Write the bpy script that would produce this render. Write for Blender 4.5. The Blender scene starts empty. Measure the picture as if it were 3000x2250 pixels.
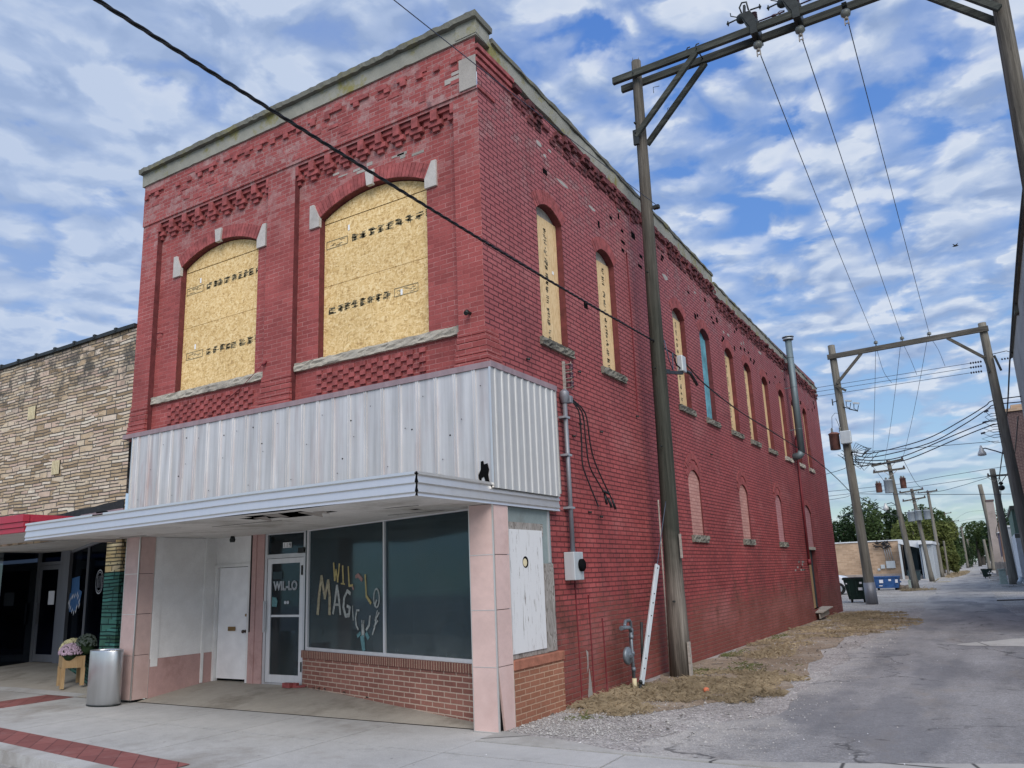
import bpy, bmesh, math, random
from math import sin, cos, pi, radians, sqrt, atan2
from mathutils import Vector, Matrix, noise
random.seed(7)
SC = bpy.context.scene
COL = SC.collection
R = random.random
U = random.uniform

# ------------------------------------------------------------------ camera
cam_data = bpy.data.cameras.new('camera')
cam = bpy.data.objects.new('camera', cam_data)
COL.objects.link(cam)
rt = Vector((0.84981718, 0.52583492, -0.03617188))
up = Vector((0.14408336, -0.16574733, 0.97558588))
fw = Vector((-0.50700173, 0.8342814, 0.21661899))
M = Matrix.Identity(4)
for i in range(3):
    M[i][0] = rt[i]; M[i][1] = up[i]; M[i][2] = -fw[i]
M[0][3], M[1][3], M[2][3] = 5.052, -7.976, 1.70
cam.matrix_world = M
cam_data.sensor_width = 36.0
cam_data.lens = 27.468
cam_data.shift_x = 0.00984
cam_data.shift_y = 0.01895
cam_data.clip_start = 0.05
cam_data.clip_end = 3000
SC.camera = cam

# ------------------------------------------------------------------ world, sun, exposure
W = bpy.data.worlds.new('World')
SC.world = W
W.use_nodes = True
SUN_EL, SUN_AZ = radians(42), radians(140)      # azimuth clockwise from +Y
def build_world():
    nt = W.node_tree; N = nt.nodes; L = nt.links; N.clear()
    def n(t, **k):
        x = N.new(t)
        for a, b in k.items(): setattr(x, a, b)
        return x
    def val(x, i, v): x.inputs[i].default_value = v
    def math_(op, a, b=None, c=None, clamp=False):
        x = n('ShaderNodeMath', operation=op, use_clamp=clamp)
        for i, q in enumerate((a, b, c)):
            if q is None: continue
            if isinstance(q, (int, float)): x.inputs[i].default_value = q
            else: L.new(q, x.inputs[i])
        return x.outputs[0]
    def mix(f, a, b):
        x = n('ShaderNodeMix', data_type='RGBA')
        for s, q in ((0, f), (6, a), (7, b)):
            if isinstance(q, (int, float)): x.inputs[s].default_value = q
            elif isinstance(q, tuple): x.inputs[s].default_value = q + (1,)
            else: L.new(q, x.inputs[s])
        return x.outputs[2]
    def ramp(f, stops, interp='LINEAR'):
        x = n('ShaderNodeValToRGB'); x.color_ramp.interpolation = interp
        e = x.color_ramp.elements
        while len(e) < len(stops): e.new(0.5)
        for i, (p, c) in enumerate(stops):
            e[i].position = p; e[i].color = c + (1,) if len(c) == 3 else c
        L.new(f, x.inputs[0]); return x.outputs[0]
    tc = n('ShaderNodeTexCoord')
    sep = n('ShaderNodeSeparateXYZ'); L.new(tc.outputs['Generated'], sep.inputs[0])
    z = math_('MAXIMUM', sep.outputs[2], 0.0)
    zz = math_('ADD', z, 0.14)
    px = math_('DIVIDE', sep.outputs[0], zz); py = math_('DIVIDE', sep.outputs[1], zz)
    cmb = n('ShaderNodeCombineXYZ'); L.new(px, cmb.inputs[0]); L.new(py, cmb.inputs[1])
    sky = n('ShaderNodeTexSky'); sky.sky_type = 'NISHITA'; sky.sun_disc = False
    sky.sun_elevation = SUN_EL; sky.sun_rotation = SUN_AZ
    blue = ramp(z, [(0.0, (0.50, 0.66, 0.58)), (0.05, (0.50, 0.68, 0.66)), (0.14, (0.36, 0.58, 0.84)), (0.33, (0.15, 0.34, 0.78)), (0.7, (0.075, 0.22, 0.68))])
    skyc = n('ShaderNodeVectorMath', operation='SCALE'); L.new(sky.outputs[0], skyc.inputs[0]); skyc.inputs['Scale'].default_value = 0.10
    base = mix(0.22, blue, skyc.outputs[0])
    k3 = math_('DIVIDE', 1.0, math_('ADD', z, 0.42))
    cl = n('ShaderNodeCombineXYZ'); L.new(math_('MULTIPLY', sep.outputs[0], k3), cl.inputs[0]); L.new(math_('MULTIPLY', sep.outputs[1], k3), cl.inputs[1]); L.new(math_('MULTIPLY', math_('MULTIPLY', z, k3), 3.2), cl.inputs[2])
    def dens(off, sc=8.6):
        mp = n('ShaderNodeMapping'); L.new(cl.outputs[0], mp.inputs[0])
        mp.inputs['Location'].default_value = (3.1, 1.7, off[1])
        mp.inputs['Scale'].default_value = (1, 1, 1)
        a = n('ShaderNodeTexNoise'); val(a, 'Scale', sc); val(a, 'Detail', 5.5); val(a, 'Roughness', 0.52); val(a, 'Distortion', 0.25)
        L.new(mp.outputs[0], a.inputs['Vector'])
        v = n('ShaderNodeTexVoronoi', feature='SMOOTH_F1'); val(v, 'Scale', sc * 1.65); val(v, 'Smoothness', 0.8)
        wob = n('ShaderNodeVectorMath', operation='MULTIPLY_ADD'); L.new(a.outputs['Color'], wob.inputs[0]); wob.inputs[1].default_value = (.25, .25, 0); L.new(mp.outputs[0], wob.inputs[2])
        L.new(wob.outputs[0], v.inputs['Vector'])
        return math_('SUBTRACT', math_('MULTIPLY', a.outputs['Fac'], 0.95), math_('MULTIPLY', v.outputs['Distance'], 0.52))
    d0 = dens((0, 0)); d1 = dens((0, 0.045))
    big = n('ShaderNodeTexNoise'); val(big, 'Scale', 0.8); val(big, 'Detail', 2.0); L.new(cmb.outputs[0], big.inputs['Vector'])
    # broad veil of thin cloud, thicker towards the street side
    cov = math_('MULTIPLY_ADD', big.outputs['Fac'], 0.50, -0.13)
    veil = ramp(math_('MULTIPLY_ADD', sep.outputs[0], -1.0, 0.2), [(0.45, (0, 0, 0)), (0.95, (.10, .10, .10))])
    d = math_('ADD', math_('ADD', d0, cov), veil)
    mask = ramp(d, [(0.15, (0, 0, 0)), (0.29, (.55, .55, .55)), (0.46, (1, 1, 1))], 'EASE')
    lit = math_('MULTIPLY_ADD', math_('SUBTRACT', d0, d1), 3.2, 0.46, clamp=True)
    thick = ramp(d, [(0.25, (1, 1, 1)), (0.60, (0, 0, 0))])
    shade = math_('ADD', math_('MULTIPLY', lit, 0.75), math_('MULTIPLY', thick, 0.20), clamp=True)
    cc = ramp(shade, [(0.08, (0.29, 0.39, 0.60)), (0.42, (0.40, 0.50, 0.70)), (0.74, (0.58, 0.66, 0.80)), (1.0, (0.84, 0.87, 0.91))])
    # low over the horizon the clouds flatten into pale streaks
    fade = ramp(z, [(0.02, (0.25, 0.25, 0.25)), (0.16, (1, 1, 1))])
    m2 = math_('MULTIPLY', math_('MULTIPLY', mask, fade), 0.93)
    lf = ramp(math_('MULTIPLY_ADD', sep.outputs[0], -1.0, 0.1), [(0.40, (0, 0, 0)), (0.95, (.42, .42, .42))])
    cc = mix(lf, cc, (0.42, 0.53, 0.74))
    out = mix(m2, base, cc)
    bg = n('ShaderNodeBackground'); L.new(out, bg.inputs['Color']); bg.inputs['Strength'].default_value = 0.45
    o = n('ShaderNodeOutputWorld'); L.new(bg.outputs[0], o.inputs[0])
build_world()
sd = bpy.data.lights.new('sun', 'SUN'); sd.energy = 1.4; sd.angle = radians(48); sd.color = (1.0, 0.93, 0.84)
sun = bpy.data.objects.new('sun', sd); COL.objects.link(sun)
sdir = Vector((sin(SUN_AZ) * cos(SUN_EL), cos(SUN_AZ) * cos(SUN_EL), sin(SUN_EL)))
sun.rotation_euler = sdir.to_track_quat('Z', 'Y').to_euler()
SC.view_settings.view_transform = 'Standard'; SC.view_settings.look = 'None'
SC.view_settings.exposure = 1.2; SC.view_settings.gamma = 1.0
SC.render.engine = 'CYCLES'

# ------------------------------------------------------------------ material helpers
class NT:
    def __init__(s, name):
        s.m = bpy.data.materials.new(name); s.m.use_nodes = True
        s.t = s.m.node_tree; s.t.nodes.clear()
        s.out = s.n('ShaderNodeOutputMaterial')
        s.pos = s.n('ShaderNodeNewGeometry').outputs['Position']
    def n(s, t, **k):
        x = s.t.nodes.new(t)
        for a, b in k.items(): setattr(x, a, b)
        return x
    def put(s, sock, q):
        if isinstance(q, (int, float)): sock.default_value = q
        elif isinstance(q, (tuple, list)):
            sock.default_value = tuple(q) + (1,) if len(q) == 3 and len(sock.default_value) == 4 else tuple(q)
        else: s.t.links.new(q, sock)
    def math(s, op, a, b=None, c=None, clamp=False):
        x = s.n('ShaderNodeMath', operation=op, use_clamp=clamp)
        for i, q in enumerate((a, b, c)):
            if q is not None: s.put(x.inputs[i], q)
        return x.outputs[0]
    def mix(s, f, a, b, bt='MIX'):
        x = s.n('ShaderNodeMix', data_type='RGBA', blend_type=bt, clamp_factor=True)
        s.put(x.inputs[0], f); s.put(x.inputs[6], a); s.put(x.inputs[7], b)
        return x.outputs[2]
    def map(s, v=None, sc=(1, 1, 1), loc=(0, 0, 0), rot=(0, 0, 0)):
        x = s.n('ShaderNodeMapping'); s.put(x.inputs[0], v if v is not None else s.pos)
        x.inputs['Scale'].default_value = sc; x.inputs['Location'].default_value = loc; x.inputs['Rotation'].default_value = rot
        return x.outputs[0]
    def noise(s, scale=5, detail=3, rough=.5, v=None, dist=0, col=False):
        x = s.n('ShaderNodeTexNoise'); x.inputs['Scale'].default_value = scale; x.inputs['Detail'].default_value = detail
        x.inputs['Roughness'].default_value = rough; x.inputs['Distortion'].default_value = dist
        s.put(x.inputs['Vector'], v if v is not None else s.pos)
        return x.outputs['Color' if col else 'Fac']
    def vor(s, scale=5, v=None, feat='F1', out='Distance', rand=1):
        x = s.n('ShaderNodeTexVoronoi', feature=feat); x.inputs['Scale'].default_value = scale; x.inputs['Randomness'].default_value = rand
        s.put(x.inputs['Vector'], v if v is not None else s.pos); return x.outputs[out]
    def ramp(s, f, stops, interp='LINEAR'):
        x = s.n('ShaderNodeValToRGB'); x.color_ramp.interpolation = interp
        e = x.color_ramp.elements
        while len(e) < len(stops): e.new(0.5)
        for i, (p, c) in enumerate(stops):
            if isinstance(c, (int, float)): c = (c, c, c)
            e[i].position = p; e[i].color = tuple(c) + (1,)
        s.put(x.inputs[0], f); return x.outputs[0]
    def sep(s, v=None):
        x = s.n('ShaderNodeSeparateXYZ'); s.put(x.inputs[0], v if v is not None else s.pos); return x.outputs
    def comb(s, x_, y_, z_=0.0):
        x = s.n('ShaderNodeCombineXYZ'); s.put(x.inputs[0], x_); s.put(x.inputs[1], y_); s.put(x.inputs[2], z_); return x.outputs[0]
    def bump(s, h, st=.3, d=.01, n=None):
        x = s.n('ShaderNodeBump'); x.inputs['Strength'].default_value = st; x.inputs['Distance'].default_value = d
        s.put(x.inputs['Height'], h)
        if n is not None: s.put(x.inputs['Normal'], n)
        return x.outputs[0]
    def bsdf(s, col, rough=.8, metal=0, normal=None, spec=.4, out=True):
        x = s.n('ShaderNodeBsdfPrincipled'); s.put(x.inputs['Base Color'], col); s.put(x.inputs['Roughness'], rough)
        s.put(x.inputs['Metallic'], metal); x.inputs['Specular IOR Level'].default_value = spec
        if normal is not None: s.put(x.inputs['Normal'], normal)
        if out: s.t.links.new(x.outputs[0], s.out.inputs[0])
        return x.outputs[0]

def simple(name, c, rough=.75, metal=0, var=.18, scale=9, bump=.15, spec=.35):
    s = NT(name)
    f = s.noise(scale, 5, .6)
    a = tuple(q * (1 - var) for q in c); b = tuple(min(1, q * (1 + var)) for q in c)
    col = s.mix(s.ramp(f, [(.3, 0), (.7, 1)]), a, b)
    s.bsdf(col, rough, metal, s.bump(s.noise(scale * 4, 4), bump, .01), spec)
    return s.m

def wall_uv(s, ang=None):
    p = s.sep()
    if ang is None: u = s.math('ADD', p[0], p[1])
    else: u = s.math('ADD', s.math('MULTIPLY', p[0], cos(ang)), s.math('MULTIPLY', p[1], sin(ang)))
    return u, p[2]

def brick(name, c1, c2, mort, bw=.215, rh=.0675, ms=.007, bump=.6, ang=None, front=False, weather=0, side=False, rough=.75, mdist=.012):
    s = NT(name)
    u, z = wall_uv(s, ang)
    v = s.comb(u, z)
    wob = s.noise(1.3, 3, .6)
    v2 = s.n('ShaderNodeVectorMath', operation='ADD'); s.put(v2.inputs[0], v)
    jn = s.noise(11, 2, .5, col=True)
    js = s.n('ShaderNodeVectorMath', operation='SCALE'); s.put(js.inputs[0], jn); js.inputs['Scale'].default_value = .008
    s.put(v2.inputs[1], js.outputs[0])
    b = s.n('ShaderNodeTexBrick'); s.put(b.inputs['Vector'], v2.outputs[0])
    b.inputs['Scale'].default_value = 1; b.inputs['Mortar Size'].default_value = ms; b.inputs['Mortar Smooth'].default_value = .35
    b.inputs['Brick Width'].default_value = bw; b.inputs['Row Height'].default_value = rh; b.inputs['Bias'].default_value = 0
    b.inputs['Color1'].default_value = c1 + (1,); b.inputs['Color2'].default_value = c2 + (1,); b.inputs['Mortar'].default_value = mort + (1,)
    col = b.outputs['Color']; fac = b.outputs['Fac']
    # broken mortar lines: joints come and go
    jm = s.ramp(s.noise(3.1, 4, .65), [(.36, 0), (.62, 1)])
    avg = tuple((p + q) / 2 for p, q in zip(c1, c2)); jm = s.ramp(s.noise(2.2, 5, .75), [(.40, 0), (.64, 1)])
    if side or front:
        paint = s.mix(b.outputs['Fac'], col, avg)
        if front: col = s.mix(s.math('MULTIPLY', fac, s.math('MULTIPLY_ADD', jm, .72, .12)), paint, mort)
        else: col = s.mix(s.math('MULTIPLY', fac, s.math('MULTIPLY_ADD', jm, .35, .6)), paint, mort)
    # large soft tone changes of the old paint
    big = s.ramp(s.noise(.6, 5, .65), [(.3, .76), (.7, 1.2)])
    mul = s.n('ShaderNodeVectorMath', operation='MULTIPLY'); s.put(mul.inputs[0], col); s.put(mul.inputs[1], big)
    col = mul.outputs[0]
    fine = s.ramp(s.noise(38, 3, .6), [(.3, .88), (.75, 1.1)])
    mul2 = s.n('ShaderNodeVectorMath', operation='MULTIPLY'); s.put(mul2.inputs[0], col); s.put(mul2.inputs[1], fine)
    col = mul2.outputs[0]
    bh = s.math('SUBTRACT', 1.0, fac)
    if side:
        p = s.sep()
        # chalky fading higher up, fresher deep red below ~2.5 m
        up_ = s.math('MULTIPLY_ADD', s.noise(.8, 4, .6), 2.0, p[2])
        f1 = s.ramp(s.math('DIVIDE', up_, 10.0), [(.33, 0), (.62, .45), (.95, .85)])
        col = s.mix(f1, col, s.mix(fac, (.36, .125, .135), (.12, .032, .042)))
        # exposed brown wash on the base course
        dn = s.math('MULTIPLY_ADD', s.noise(1.1, 5, .6), -1.6, p[2])
        f2 = s.math('MULTIPLY', s.ramp(dn, [(.0, 1), (.55, 0)]), .65)
        col = s.mix(f2, col, s.mix(fac, (.15, .05, .035), (.28, .15, .12)))
        run = s.ramp(s.noise(1, 5, .65, v=s.map(sc=(1, 3.2, .28))), [(.50, 0), (.72, .5)])
        col = s.mix(run, col, s.mix(fac, (.17, .05, .055), (.06, .02, .022)))
        pl_ = s.ramp(s.noise(1, 5, .7, v=s.map(sc=(1, .5, .9), loc=(8, 2, 1))), [(.52, 0), (.70, .45)])
        col = s.mix(pl_, col, s.mix(fac, (.46, .19, .18), (.2, .07, .07)))
        st = s.ramp(s.noise(1.9, 6, .7, v=s.map(sc=(1, 1, .7))), [(.53, 0), (.64, 1)])
        low = s.ramp(s.math('DIVIDE', p[2], 3.0), [(.12, 0), (.28, 1), (.48, 1), (.72, 0)])
        col = s.mix(s.math('MULTIPLY', s.math('MULTIPLY', st, low), .72), col, s.mix(fac, (.13, .048, .036), (.07, .03, .025)))
        # purple dirt run beside the pole
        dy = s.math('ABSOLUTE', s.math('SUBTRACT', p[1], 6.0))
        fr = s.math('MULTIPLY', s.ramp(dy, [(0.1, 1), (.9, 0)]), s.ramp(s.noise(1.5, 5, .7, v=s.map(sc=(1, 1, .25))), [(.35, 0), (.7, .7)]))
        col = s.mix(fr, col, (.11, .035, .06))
    if weather:
        p = s.sep()
        zone = s.ramp(s.math('DIVIDE', p[2], 10.0), [(.68, 0), (.80, 1)])
        g = s.ramp(s.math('MULTIPLY_ADD', s.sep(b.outputs['Color'])[0], 1.2, s.noise(2.2, 6, .78)), [(.86 if front else .92, 0), (.93 if front else 1.0, 1)])
        pale = s.ramp(s.noise(9, 4, .7), [(.3, .0), (.7, 1)])
        gcol = s.mix(pale, (.24, .10, .105), (.40, .30, .29))
        col = s.mix(s.math('MULTIPLY', s.math('MULTIPLY', zone, g), weather), col, gcol)
        dk = s.ramp(s.noise(3.3, 6, .75, v=s.map(loc=(5, 3, 1))), [(.60, 0), (.66, 1)])
        col = s.mix(s.math('MULTIPLY', s.math('MULTIPLY', zone, dk), .6), col, (.10, .05, .06))
        bh = s.math('SUBTRACT', bh, s.math('MULTIPLY', s.math('MULTIPLY', zone, g), s.math('MULTIPLY', pale, .9)))
    # small chips
    chip = s.ramp(s.noise(26, 3, .7), [(.72, 0), (.76, 1)])
    col = s.mix(s.math('MULTIPLY', chip, .45), col, (.42, .26, .25) if (side or front) else (.30, .18, .13))
    h = s.math('MULTIPLY_ADD', s.noise(60, 4), .22, bh)
    s.bsdf(col, rough, 0, s.bump(h, bump, mdist), .3)
    return s.m

def mat_osb(name='osb_board', tint=(1, 1, 1), grain=False):
    s = NT(name)
    u, z = wall_uv(s); v = s.comb(u, z)
    if grain:
        vv = s.map(v, sc=(26, 5, 1))
        a = s.noise(1, 5, .65, v=vv, dist=1.6)
        col = s.ramp(a, [(.25, (.48, .32, .16)), (.5, (.70, .51, .28)), (.75, (.82, .64, .40))])
    else:
        wob = s.noise(5, 2, .5, v=v, col=True)
        w2 = s.n('ShaderNodeVectorMath', operation='MULTIPLY_ADD'); s.put(w2.inputs[0], wob); w2.inputs[1].default_value = (.16, .16, 0); s.put(w2.inputs[2], v)
        a = s.vor(1, v=s.map(w2.outputs[0], sc=(20, 56, 1), rot=(0, 0, .3)), out='Color')
        b = s.vor(1, v=s.map(w2.outputs[0], sc=(58, 21, 1), rot=(0, 0, .5), loc=(3, 7, 0)), out='Color')
        sa = s.sep(a)[0]; sb = s.sep(b)[1]
        f = s.math('MULTIPLY_ADD', sa, .55, s.math('MULTIPLY', sb, .45))
        col = s.ramp(f, [(.1, (.46, .30, .13)), (.35, (.66, .46, .20)), (.6, (.75, .545, .27)), (.9, (.85, .67, .38))])
    g = s.ramp(s.noise(1.2, 3), [(.3, .93), (.7, 1.05)])
    m = s.n('ShaderNodeVectorMath', operation='MULTIPLY'); s.put(m.inputs[0], col); s.put(m.inputs[1], g)
    m2 = s.n('ShaderNodeVectorMath', operation='MULTIPLY'); s.put(m2.inputs[0], m.outputs[0]); m2.inputs[1].default_value = tint
    s.bsdf(m2.outputs[0], .7, 0, s.bump(s.noise(70, 3), .2, .004), .25)
    return s.m

def mat_wood(name, cols, sc=(14, 14, .9), green=None, rough=.85, bump=.6):
    s = NT(name)
    a = s.noise(1, 6, .7, v=s.map(sc=sc), dist=.4)
    col = s.ramp(a, [(.28, cols[0]), (.5, cols[1]), (.72, cols[2])])
    if green:
        p = s.sep()
        zz = s.math('MULTIPLY_ADD', s.noise(1.1, 4, .6), 2.4, p[2])
        f = s.ramp(s.math('DIVIDE', zz, 12), [(.20, 0), (.30, .85), (.62, .8), (.80, .25)])
        gg = s.mix(s.ramp(a, [(.3, 0), (.75, 1)]), green, tuple(q * 2.3 for q in green))
        col = s.mix(f, col, gg)
        ck = s.ramp(s.noise(1, 3, .6, v=s.map(sc=(34, 34, 1.4), loc=(2, 1, 0))), [(.64, 0), (.70, 1)])
        col = s.mix(s.math('MULTIPLY', ck, .75), col, (.02, .018, .015))
    s.bsdf(col, rough, 0, s.bump(a, bump, .02), .25)
    return s.m

def mat_concrete(name, c, moss=0, spots=0, scale=1.0, crack=0, stain=(.12, .10, .08), st=.5, bump=.35, rough=.88, speck=.12):
    s = NT(name)
    a = s.noise(.9 * scale, 6, .65); b = s.noise(7 * scale, 5, .65)
    col = s.ramp(a, [(.25, tuple(q * .80 for q in c)), (.5, c), (.75, tuple(min(1, q * 1.14) for q in c))])
    col = s.mix(s.ramp(b, [(.3, .0), (.8, .35)]), col, tuple(q * .6 for q in c))
    stn = s.ramp(s.noise(.55 * scale, 5, .7, v=s.map(loc=(9, 4, 2))), [(.52, 0), (.66, 1)])
    col = s.mix(s.math('MULTIPLY', stn, st), col, stain)
    if moss:
        mf = s.ramp(s.noise(1.6, 6, .7, v=s.map(loc=(1, 8, 3))), [(.54, 0), (.64, 1)])
        col = s.mix(s.math('MULTIPLY', mf, moss), col, (.22, .20, .06))
    sp = s.ramp(s.noise(120 * scale, 2, .5), [(.35, 1 - speck), (.7, 1 + speck)])
    m = s.n('ShaderNodeVectorMath', operation='MULTIPLY'); s.put(m.inputs[0], col); s.put(m.inputs[1], sp)
    col = m.outputs[0]
    if spots:
        gs = s.ramp(s.vor(2.6, v=s.map(sc=(1, 1, .01), loc=(1, 2, 0))), [(.035, 1), (.05, 0)])
        g2 = s.ramp(s.noise(2.2, 6, .8, v=s.map(loc=(6, 6, 0))), [(.56, 0), (.68, .6)])
        col = s.mix(s.math('MULTIPLY', gs, spots), col, (.10, .10, .10)); col = s.mix(g2, col, tuple(q * .62 for q in c))
    h = s.math('MULTIPLY_ADD', s.noise(90 * scale, 3), .4, b)
    if crack:
        cv = s.vor(.55, v=s.map(loc=(2, 3, 0), sc=(1, 1, .01)), feat='DISTANCE_TO_EDGE')
        ck = s.ramp(cv, [(.004, 1), (.012, 0)])
        col = s.mix(s.math('MULTIPLY', ck, crack), col, (.04, .04, .04))
    s.bsdf(col, rough, 0, s.bump(h, bump, .01), .3)
    return s.m

def mat_ground(name, ca, cb, cc, sc=1.0, bump=.8, peb=1.0):
    """gravel and dirt: pebbles of several tones over drifting soil colour"""
    s = NT(name)
    a = s.noise(.5 * sc, 6, .65); b = s.noise(2.6 * sc, 6, .7, v=s.map(loc=(3, 9, 0)))
    col = s.ramp(a, [(.30, ca), (.5, cb), (.70, cc)])
    col = s.mix(s.ramp(b, [(.45, 0), (.7, .6)]), col, tuple(q * .55 for q in cb))
    pc = s.sep(s.vor(34 * sc, out='Color'))[0]
    tone = s.ramp(pc, [(.0, .62), (.5, 1.0), (.86, 1.12), (1.0, 1.75)])
    m = s.n('ShaderNodeVectorMath', operation='MULTIPLY'); s.put(m.inputs[0], col)
    tm = s.mix(peb, (1, 1, 1), tone); s.put(m.inputs[1], tm)
    h = s.math('MULTIPLY_ADD', s.vor(34 * sc), -.8, s.noise(9 * sc, 5, .6))
    s.bsdf(m.outputs[0], .93, 0, s.bump(h, bump, .02), .2)
    return s.m

def mat_asphalt(name, c, tracks=True):
    s = NT(name)
    p = s.sep()
    v = s.map(sc=(1.0, .22, 1))
    a = s.noise(.9, 6, .65, v=v); b = s.noise(5, 6, .7)
    col = s.ramp(a, [(.27, tuple(q * .62 for q in c)), (.46, c), (.72, tuple(q * 1.5 for q in c))])
    col = s.mix(s.ramp(b, [(.5, 0), (.72, .55)]), col, (.31, .305, .31))
    pc = s.sep(s.vor(75, out='Color'))[0]
    tone = s.ramp(pc, [(.0, .78), (.6, 1.0), (.9, 1.12), (1.0, 1.35)])
    m = s.n('ShaderNodeVectorMath', operation='MULTIPLY'); s.put(m.inputs[0], col); s.put(m.inputs[1], tone)
    col = m.outputs[0]
    dirt = s.ramp(s.noise(1.7, 5, .7, v=s.map(loc=(4, 4, 4), sc=(1, .5, 1))), [(.54, 0), (.70, .55)])
    col = s.mix(dirt, col, (.25, .225, .20))
    far = s.ramp(s.math('DIVIDE', s.math('MULTIPLY_ADD', s.noise(.4, 4), 8, p[1]), 60), [(.30, 0), (.50, .85)])
    col = s.mix(far, col, s.mix(s.ramp(s.noise(.7, 6, .75, v=s.map(sc=(1, .35, 1), loc=(2, 2, 2))), [(.35, 0), (.65, 1)]), (.25, .245, .24), (.46, .445, .42)))
    ex = s.math('ADD', p[0], s.math('MULTIPLY_ADD', s.noise(1.6, 6, .75), 2.6, -1.3))
    dust = s.ramp(s.math('DIVIDE', ex, 8.0), [(.24, .95), (.38, 0)])
    col = s.mix(dust, col, s.mix(pc, (.30, .285, .27), (.50, .485, .46)))
    pt = s.ramp(s.noise(.8, 4, .6, v=s.map(loc=(3, 6, 0), sc=(1, .4, 1))), [(.50, 0), (.60, 1)])
    col = s.mix(s.math('MULTIPLY', pt, .5), col, (.13, .135, .15))
    dk = s.ramp(s.noise(3.4, 5, .7, v=s.map(loc=(7, 1, 0), sc=(.8, 1.6, 1))), [(.60, 0), (.67, 1)])
    col = s.mix(s.math('MULTIPLY', dk, .55), col, (.045, .045, .05))
    wv = s.n('ShaderNodeVectorMath', operation='MULTIPLY_ADD'); s.put(wv.inputs[0], s.noise(1.5, 4, .6, col=True)); wv.inputs[1].default_value = (1.2, 1.2, 0); s.put(wv.inputs[2], s.pos)
    cr = s.math('MULTIPLY', s.ramp(s.vor(.42, v=s.map(wv.outputs[0], sc=(1, .7, .01)), feat='DISTANCE_TO_EDGE'), [(.003, 1), (.009, 0)]), s.ramp(s.noise(.5, 3, .5), [(.46, 0), (.56, .8)]))
    col = s.mix(cr, col, (.05, .05, .052))
    h = s.math('MULTIPLY_ADD', s.vor(75), -.7, s.noise(12, 4))
    s.bsdf(col, .9, 0, s.bump(h, .6, .012), .25)
    return s.m

def mat_leaf(name, c, var=.5):
    s = NT(name)
    a = s.noise(.55, 4, .6); b = s.noise(8, 2)
    f = s.math('MULTIPLY_ADD', a, .7, s.math('MULTIPLY', b, .3))
    col = s.ramp(f, [(.33, tuple(q * (1 - var) for q in c)), (.5, c), (.68, tuple(q * (1 + var) for q in c))])
    x = s.bsdf(col, .75, 0, None, .2, out=False)
    t = s.n('ShaderNodeBsdfTranslucent'); s.put(t.inputs[0], s.mix(.5, col, (c[0] * 1.5, c[1] * 1.5, c[2] * .8)))
    mx = s.n('ShaderNodeMixShader'); mx.inputs[0].default_value = .25
    s.t.links.new(x, mx.inputs[1]); s.t.links.new(t.outputs[0], mx.inputs[2]); s.t.links.new(mx.outputs[0], s.out.inputs[0])
    return s.m

def mat_stone_veneer(name, tint=(1, 1, 1), stain=True):
    """thin ledge stones of mixed length and height with dark open joints"""
    s = NT(name)
    u, z = wall_uv(s)
    w = s.noise(2.1, 2, .5, v=s.comb(u, z), col=True)
    ws = s.n('ShaderNodeVectorMath', operation='SCALE'); s.put(ws.inputs[0], w); ws.inputs['Scale'].default_value = .05
    vv = s.n('ShaderNodeVectorMath', operation='ADD'); s.put(vv.inputs[0], s.comb(u, z)); s.put(vv.inputs[1], ws.outputs[0])
    def layer(bw, rh, off, ms):
        b = s.n('ShaderNodeTexBrick'); b.offset = off; b.offset_frequency = 3; b.squash = .6; b.squash_frequency = 2
        s.put(b.inputs['Vector'], vv.outputs[0])
        b.inputs['Scale'].default_value = 1; b.inputs['Mortar Size'].default_value = ms; b.inputs['Mortar Smooth'].default_value = .2
        b.inputs['Brick Width'].default_value = bw; b.inputs['Row Height'].default_value = rh
        b.inputs['Color1'].default_value = (0, 0, 0, 1); b.inputs['Color2'].default_value = (1, 1, 1, 1); b.inputs['Mortar'].default_value = (.5, .5, .5, 1)
        return b
    A = layer(.52, .060, .37, .0105); B = layer(.42, .120, .43, .0115)
    sel = s.ramp(s.noise(1.0, 1, .5, v=s.map(s.comb(u, z), sc=(1.2, 5.5, 1), loc=(3, 3, 0))), [(.57, 0), (.575, 1)], 'CONSTANT')
    rnd = s.mix(sel, A.outputs['Color'], B.outputs['Color'])
    fac = s.mix(sel, A.outputs['Fac'], B.outputs['Fac'])
    rs = s.sep(rnd)[0]
    col = s.ramp(rs, [(.0, (.28, .205, .13)), (.25, (.52, .40, .27)), (.5, (.60, .51, .39)), (.75, (.53, .39, .31)), (1, (.70, .63, .52))])
    tn = s.ramp(s.noise(7, 4, .6), [(.3, .8), (.7, 1.12)])
    m = s.n('ShaderNodeVectorMath', operation='MULTIPLY'); s.put(m.inputs[0], col); s.put(m.inputs[1], tn)
    m2 = s.n('ShaderNodeVectorMath', operation='MULTIPLY'); s.put(m2.inputs[0], m.outputs[0]); m2.inputs[1].default_value = tint
    col = m2.outputs[0]
    if stain:
        p = s.sep()
        zn = s.math('ABSOLUTE', s.math('SUBTRACT', p[2], 5.85))
        f = s.math('MULTIPLY', s.ramp(zn, [(.2, 1), (.75, 0)]), s.ramp(s.noise(2.2, 6, .75), [(.46, 0), (.58, 1)]))
        col = s.mix(s.math('MULTIPLY', f, .85), col, (.055, .055, .05))
    col = s.mix(s.math('MULTIPLY', s.sep(fac)[0], .97), col, tuple(q * .07 for q in tint))
    h = s.math('MULTIPLY_ADD', s.noise(22, 4), .25, s.math('SUBTRACT', s.math('MULTIPLY_ADD', rs, .5, 1.0), s.math('MULTIPLY', s.sep(fac)[0], 1.3)))
    s.bsdf(col, .85, 0, s.bump(h, .8, .025), .25)
    return s.m

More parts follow.
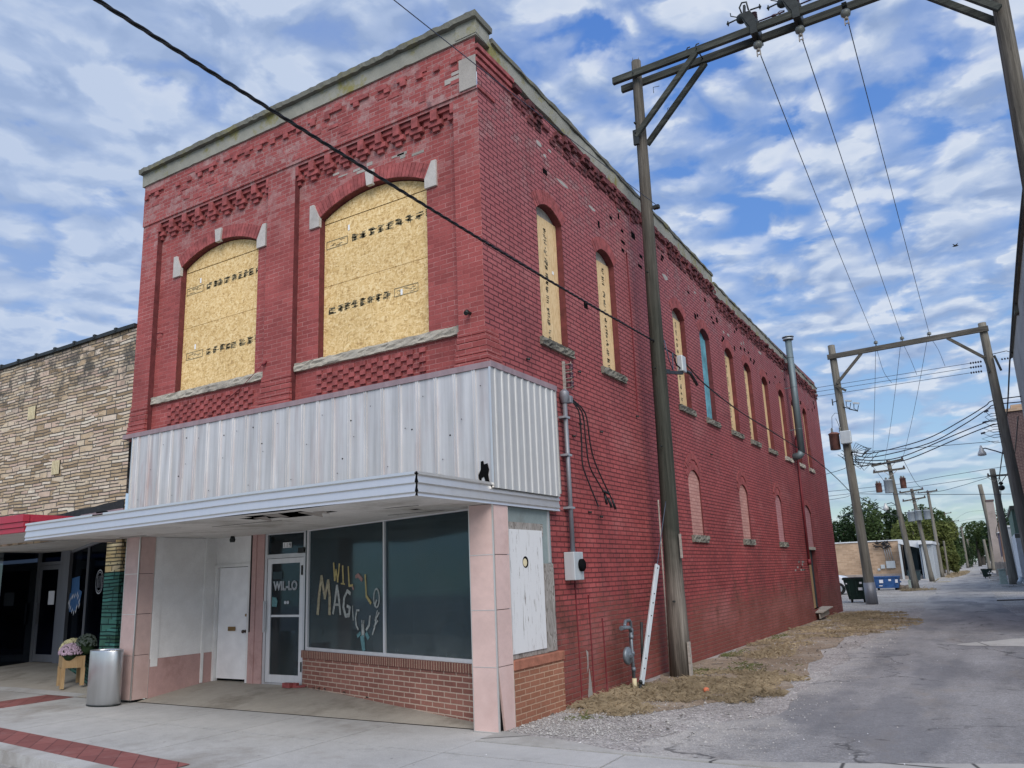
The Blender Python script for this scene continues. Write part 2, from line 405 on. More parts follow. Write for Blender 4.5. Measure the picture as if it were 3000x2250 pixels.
def mat_glass(name, tint, dust, dustamt, gloss=.12):
    s = NT(name)
    t = s.n('ShaderNodeBsdfTransparent'); t.inputs[0].default_value = tint + (1,)
    d = s.n('ShaderNodeBsdfDiffuse'); d.inputs[0].default_value = dust + (1,)
    g = s.n('ShaderNodeBsdfGlossy'); g.inputs['Roughness'].default_value = .06; g.inputs[0].default_value = (.75, .85, .9, 1)
    p = s.sep()
    streak = s.noise(1.0, 5, .65, v=s.map(sc=(1.5, 1.5, .8)))
    lowz = s.ramp(p[2], [(.5, 1.0), (1.5, .55), (2.6, .35)])
    spk = s.ramp(s.noise(45, 3, .7), [(.68, 0), (.74, .5)])
    am = s.math('ADD', s.math('MULTIPLY', s.math('MULTIPLY', s.math('MULTIPLY', s.ramp(streak, [(.3, .45), (.7, 1.3)]), s.ramp(s.noise(3.5, 5, .7), [(.3, .75), (.7, 1.25)])), lowz), dustamt), s.math('MULTIPLY', spk, dustamt * .6), clamp=True)
    m1 = s.n('ShaderNodeMixShader'); s.put(m1.inputs[0], am); s.t.links.new(t.outputs[0], m1.inputs[1]); s.t.links.new(d.outputs[0], m1.inputs[2])
    fr = s.n('ShaderNodeFresnel'); fr.inputs[0].default_value = 1.45
    m2 = s.n('ShaderNodeMixShader'); s.put(m2.inputs[0], s.math('MULTIPLY', fr.outputs[0], gloss * 8, clamp=True)); s.t.links.new(m1.outputs[0], m2.inputs[1]); s.t.links.new(g.outputs[0], m2.inputs[2])
    s.t.links.new(m2.outputs[0], s.out.inputs[0])
    return s.m

def mat_metal_panel(name, c, rough=.38, metal=.55, streak=.5, rust=0.0):
    s = NT(name)
    u, z = wall_uv(s)
    st = s.noise(1, 5, .6, v=s.map(s.comb(u, z), sc=(9, .35, 1)))
    col = s.mix(s.ramp(st, [(.3, 0), (.75, 1)]), tuple(q * (1 - streak * .35) for q in c), tuple(min(1, q * (1 + streak * .18)) for q in c))
    if rust:
        r = s.ramp(s.noise(1, 5, .7, v=s.map(s.comb(u, z), sc=(5, .5, 1), loc=(4, 2, 0))), [(.5, 0), (.72, 1)])
        p = s.sep()
        lf = s.ramp(p[0], [(-7.3, 1), (-4.0, .5), (0, .45)]) if False else s.ramp(s.math('DIVIDE', s.math('ADD', p[0], 7.4), 7.6), [(0, 1), (.35, .35), (1, .4)])
        col = s.mix(s.math('MULTIPLY', s.math('MULTIPLY', r, lf), rust), col, (.42, .27, .25))
    sp = s.ramp(s.noise(16, 5, .75), [(.66, 0), (.72, .35)])
    col = s.mix(sp, col, tuple(q * .45 for q in c))
    dent = s.noise(2.4, 3, .5)
    s.bsdf(col, s.math('MULTIPLY_ADD', st, .2, rough), metal, s.bump(dent, .35, .03), .5)
    return s.m

MT = {}
MT['brick_front'] = brick('painted_brick_front', (.345, .085, .082), (.26, .060, .059), (.47, .23, .22), bw=.215, rh=.068, ms=.006, bump=.45, front=True, weather=.7)
MT['brick_side'] = brick('painted_brick_side', (.385, .082, .080), (.295, .058, .058), (.068, .017, .020), bw=.235, rh=.0715, ms=.010, bump=1.0, side=True, weather=.65, mdist=.02)
MT['brick_plain'] = simple('painted_brick_relief', (.285, .074, .074), .75, 0, .4, 7, .5)
MT['brick_broken'] = simple('spalled_brick', (.125, .038, .042), .85, 0, .75, 5, .6)
MT['brick_dark'] = simple('shaded_reveal_brick', (.125, .030, .032), .8, 0, .3, 8, .4)  # wall red darkened: the shade of the reveals is put into the colour
MT['brick_infill'] = brick('pale_infill_brick', (.54, .30, .26), (.46, .23, .20), (.34, .16, .14), bw=.22, rh=.0715, ms=.008, bump=.6)
MT['brick_infill_pink'] = brick('pink_infill_brick', (.47, .24, .25), (.42, .20, .21), (.33, .15, .16), bw=.22, rh=.0715, ms=.008, bump=.6)
DIAG = atan2(-1.1, 4.0)
MT['bulk'] = brick('bulkhead_brick', (.33, .15, .115), (.24, .10, .078), (.52, .40, .32), bw=.24, rh=.0665, ms=.009, bump=.5, ang=DIAG)
MT['bulk_side'] = brick('side_bulkhead_brick', (.31, .135, .085), (.26, .11, .065), (.42, .27, .19), bw=.24, rh=.0665, ms=.008, bump=.5, ang=pi / 2)
MT['soldier'] = brick('soldier_brick', (.24, .10, .08), (.18, .075, .06), (.50, .36, .26), bw=.052, rh=.4, ms=.008, bump=.6, ang=DIAG)
MT['soldier_s'] = simple('side_cap_brick', (.32, .13, .085), .8, 0, .25, 10, .5)
MT['concrete_cap'] = mat_concrete('parapet_concrete', (.30, .30, .265), moss=.9, stain=(.20, .20, .17), st=.6, bump=.7)
MT['coping'] = mat_concrete('coping_concrete', (.15, .152, .132), moss=.5, stain=(.13, .13, .11), st=.7, bump=.9)
MT['patch'] = mat_concrete('cement_patch', (.38, .36, .34), st=.3, bump=.5)
MT['stone_sill'] = mat_concrete('rock_sill', (.46, .43, .37), scale=3, stain=(.22, .20, .18), st=.7, bump=1.0)
MT['stone_sill_dark'] = mat_concrete('weathered_sill', (.21, .20, .17), scale=4, stain=(.035, .035, .035), st=.95, bump=1.0)
MT['whitestone'] = mat_concrete('pale_keystone', (.50, .48, .465), scale=3, stain=(.28, .26, .25), st=.5, bump=.3)
MT['osb'] = mat_osb(); MT['osb_side'] = mat_osb('osb_board_vertical', grain=True)
MT['osb_blue'] = simple('turquoise_board', (.13, .34, .42), .7, 0, .35, 4, .2)
MT['ink'] = simple('stencil_ink', (.17, .15, .095), .8, 0, .3, 30, .1)
MT['ink_faint'] = simple('faded_stencil_ink', (.24, .20, .13), .8, 0, .4, 30, .1)
MT['white_sticker'] = simple('white_label', (.8, .82, .84), .6, 0, .05)
MT['fascia'] = mat_metal_panel('ribbed_metal', (.68, .665, .665), .34, .45, .9, .9)
MT['fascia_side'] = mat_metal_panel('ribbed_metal_side', (.50, .51, .515), .42, .3, .4, 0)
MT['flash'] = mat_metal_panel('oxidised_flashing', (.32, .24, .265), .5, .2, .6, .6)
MT['canopy_trim'] = mat_metal_panel('canopy_aluminium', (.76, .745, .72), .22, .8, .08, 0)
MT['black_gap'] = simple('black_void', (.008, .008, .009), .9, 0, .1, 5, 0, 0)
MT['soffit'] = mat_concrete('painted_soffit', (.74, .73, .69), scale=1.2, stain=(.20, .18, .13), st=.5, bump=.3)
MT['pink'] = mat_concrete('pink_tile', (.64, .475, .445), scale=1.4, stain=(.42, .26, .23), st=.35, bump=.12, rough=.45, speck=.04)
MT['pink_dark'] = mat_concrete('pink_stucco', (.53, .34, .32), scale=1.6, stain=(.25, .13, .12), st=.6, bump=.25)
MT['offwhite'] = mat_concrete('white_painted_wall', (.86, .86, .86), scale=.5, stain=(.50, .47, .45), st=.3, bump=.15, rough=.6, speck=.04)
MT['white_door'] = mat_concrete('white_door_paint', (.90, .90, .92), scale=.7, stain=(.60, .58, .57), st=.2, bump=.06, rough=.45, speck=.03)
MT['alu'] = mat_metal_panel('storefront_aluminium', (.60, .61, .63), .35, .6, .4)
MT['alu_white'] = mat_metal_panel('pale_aluminium', (.72, .73, .75), .4, .4, .3)
MT['glass'] = mat_glass('dusty_shop_glass', (.34, .44, .48), (.125, .155, .16), .62, .09)
MT['glass_door'] = mat_glass('grimy_door_glass', (.25, .32, .38), (.10, .12, .12), .35, .09)
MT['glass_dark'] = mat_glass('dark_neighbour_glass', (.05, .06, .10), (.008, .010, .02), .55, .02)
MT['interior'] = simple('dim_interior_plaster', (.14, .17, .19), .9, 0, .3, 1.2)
MT['interior_floor'] = simple('dusty_floor', (.16, .16, .15), .9)
MT['paint_yellow'] = simple('window_paint_yellow', (0.45, 0.37, 0.16), .8, 0, .35, 25)
MT['paint_tan'] = simple('window_paint_tan', (0.36, 0.32, 0.22), .8, 0, .4, 25)
MT['paint_white'] = simple('window_paint_white', (0.40, 0.42, 0.40), .8, 0, .4, 25)
MT['paint_teal'] = simple('window_paint_teal', (.12, .25, .27), .8, 0, .4, 25)
MT['paint_pink'] = simple('window_paint_pink', (.36, .21, .19), .8)
MT['letter_grey'] = simple('door_lettering', (.55, .58, .62), .7)
MT['brass'] = simple('aged_brass', (.28, .18, .08), .45, .8)
MT['knobs'] = simple('dark_bronze', (.08, .06, .05), .4, .8)
MT['ply_white'] = None
s = NT('peeling_white_plywood')
_p = s.sep(); _g = s.noise(1, 6, .75, v=s.map(sc=(9, 28, 2.2)), dist=1.2)
_edge = s.ramp(s.noise(2.0, 3), [(.35, .02), (.7, .10)])
s.bsdf(s.mix(s.ramp(s.math('SUBTRACT', _g, s.math('MULTIPLY', _edge, .5)), [(.32, 1), (.38, 0)]), (.64, .65, .66), (.16, .13, .11)), .7, 0, s.bump(_g, .5, .006), .3)
MT['ply_white'] = s.m
s = NT('grey_plywood_swirl')
_w = s.noise(1, 3, .5, v=s.map(sc=(5, 5, 1.3)), dist=.8)
_wv = s.math('FRACT', s.math('MULTIPLY', _w, 14))
s.bsdf(s.ramp(_wv, [(0, (.13, .115, .10)), (.35, (.27, .25, .23)), (.8, (.34, .32, .30))]), .85, 0, s.bump(_wv, .3, .004), .2)
MT['ply_grey'] = s.m
MT['grey_paint'] = mat_concrete('grey_green_paint', (.24, .29, .29), scale=1.5, st=.3, bump=.1)
MT['stone'] = mat_stone_veneer('ledge_stone_veneer')
MT['stone_green'] = mat_stone_veneer('green_painted_stone', (.09, .34, .36), False)
MT['stone_cream'] = mat_stone_veneer('cream_painted_stone', (1.05, 1.08, .85), False)
MT['red_metal'] = mat_metal_panel('red_canopy_metal', (.42, .03, .06), .35, .2, .3)
MT['tar'] = simple('black_tar', (.02, .02, .022), .6, 0, .4, 12, .6)
MT['pole'] = mat_wood('creosote_pole', ((.045, .040, .036), (.13, .115, .10), (.27, .245, .215)), (20, 20, .8), green=(.013, .017, .013))
MT['pole_far'] = mat_wood('grey_pole_wood', ((.085, .078, .066), (.165, .155, .132), (.25, .235, .205)), (9, 9, .6))
MT['pole_brown'] = mat_wood('brown_pole_wood', ((.10, .06, .045), (.19, .12, .09), (.26, .18, .14)), (9, 9, .6))
MT['beam'] = mat_wood('dark_crossarm_wood', ((.017, .019, .018), (.045, .050, .045), (.095, .10, .09)), (1.5, 14, 14))
MT['beam_far'] = mat_wood('grey_crossarm_wood', ((.04, .038, .034), (.085, .08, .07), (.14, .13, .115)), (1.2, 9, 9))
MT['darkmetal'] = simple('dark_hardware', (.035, .04, .04), .5, .5, .3)
MT['porcelain'] = simple('insulator_glaze', (.16, .17, .16), .25, 0, .3)
MT['porc_brown'] = simple('brown_insulator', (.06, .03, .045), .25, 0, .3)
MT['cable'] = simple('black_cable', (.012, .013, .016), .5, 0, .2)
MT['wire'] = simple('grey_wire', (.06, .08, .12), .5, .3, .2)
MT['cable_blue'] = simple('slate_cable', (.025, .03, .055), .5, 0, .2)
MT['galv'] = mat_metal_panel('galvanised_steel', (.42, .46, .50), .45, .55, .4)
MT['conduit'] = mat_metal_panel('aged_conduit', (.24, .25, .28), .45, .5, .4)
MT['meterbox'] = mat_metal_panel('meter_enclosure', (.52, .57, .60), .4, .3, .3)
MT['gaspipe'] = simple('grey_gas_pipe', (.16, .19, .22), .45, .35, .3)
MT['guard'] = mat_metal_panel('guy_guard_metal', (.55, .60, .63), .5, .3, .5)
MT['cream'] = simple('cream_plastic', (.62, .55, .36), .6)
MT['flue'] = mat_metal_panel('flue_metal', (.15, .20, .225), .45, .4, .5)
MT['red_paint'] = simple('red_painted_pipe', (.16, .022, .03), .6)
MT['ground'] = mat_ground('gravel_lot', (.27, .25, .225), (.40, .38, .35), (.50, .48, .45), .8)
MT['gravel'] = mat_ground('loose_gravel', (.27, .255, .24), (.37, .35, .34), (.50, .49, .47), 1.2, 1.0)
MT['dirt'] = mat_ground('dirt_strip', (.17, .13, .09), (.27, .215, .16), (.38, .34, .29), 1.0, .7, .6)
MT['asphalt'] = mat_asphalt('worn_asphalt', (.222, .220, .224))
MT['street'] = mat_asphalt('street_asphalt', (.12, .12, .125))
MT['slab'] = mat_concrete('sidewalk_concrete', (.42, .42, .415), scale=.9, stain=(.26, .245, .225), st=.85, bump=.3, spots=.6)
MT['slab_old'] = mat_concrete('old_apron_concrete', (.40, .395, .38), scale=1.6, stain=(.25, .24, .22), st=.6, crack=.9, bump=.5)
MT['recess'] = mat_concrete('stained_entry_concrete', (.37, .345, .30), scale=1.0, stain=(.17, .15, .12), st=.8, bump=.25)
MT['paver'] = brick('red_paving', (.30, .075, .075), (.23, .055, .06), (.13, .05, .05), bw=.40, rh=.9, ms=.008, bump=.3)
s = NT('stamped_red_paving')
_v = s.map(rot=(0, 0, radians(40)))
_b = s.n('ShaderNodeTexBrick'); s.put(_b.inputs['Vector'], _v); _b.inputs['Scale'].default_value = 1; _b.inputs['Brick Width'].default_value = .42; _b.inputs['Row Height'].default_value = .21
_b.inputs['Mortar Size'].default_value = .006; _b.inputs['Color1'].default_value = (.25, .095, .088, 1); _b.inputs['Color2'].default_value = (.19, .072, .068, 1); _b.inputs['Mortar'].default_value = (.10, .04, .04, 1)
s.bsdf(s.mix(s.ramp(s.noise(3, 5, .7), [(.5, 0), (.72, .4)]), _b.outputs['Color'], (.32, .20, .19)), .85, 0, s.bump(s.math('SUBTRACT', 1.0, _b.outputs['Fac']), .4, .006), .25)
MT['paver'] = s.m
MT['can'] = mat_metal_panel('brushed_steel', (.66, .68, .70), .24, .9, .25)
MT['pine'] = mat_wood('new_pine', ((.24, .15, .07), (.36, .24, .12), (.44, .32, .18)), (20, 20, 3), rough=.7, bump=.15)
MT['weathered'] = mat_wood('weathered_plank', ((.20, .18, .16), (.34, .31, .28), (.46, .43, .39)), (3, 20, 20))
MT['grass'] = mat_leaf('dry_grass', (.31, .25, .17), .55)
MT['grass_green'] = mat_leaf('green_grass', (.13, .145, .06), .4)
MT['tree_dark'] = mat_leaf('dark_foliage', (.032, .060, .026), .6)
MT['tree_mid'] = mat_leaf('mid_foliage', (.060, .095, .034), .55)
MT['tree_yellow'] = mat_leaf('yellowing_foliage', (.13, .155, .05), .5)
MT['bark'] = mat_wood('bark', ((.05, .045, .04), (.10, .09, .08), (.15, .13, .11)), (6, 6, .8))
MT['dump_green'] = simple('dumpster_green', (.007, .024, .019), .55, 0, .3, 3)
MT['dump_blue'] = simple('dumpster_blue', (.035, .11, .30), .55, 0, .3, 3)
MT['lid'] = simple('dumpster_lid_plastic', (.02, .022, .025), .6)
MT['rubber'] = simple('black_rubber', (.012, .012, .012), .8)
MT['carpaint'] = simple('white_car_paint', (.78, .80, .84), .25, 0, .03, 2, .0, .5)
MT['carglass'] = simple('car_glass', (.02, .03, .05), .08, 0, .1, 2, 0, .6)
MT['tan_brick'] = brick('tan_brick', (.46, .33, .23), (.34, .24, .16), (.44, .35, .27), bw=.6, rh=.2, ms=.012, bump=.3)
MT['grey_metal_wall'] = mat_metal_panel('shed_metal', (.42, .46, .49), .5, .3, .5)
MT['white_metal'] = mat_metal_panel('white_roof_metal', (.68, .71, .74), .4, .3, .3)
MT['dark_door'] = simple('dark_teal_door', (.03, .055, .065), .6)
MT['grey_stucco'] = mat_concrete('grey_stucco', (.38, .38, .38), scale=.5, stain=(.20, .20, .20), st=.8, bump=.4)
MT['brown_brick'] = brick('brown_brick', (.085, .05, .05), (.06, .035, .04), (.17, .13, .12), bw=.24, rh=.075, ms=.012, bump=.4)
MT['chim'] = mat_concrete('chimney_render', (.33, .29, .27), scale=.8, st=.5)
MT['green_wall'] = mat_concrete('mossy_green_wall', (.17, .25, .20), scale=.8, stain=(.07, .10, .08), st=.8)
MT['peel_white'] = mat_concrete('peeling_whitewash', (.74, .77, .80), scale=.9, stain=(.34, .36, .37), st=.75, bump=.5)
MT['purple_wall'] = simple('dark_purple_siding', (.085, .08, .12), .7)
MT['pale_block'] = simple('pale_block_wall', (.52, .46, .42), .8)
MT['fence'] = mat_wood('grey_fence_wood', ((.12, .115, .11), (.22, .21, .20), (.30, .29, .27)), (5, 5, .6))
MT['flower_cream'] = simple('cream_mums', (.62, .58, .34), .8, 0, .3, 20)
MT['flower_lilac'] = simple('lilac_mums', (.48, .36, .45), .8, 0, .35, 20)
MT['flower_red'] = simple('dark_red_mums', (.16, .02, .03), .8, 0, .3, 20)
MT['flower_dull'] = simple('dull_green_mums', (.10, .13, .11), .8, 0, .5, 20)
MT['xf_grey'] = mat_metal_panel('transformer_grey', (.36, .41, .45), .5, .2, .7)
MT['xf_rust'] = simple('rusty_transformer', (.16, .075, .06), .7, .1, .5, 3)
MT['lamp'] = simple('lamp_housing', (.58, .60, .60), .5, .2)
MT['orange'] = simple('orange_ball', (.55, .16, .08), .6)
MT['joint_soil'] = simple('joint_soil', (.045, .04, .035), .95)
MT['pebble'] = simple('pebble_grey', (.33, .32, .31), .9, 0, .4, 20)
MT['rock'] = simple('rock', (.20, .17, .14), .9, 0, .4, 4, .6)
MT['paper'] = simple('white_paper', (.75, .76, .8), .8, 0, .03)
MT['flag_blue'] = simple('blue_decal', (.03, .12, .30), .7)
MT['pedestal'] = simple('pale_green_box', (.36, .43, .38), .6)
MT['bird'] = simple('bird_black', (.01, .01, .01), .8)

# ------------------------------------------------------------------ mesh helpers
def tag(o, label=None, cat=None, group=None, kind=None):
    if label: o['label'] = label
    if cat: o['category'] = cat
    if group: o['group'] = group
    if kind: o['kind'] = kind
    return o
def thing(name, loc, label, cat, group=None):
    o = bpy.data.objects.new(name, None); COL.objects.link(o); o.location = loc; o.empty_display_size = .2
    return tag(o, label, cat, group)
WORLD_LOC = {}
def wloc(o):
    v = Vector((0, 0, 0))
    while o is not None:
        v += o.location; o = o.parent
    return v
class MB:
    def __init__(s): s.v = []; s.f = []; s.sm = []
    def add(s, vs, fs, smooth=False):
        k = len(s.v); s.v += [tuple(q) for q in vs]
        s.f += [tuple(i + k for i in f) for f in fs]; s.sm += [smooth] * len(fs); return s
    def box(s, a, b):
        x0, y0, z0 = [min(p, q) for p, q in zip(a, b)]; x1, y1, z1 = [max(p, q) for p, q in zip(a, b)]
        return s.add([(x0, y0, z0), (x1, y0, z0), (x1, y1, z0), (x0, y1, z0), (x0, y0, z1), (x1, y0, z1), (x1, y1, z1), (x0, y1, z1)],
                     [(0, 3, 2, 1), (4, 5, 6, 7), (0, 1, 5, 4), (1, 2, 6, 5), (2, 3, 7, 6), (3, 0, 4, 7)])
    def hexa(s, p):
        return s.add(p, [(0, 3, 2, 1), (4, 5, 6, 7), (0, 1, 5, 4), (1, 2, 6, 5), (2, 3, 7, 6), (3, 0, 4, 7)])
    def bar(s, p, q, w, h, upv=(0, 0, 1)):
        p = Vector(p); q = Vector(q); d = (q - p).normalized(); u = Vector(upv)
        sd = d.cross(u)
        if sd.length < 1e-3: sd = d.cross(Vector((0, 1, 0)))
        sd.normalize(); u = sd.cross(d).normalized(); a = sd * w / 2; b = u * h / 2
        return s.hexa([p - a - b, q - a - b, q + a - b, p + a - b, p - a + b, q - a + b, q + a + b, p + a + b])
    def tube(s, pts, r, seg=8, cap=True, smooth=True):
        pts = [Vector(p) for p in pts]; n = len(pts)
        rs = r if isinstance(r, (list, tuple)) else [r] * n
        k = len(s.v); prev = None
        for i, p in enumerate(pts):
            d = (pts[min(i + 1, n - 1)] - pts[max(i - 1, 0)]).normalized()
            if prev is None:
                a = d.cross(Vector((0, 0, 1)))
                if a.length < .05: a = d.cross(Vector((0, 1, 0)))
            else: a = prev - d * prev.dot(d)
            a.normalize(); prev = a; b = d.cross(a)
            for j in range(seg):
                t = 2 * pi * j / seg; s.v.append(tuple(p + (a * cos(t) + b * sin(t)) * rs[i]))
        for i in range(n - 1):
            for j in range(seg):
                j2 = (j + 1) % seg
                s.f.append((k + i * seg + j, k + i * seg + j2, k + (i + 1) * seg + j2, k + (i + 1) * seg + j)); s.sm.append(smooth)
        if cap:
            s.f.append(tuple(k + j for j in range(seg))); s.sm.append(False)
            s.f.append(tuple(k + (n - 1) * seg + j for j in reversed(range(seg)))); s.sm.append(False)
        return s
    def cyl(s, p, q, r, r2=None, seg=12): return s.tube([p, q], [r, r if r2 is None else r2], seg)
    def lathe(s, c, prof, seg=16, ax='z'):
        k = len(s.v)
        for (r, h) in prof:
            for j in range(seg):
                t = 2 * pi * j / seg; a, b = r * cos(t), r * sin(t)
                o = (a, b, h) if ax == 'z' else ((a, h, b) if ax == 'y' else (h, a, b))
                s.v.append(tuple(Vector(c) + Vector(o)))
        for i in range(len(prof) - 1):
            for j in range(seg):
                j2 = (j + 1) % seg
                s.f.append((k + i * seg + j, k + i * seg + j2, k + (i + 1) * seg + j2, k + (i + 1) * seg + j)); s.sm.append(True)
        s.f.append(tuple(k + j for j in reversed(range(seg)))); s.sm.append(False)
        s.f.append(tuple(k + (len(prof) - 1) * seg + j for j in range(seg))); s.sm.append(False)
        return s
    def prism(s, pts, vec):
        n = len(pts); vec = Vector(vec); a = [Vector(p) for p in pts]
        vs = a + [p + vec for p in a]
        fs = [tuple(range(n - 1, -1, -1)), tuple(range(n, 2 * n))] + [(i, (i + 1) % n, n + (i + 1) % n, n + i) for i in range(n)]
        return s.add(vs, fs)
    def poly(s, pts): return s.add(pts, [tuple(range(len(pts)))])
    def blob(s, c, r, seg=8, rings=5, jit=.15):
        k = len(s.v); c = Vector(c); r = Vector(r) if not isinstance(r, (int, float)) else Vector((r, r, r))
        for i in range(rings + 1):
            ph = pi * i / rings
            for j in range(seg):
                t = 2 * pi * j / seg; m = 1 + U(-jit, jit)
                s.v.append((c.x + r.x * sin(ph) * cos(t) * m, c.y + r.y * sin(ph) * sin(t) * m, c.z + r.z * cos(ph)))
        for i in range(rings):
            for j in range(seg):
                j2 = (j + 1) % seg
                s.f.append((k + i * seg + j, k + (i + 1) * seg + j, k + (i + 1) * seg + j2, k + i * seg + j2)); s.sm.append(True)
        return s
    def build(s, name, mat, parent=None, smooth=None, label=None, bevel=0, recalc=True):
        me = bpy.data.meshes.new(name); o = bpy.data.objects.new(name, me); COL.objects.link(o)
        off = Vector((0, 0, 0))
        if parent is not None: o.parent = parent; off = wloc(parent)
        me.from_pydata([tuple(Vector(v) - off) for v in s.v], [], s.f)
        me.polygons.foreach_set('use_smooth', [bool(x) if smooth is None else smooth for x in s.sm])
        me.materials.append(MT[mat] if isinstance(mat, str) else mat)
        if recalc and len(s.f) < 60000:
            bm = bmesh.new(); bm.from_mesh(me); bmesh.ops.recalc_face_normals(bm, faces=bm.faces); bm.to_mesh(me); bm.free()
        me.update()
        if label: o['label'] = label
        if bevel:
            b = o.modifiers.new('bevel', 'BEVEL'); b.width = bevel; b.segments = 2; b.limit_method = 'ANGLE'
        return o
def box(name, a, b, mat, parent=None, **k): return MB().box(a, b).build(name, mat, parent, **k)
def copy_tree(o, loc=None, parent=None, label=None):
    c = o.copy(); COL.objects.link(c); c.parent = parent
    if loc is not None: c.location = loc
    if label: c['label'] = label
    for ch in list(o.children): copy_tree(ch, None, c)
    return c

def front(u, z, d=0.0): return (u, d, z)           # facade plane: u = x, depth along +y
def side(u, z, d=0.0): return (-d, u, z)           # alley plane: u = y, depth along -x
def arch(ua, ub, zs, rise, n=12):
    w = (ub - ua) / 2; c = (ua + ub) / 2
    if rise <= 0: return [(ua, zs), (ub, zs)]
    rad = (w * w + rise * rise) / (2 * rise); zc = zs + rise - rad; a0 = math.asin(min(1, w / rad))
    return [(c + rad * sin(-a0 + 2 * a0 * i / n), zc + rad * cos(-a0 + 2 * a0 * i / n)) for i in range(n + 1)]
def wall(mb, f, u0, u1, z0, z1, ops, base=0.0, depth=.12):
    """plane with arched openings and their reveals; ops = (ua, ub, zb, zs, rise)"""
    ops = sorted(ops); x = u0
    for (ua, ub, zb, zs, rise) in ops:
        if ua > x: mb.poly([f(x, z0, base), f(ua, z0, base), f(ua, z1, base), f(x, z1, base)])
        if zb > z0: mb.poly([f(ua, z0, base), f(ub, z0, base), f(ub, zb, base), f(ua, zb, base)])
        A = arch(ua, ub, zs, rise)
        for i in range(len(A) - 1):
            mb.poly([f(*A[i], base), f(*A[i + 1], base), f(A[i + 1][0], z1, base), f(A[i][0], z1, base)])
        x = ub
    if x < u1: mb.poly([f(x, z0, base), f(u1, z0, base), f(u1, z1, base), f(x, z1, base)])
def reveal(mb, f, op, base=0.0, depth=.12):
    ua, ub, zb, zs, rise = op
    A = arch(ua, ub, zs, rise); loop = [(ua, zb)] + A + [(ub, zb)]
    for i in range(len(loop) - 1):
        mb.poly([f(*loop[i], base), f(*loop[i + 1], base), f(*loop[i + 1], base + depth), f(*loop[i], base + depth)])
def arch_ring(mb, f, ua, ub, zs, rise, t=.2, base=0.0, proud=.006, ext=0.0, bw=.068):
    """radial header bricks round a segmental arch"""
    w = (ub - ua) / 2 + ext; c = (ua + ub) / 2
    rise2 = rise
    rad = ((ub - ua) ** 2 / 4 + rise2 ** 2) / (2 * rise2); zc = zs + rise2 - rad; a0 = math.asin(min(1, w / rad))
    n = max(4, int(2 * a0 * (rad + t / 2) / bw))
    for i in range(n):
        a = -a0 + 2 * a0 * (i + .06) / n; b = -a0 + 2 * a0 * (i + .94) / n
        q = [(c + r * sin(t_), zc + r * cos(t_)) for (r, t_) in ((rad + .004, a), (rad + .004, b), (rad + t, b), (rad + t, a))]
        pr = proud + U(-.002, .003)
        mb.hexa([f(*q[0], base - pr), f(*q[1], base - pr), f(*q[2], base - pr), f(*q[3], base - pr),
                 f(*q[0], base + .03), f(*q[1], base + .03), f(*q[2], base + .03), f(*q[3], base + .03)])
def rough_beam(mb, p, q, w, h, seg=.12, jit=.008, along='x', fq=9):
    """weathered long block whose corners wander; p, q are opposite corners"""
    x0, y0, z0 = [min(a, b) for a, b in zip(p, q)]; x1, y1, z1 = [max(a, b) for a, b in zip(p, q)]
    ax = 0 if along == 'x' else 1
    L0, L1 = ((x0, x1), (y0, y1))[ax]; n = max(1, int((L1 - L0) / seg)); k = len(mb.v)
    sp = random.uniform(0, 50)
    for i in range(n + 1):
        t = L0 + (L1 - L0) * i / n
        for j, (a, b) in enumerate(((0, 0), (1, 0), (1, 1), (0, 1))):
            o = y0 + (y1 - y0) * a if ax == 0 else x0 + (x1 - x0) * a
            z = z0 + (z1 - z0) * b
            o += jit * noise.noise(Vector((t * fq, j * 7.1, sp))) * 2; z += jit * noise.noise(Vector((t * fq, j * 3.3, sp + 9))) * 2
            mb.v.append((t, o, z) if ax == 0 else (o, t, z))
    for i in range(n):
        for j in range(4):
            j2 = (j + 1) % 4
            mb.f.append((k + i * 4 + j, k + i * 4 + j2, k + (i + 1) * 4 + j2, k + (i + 1) * 4 + j)); mb.sm.append(False)
    mb.f.append((k, k + 1, k + 2, k + 3)); mb.sm.append(False); mb.f.append(tuple(k + n * 4 + j for j in (3, 2, 1, 0))); mb.sm.append(False)
def slope_beam(mb, y0, y1, z0a, z1a, z0b, z1b, xa, xb, jit=.012, seg=.15):
    n = max(1, int((y1 - y0) / seg)); k = len(mb.v); sp = U(0, 50)
    for i in range(n + 1):
        t = i / n; y = y0 + (y1 - y0) * t; lo = z0a + (z0b - z0a) * t; hi = z1a + (z1b - z1a) * t
        for j, (x, z) in enumerate(((xa, lo), (xb, lo), (xb, hi), (xa, hi))):
            mb.v.append((x + jit * noise.noise(Vector((y * 4, j * 5.3, sp))) * (1 if j in (1, 2) else 0), y, z + jit * noise.noise(Vector((y * 3, j * 2.7, sp + 4))) * 2))
    for i in range(n):
        for j in range(4):
            j2 = (j + 1) % 4
            mb.f.append((k + i * 4 + j, k + i * 4 + j2, k + (i + 1) * 4 + j2, k + (i + 1) * 4 + j)); mb.sm.append(False)
    mb.f.append((k, k + 1, k + 2, k + 3)); mb.sm.append(False); mb.f.append(tuple(k + n * 4 + j for j in (3, 2, 1, 0))); mb.sm.append(False)
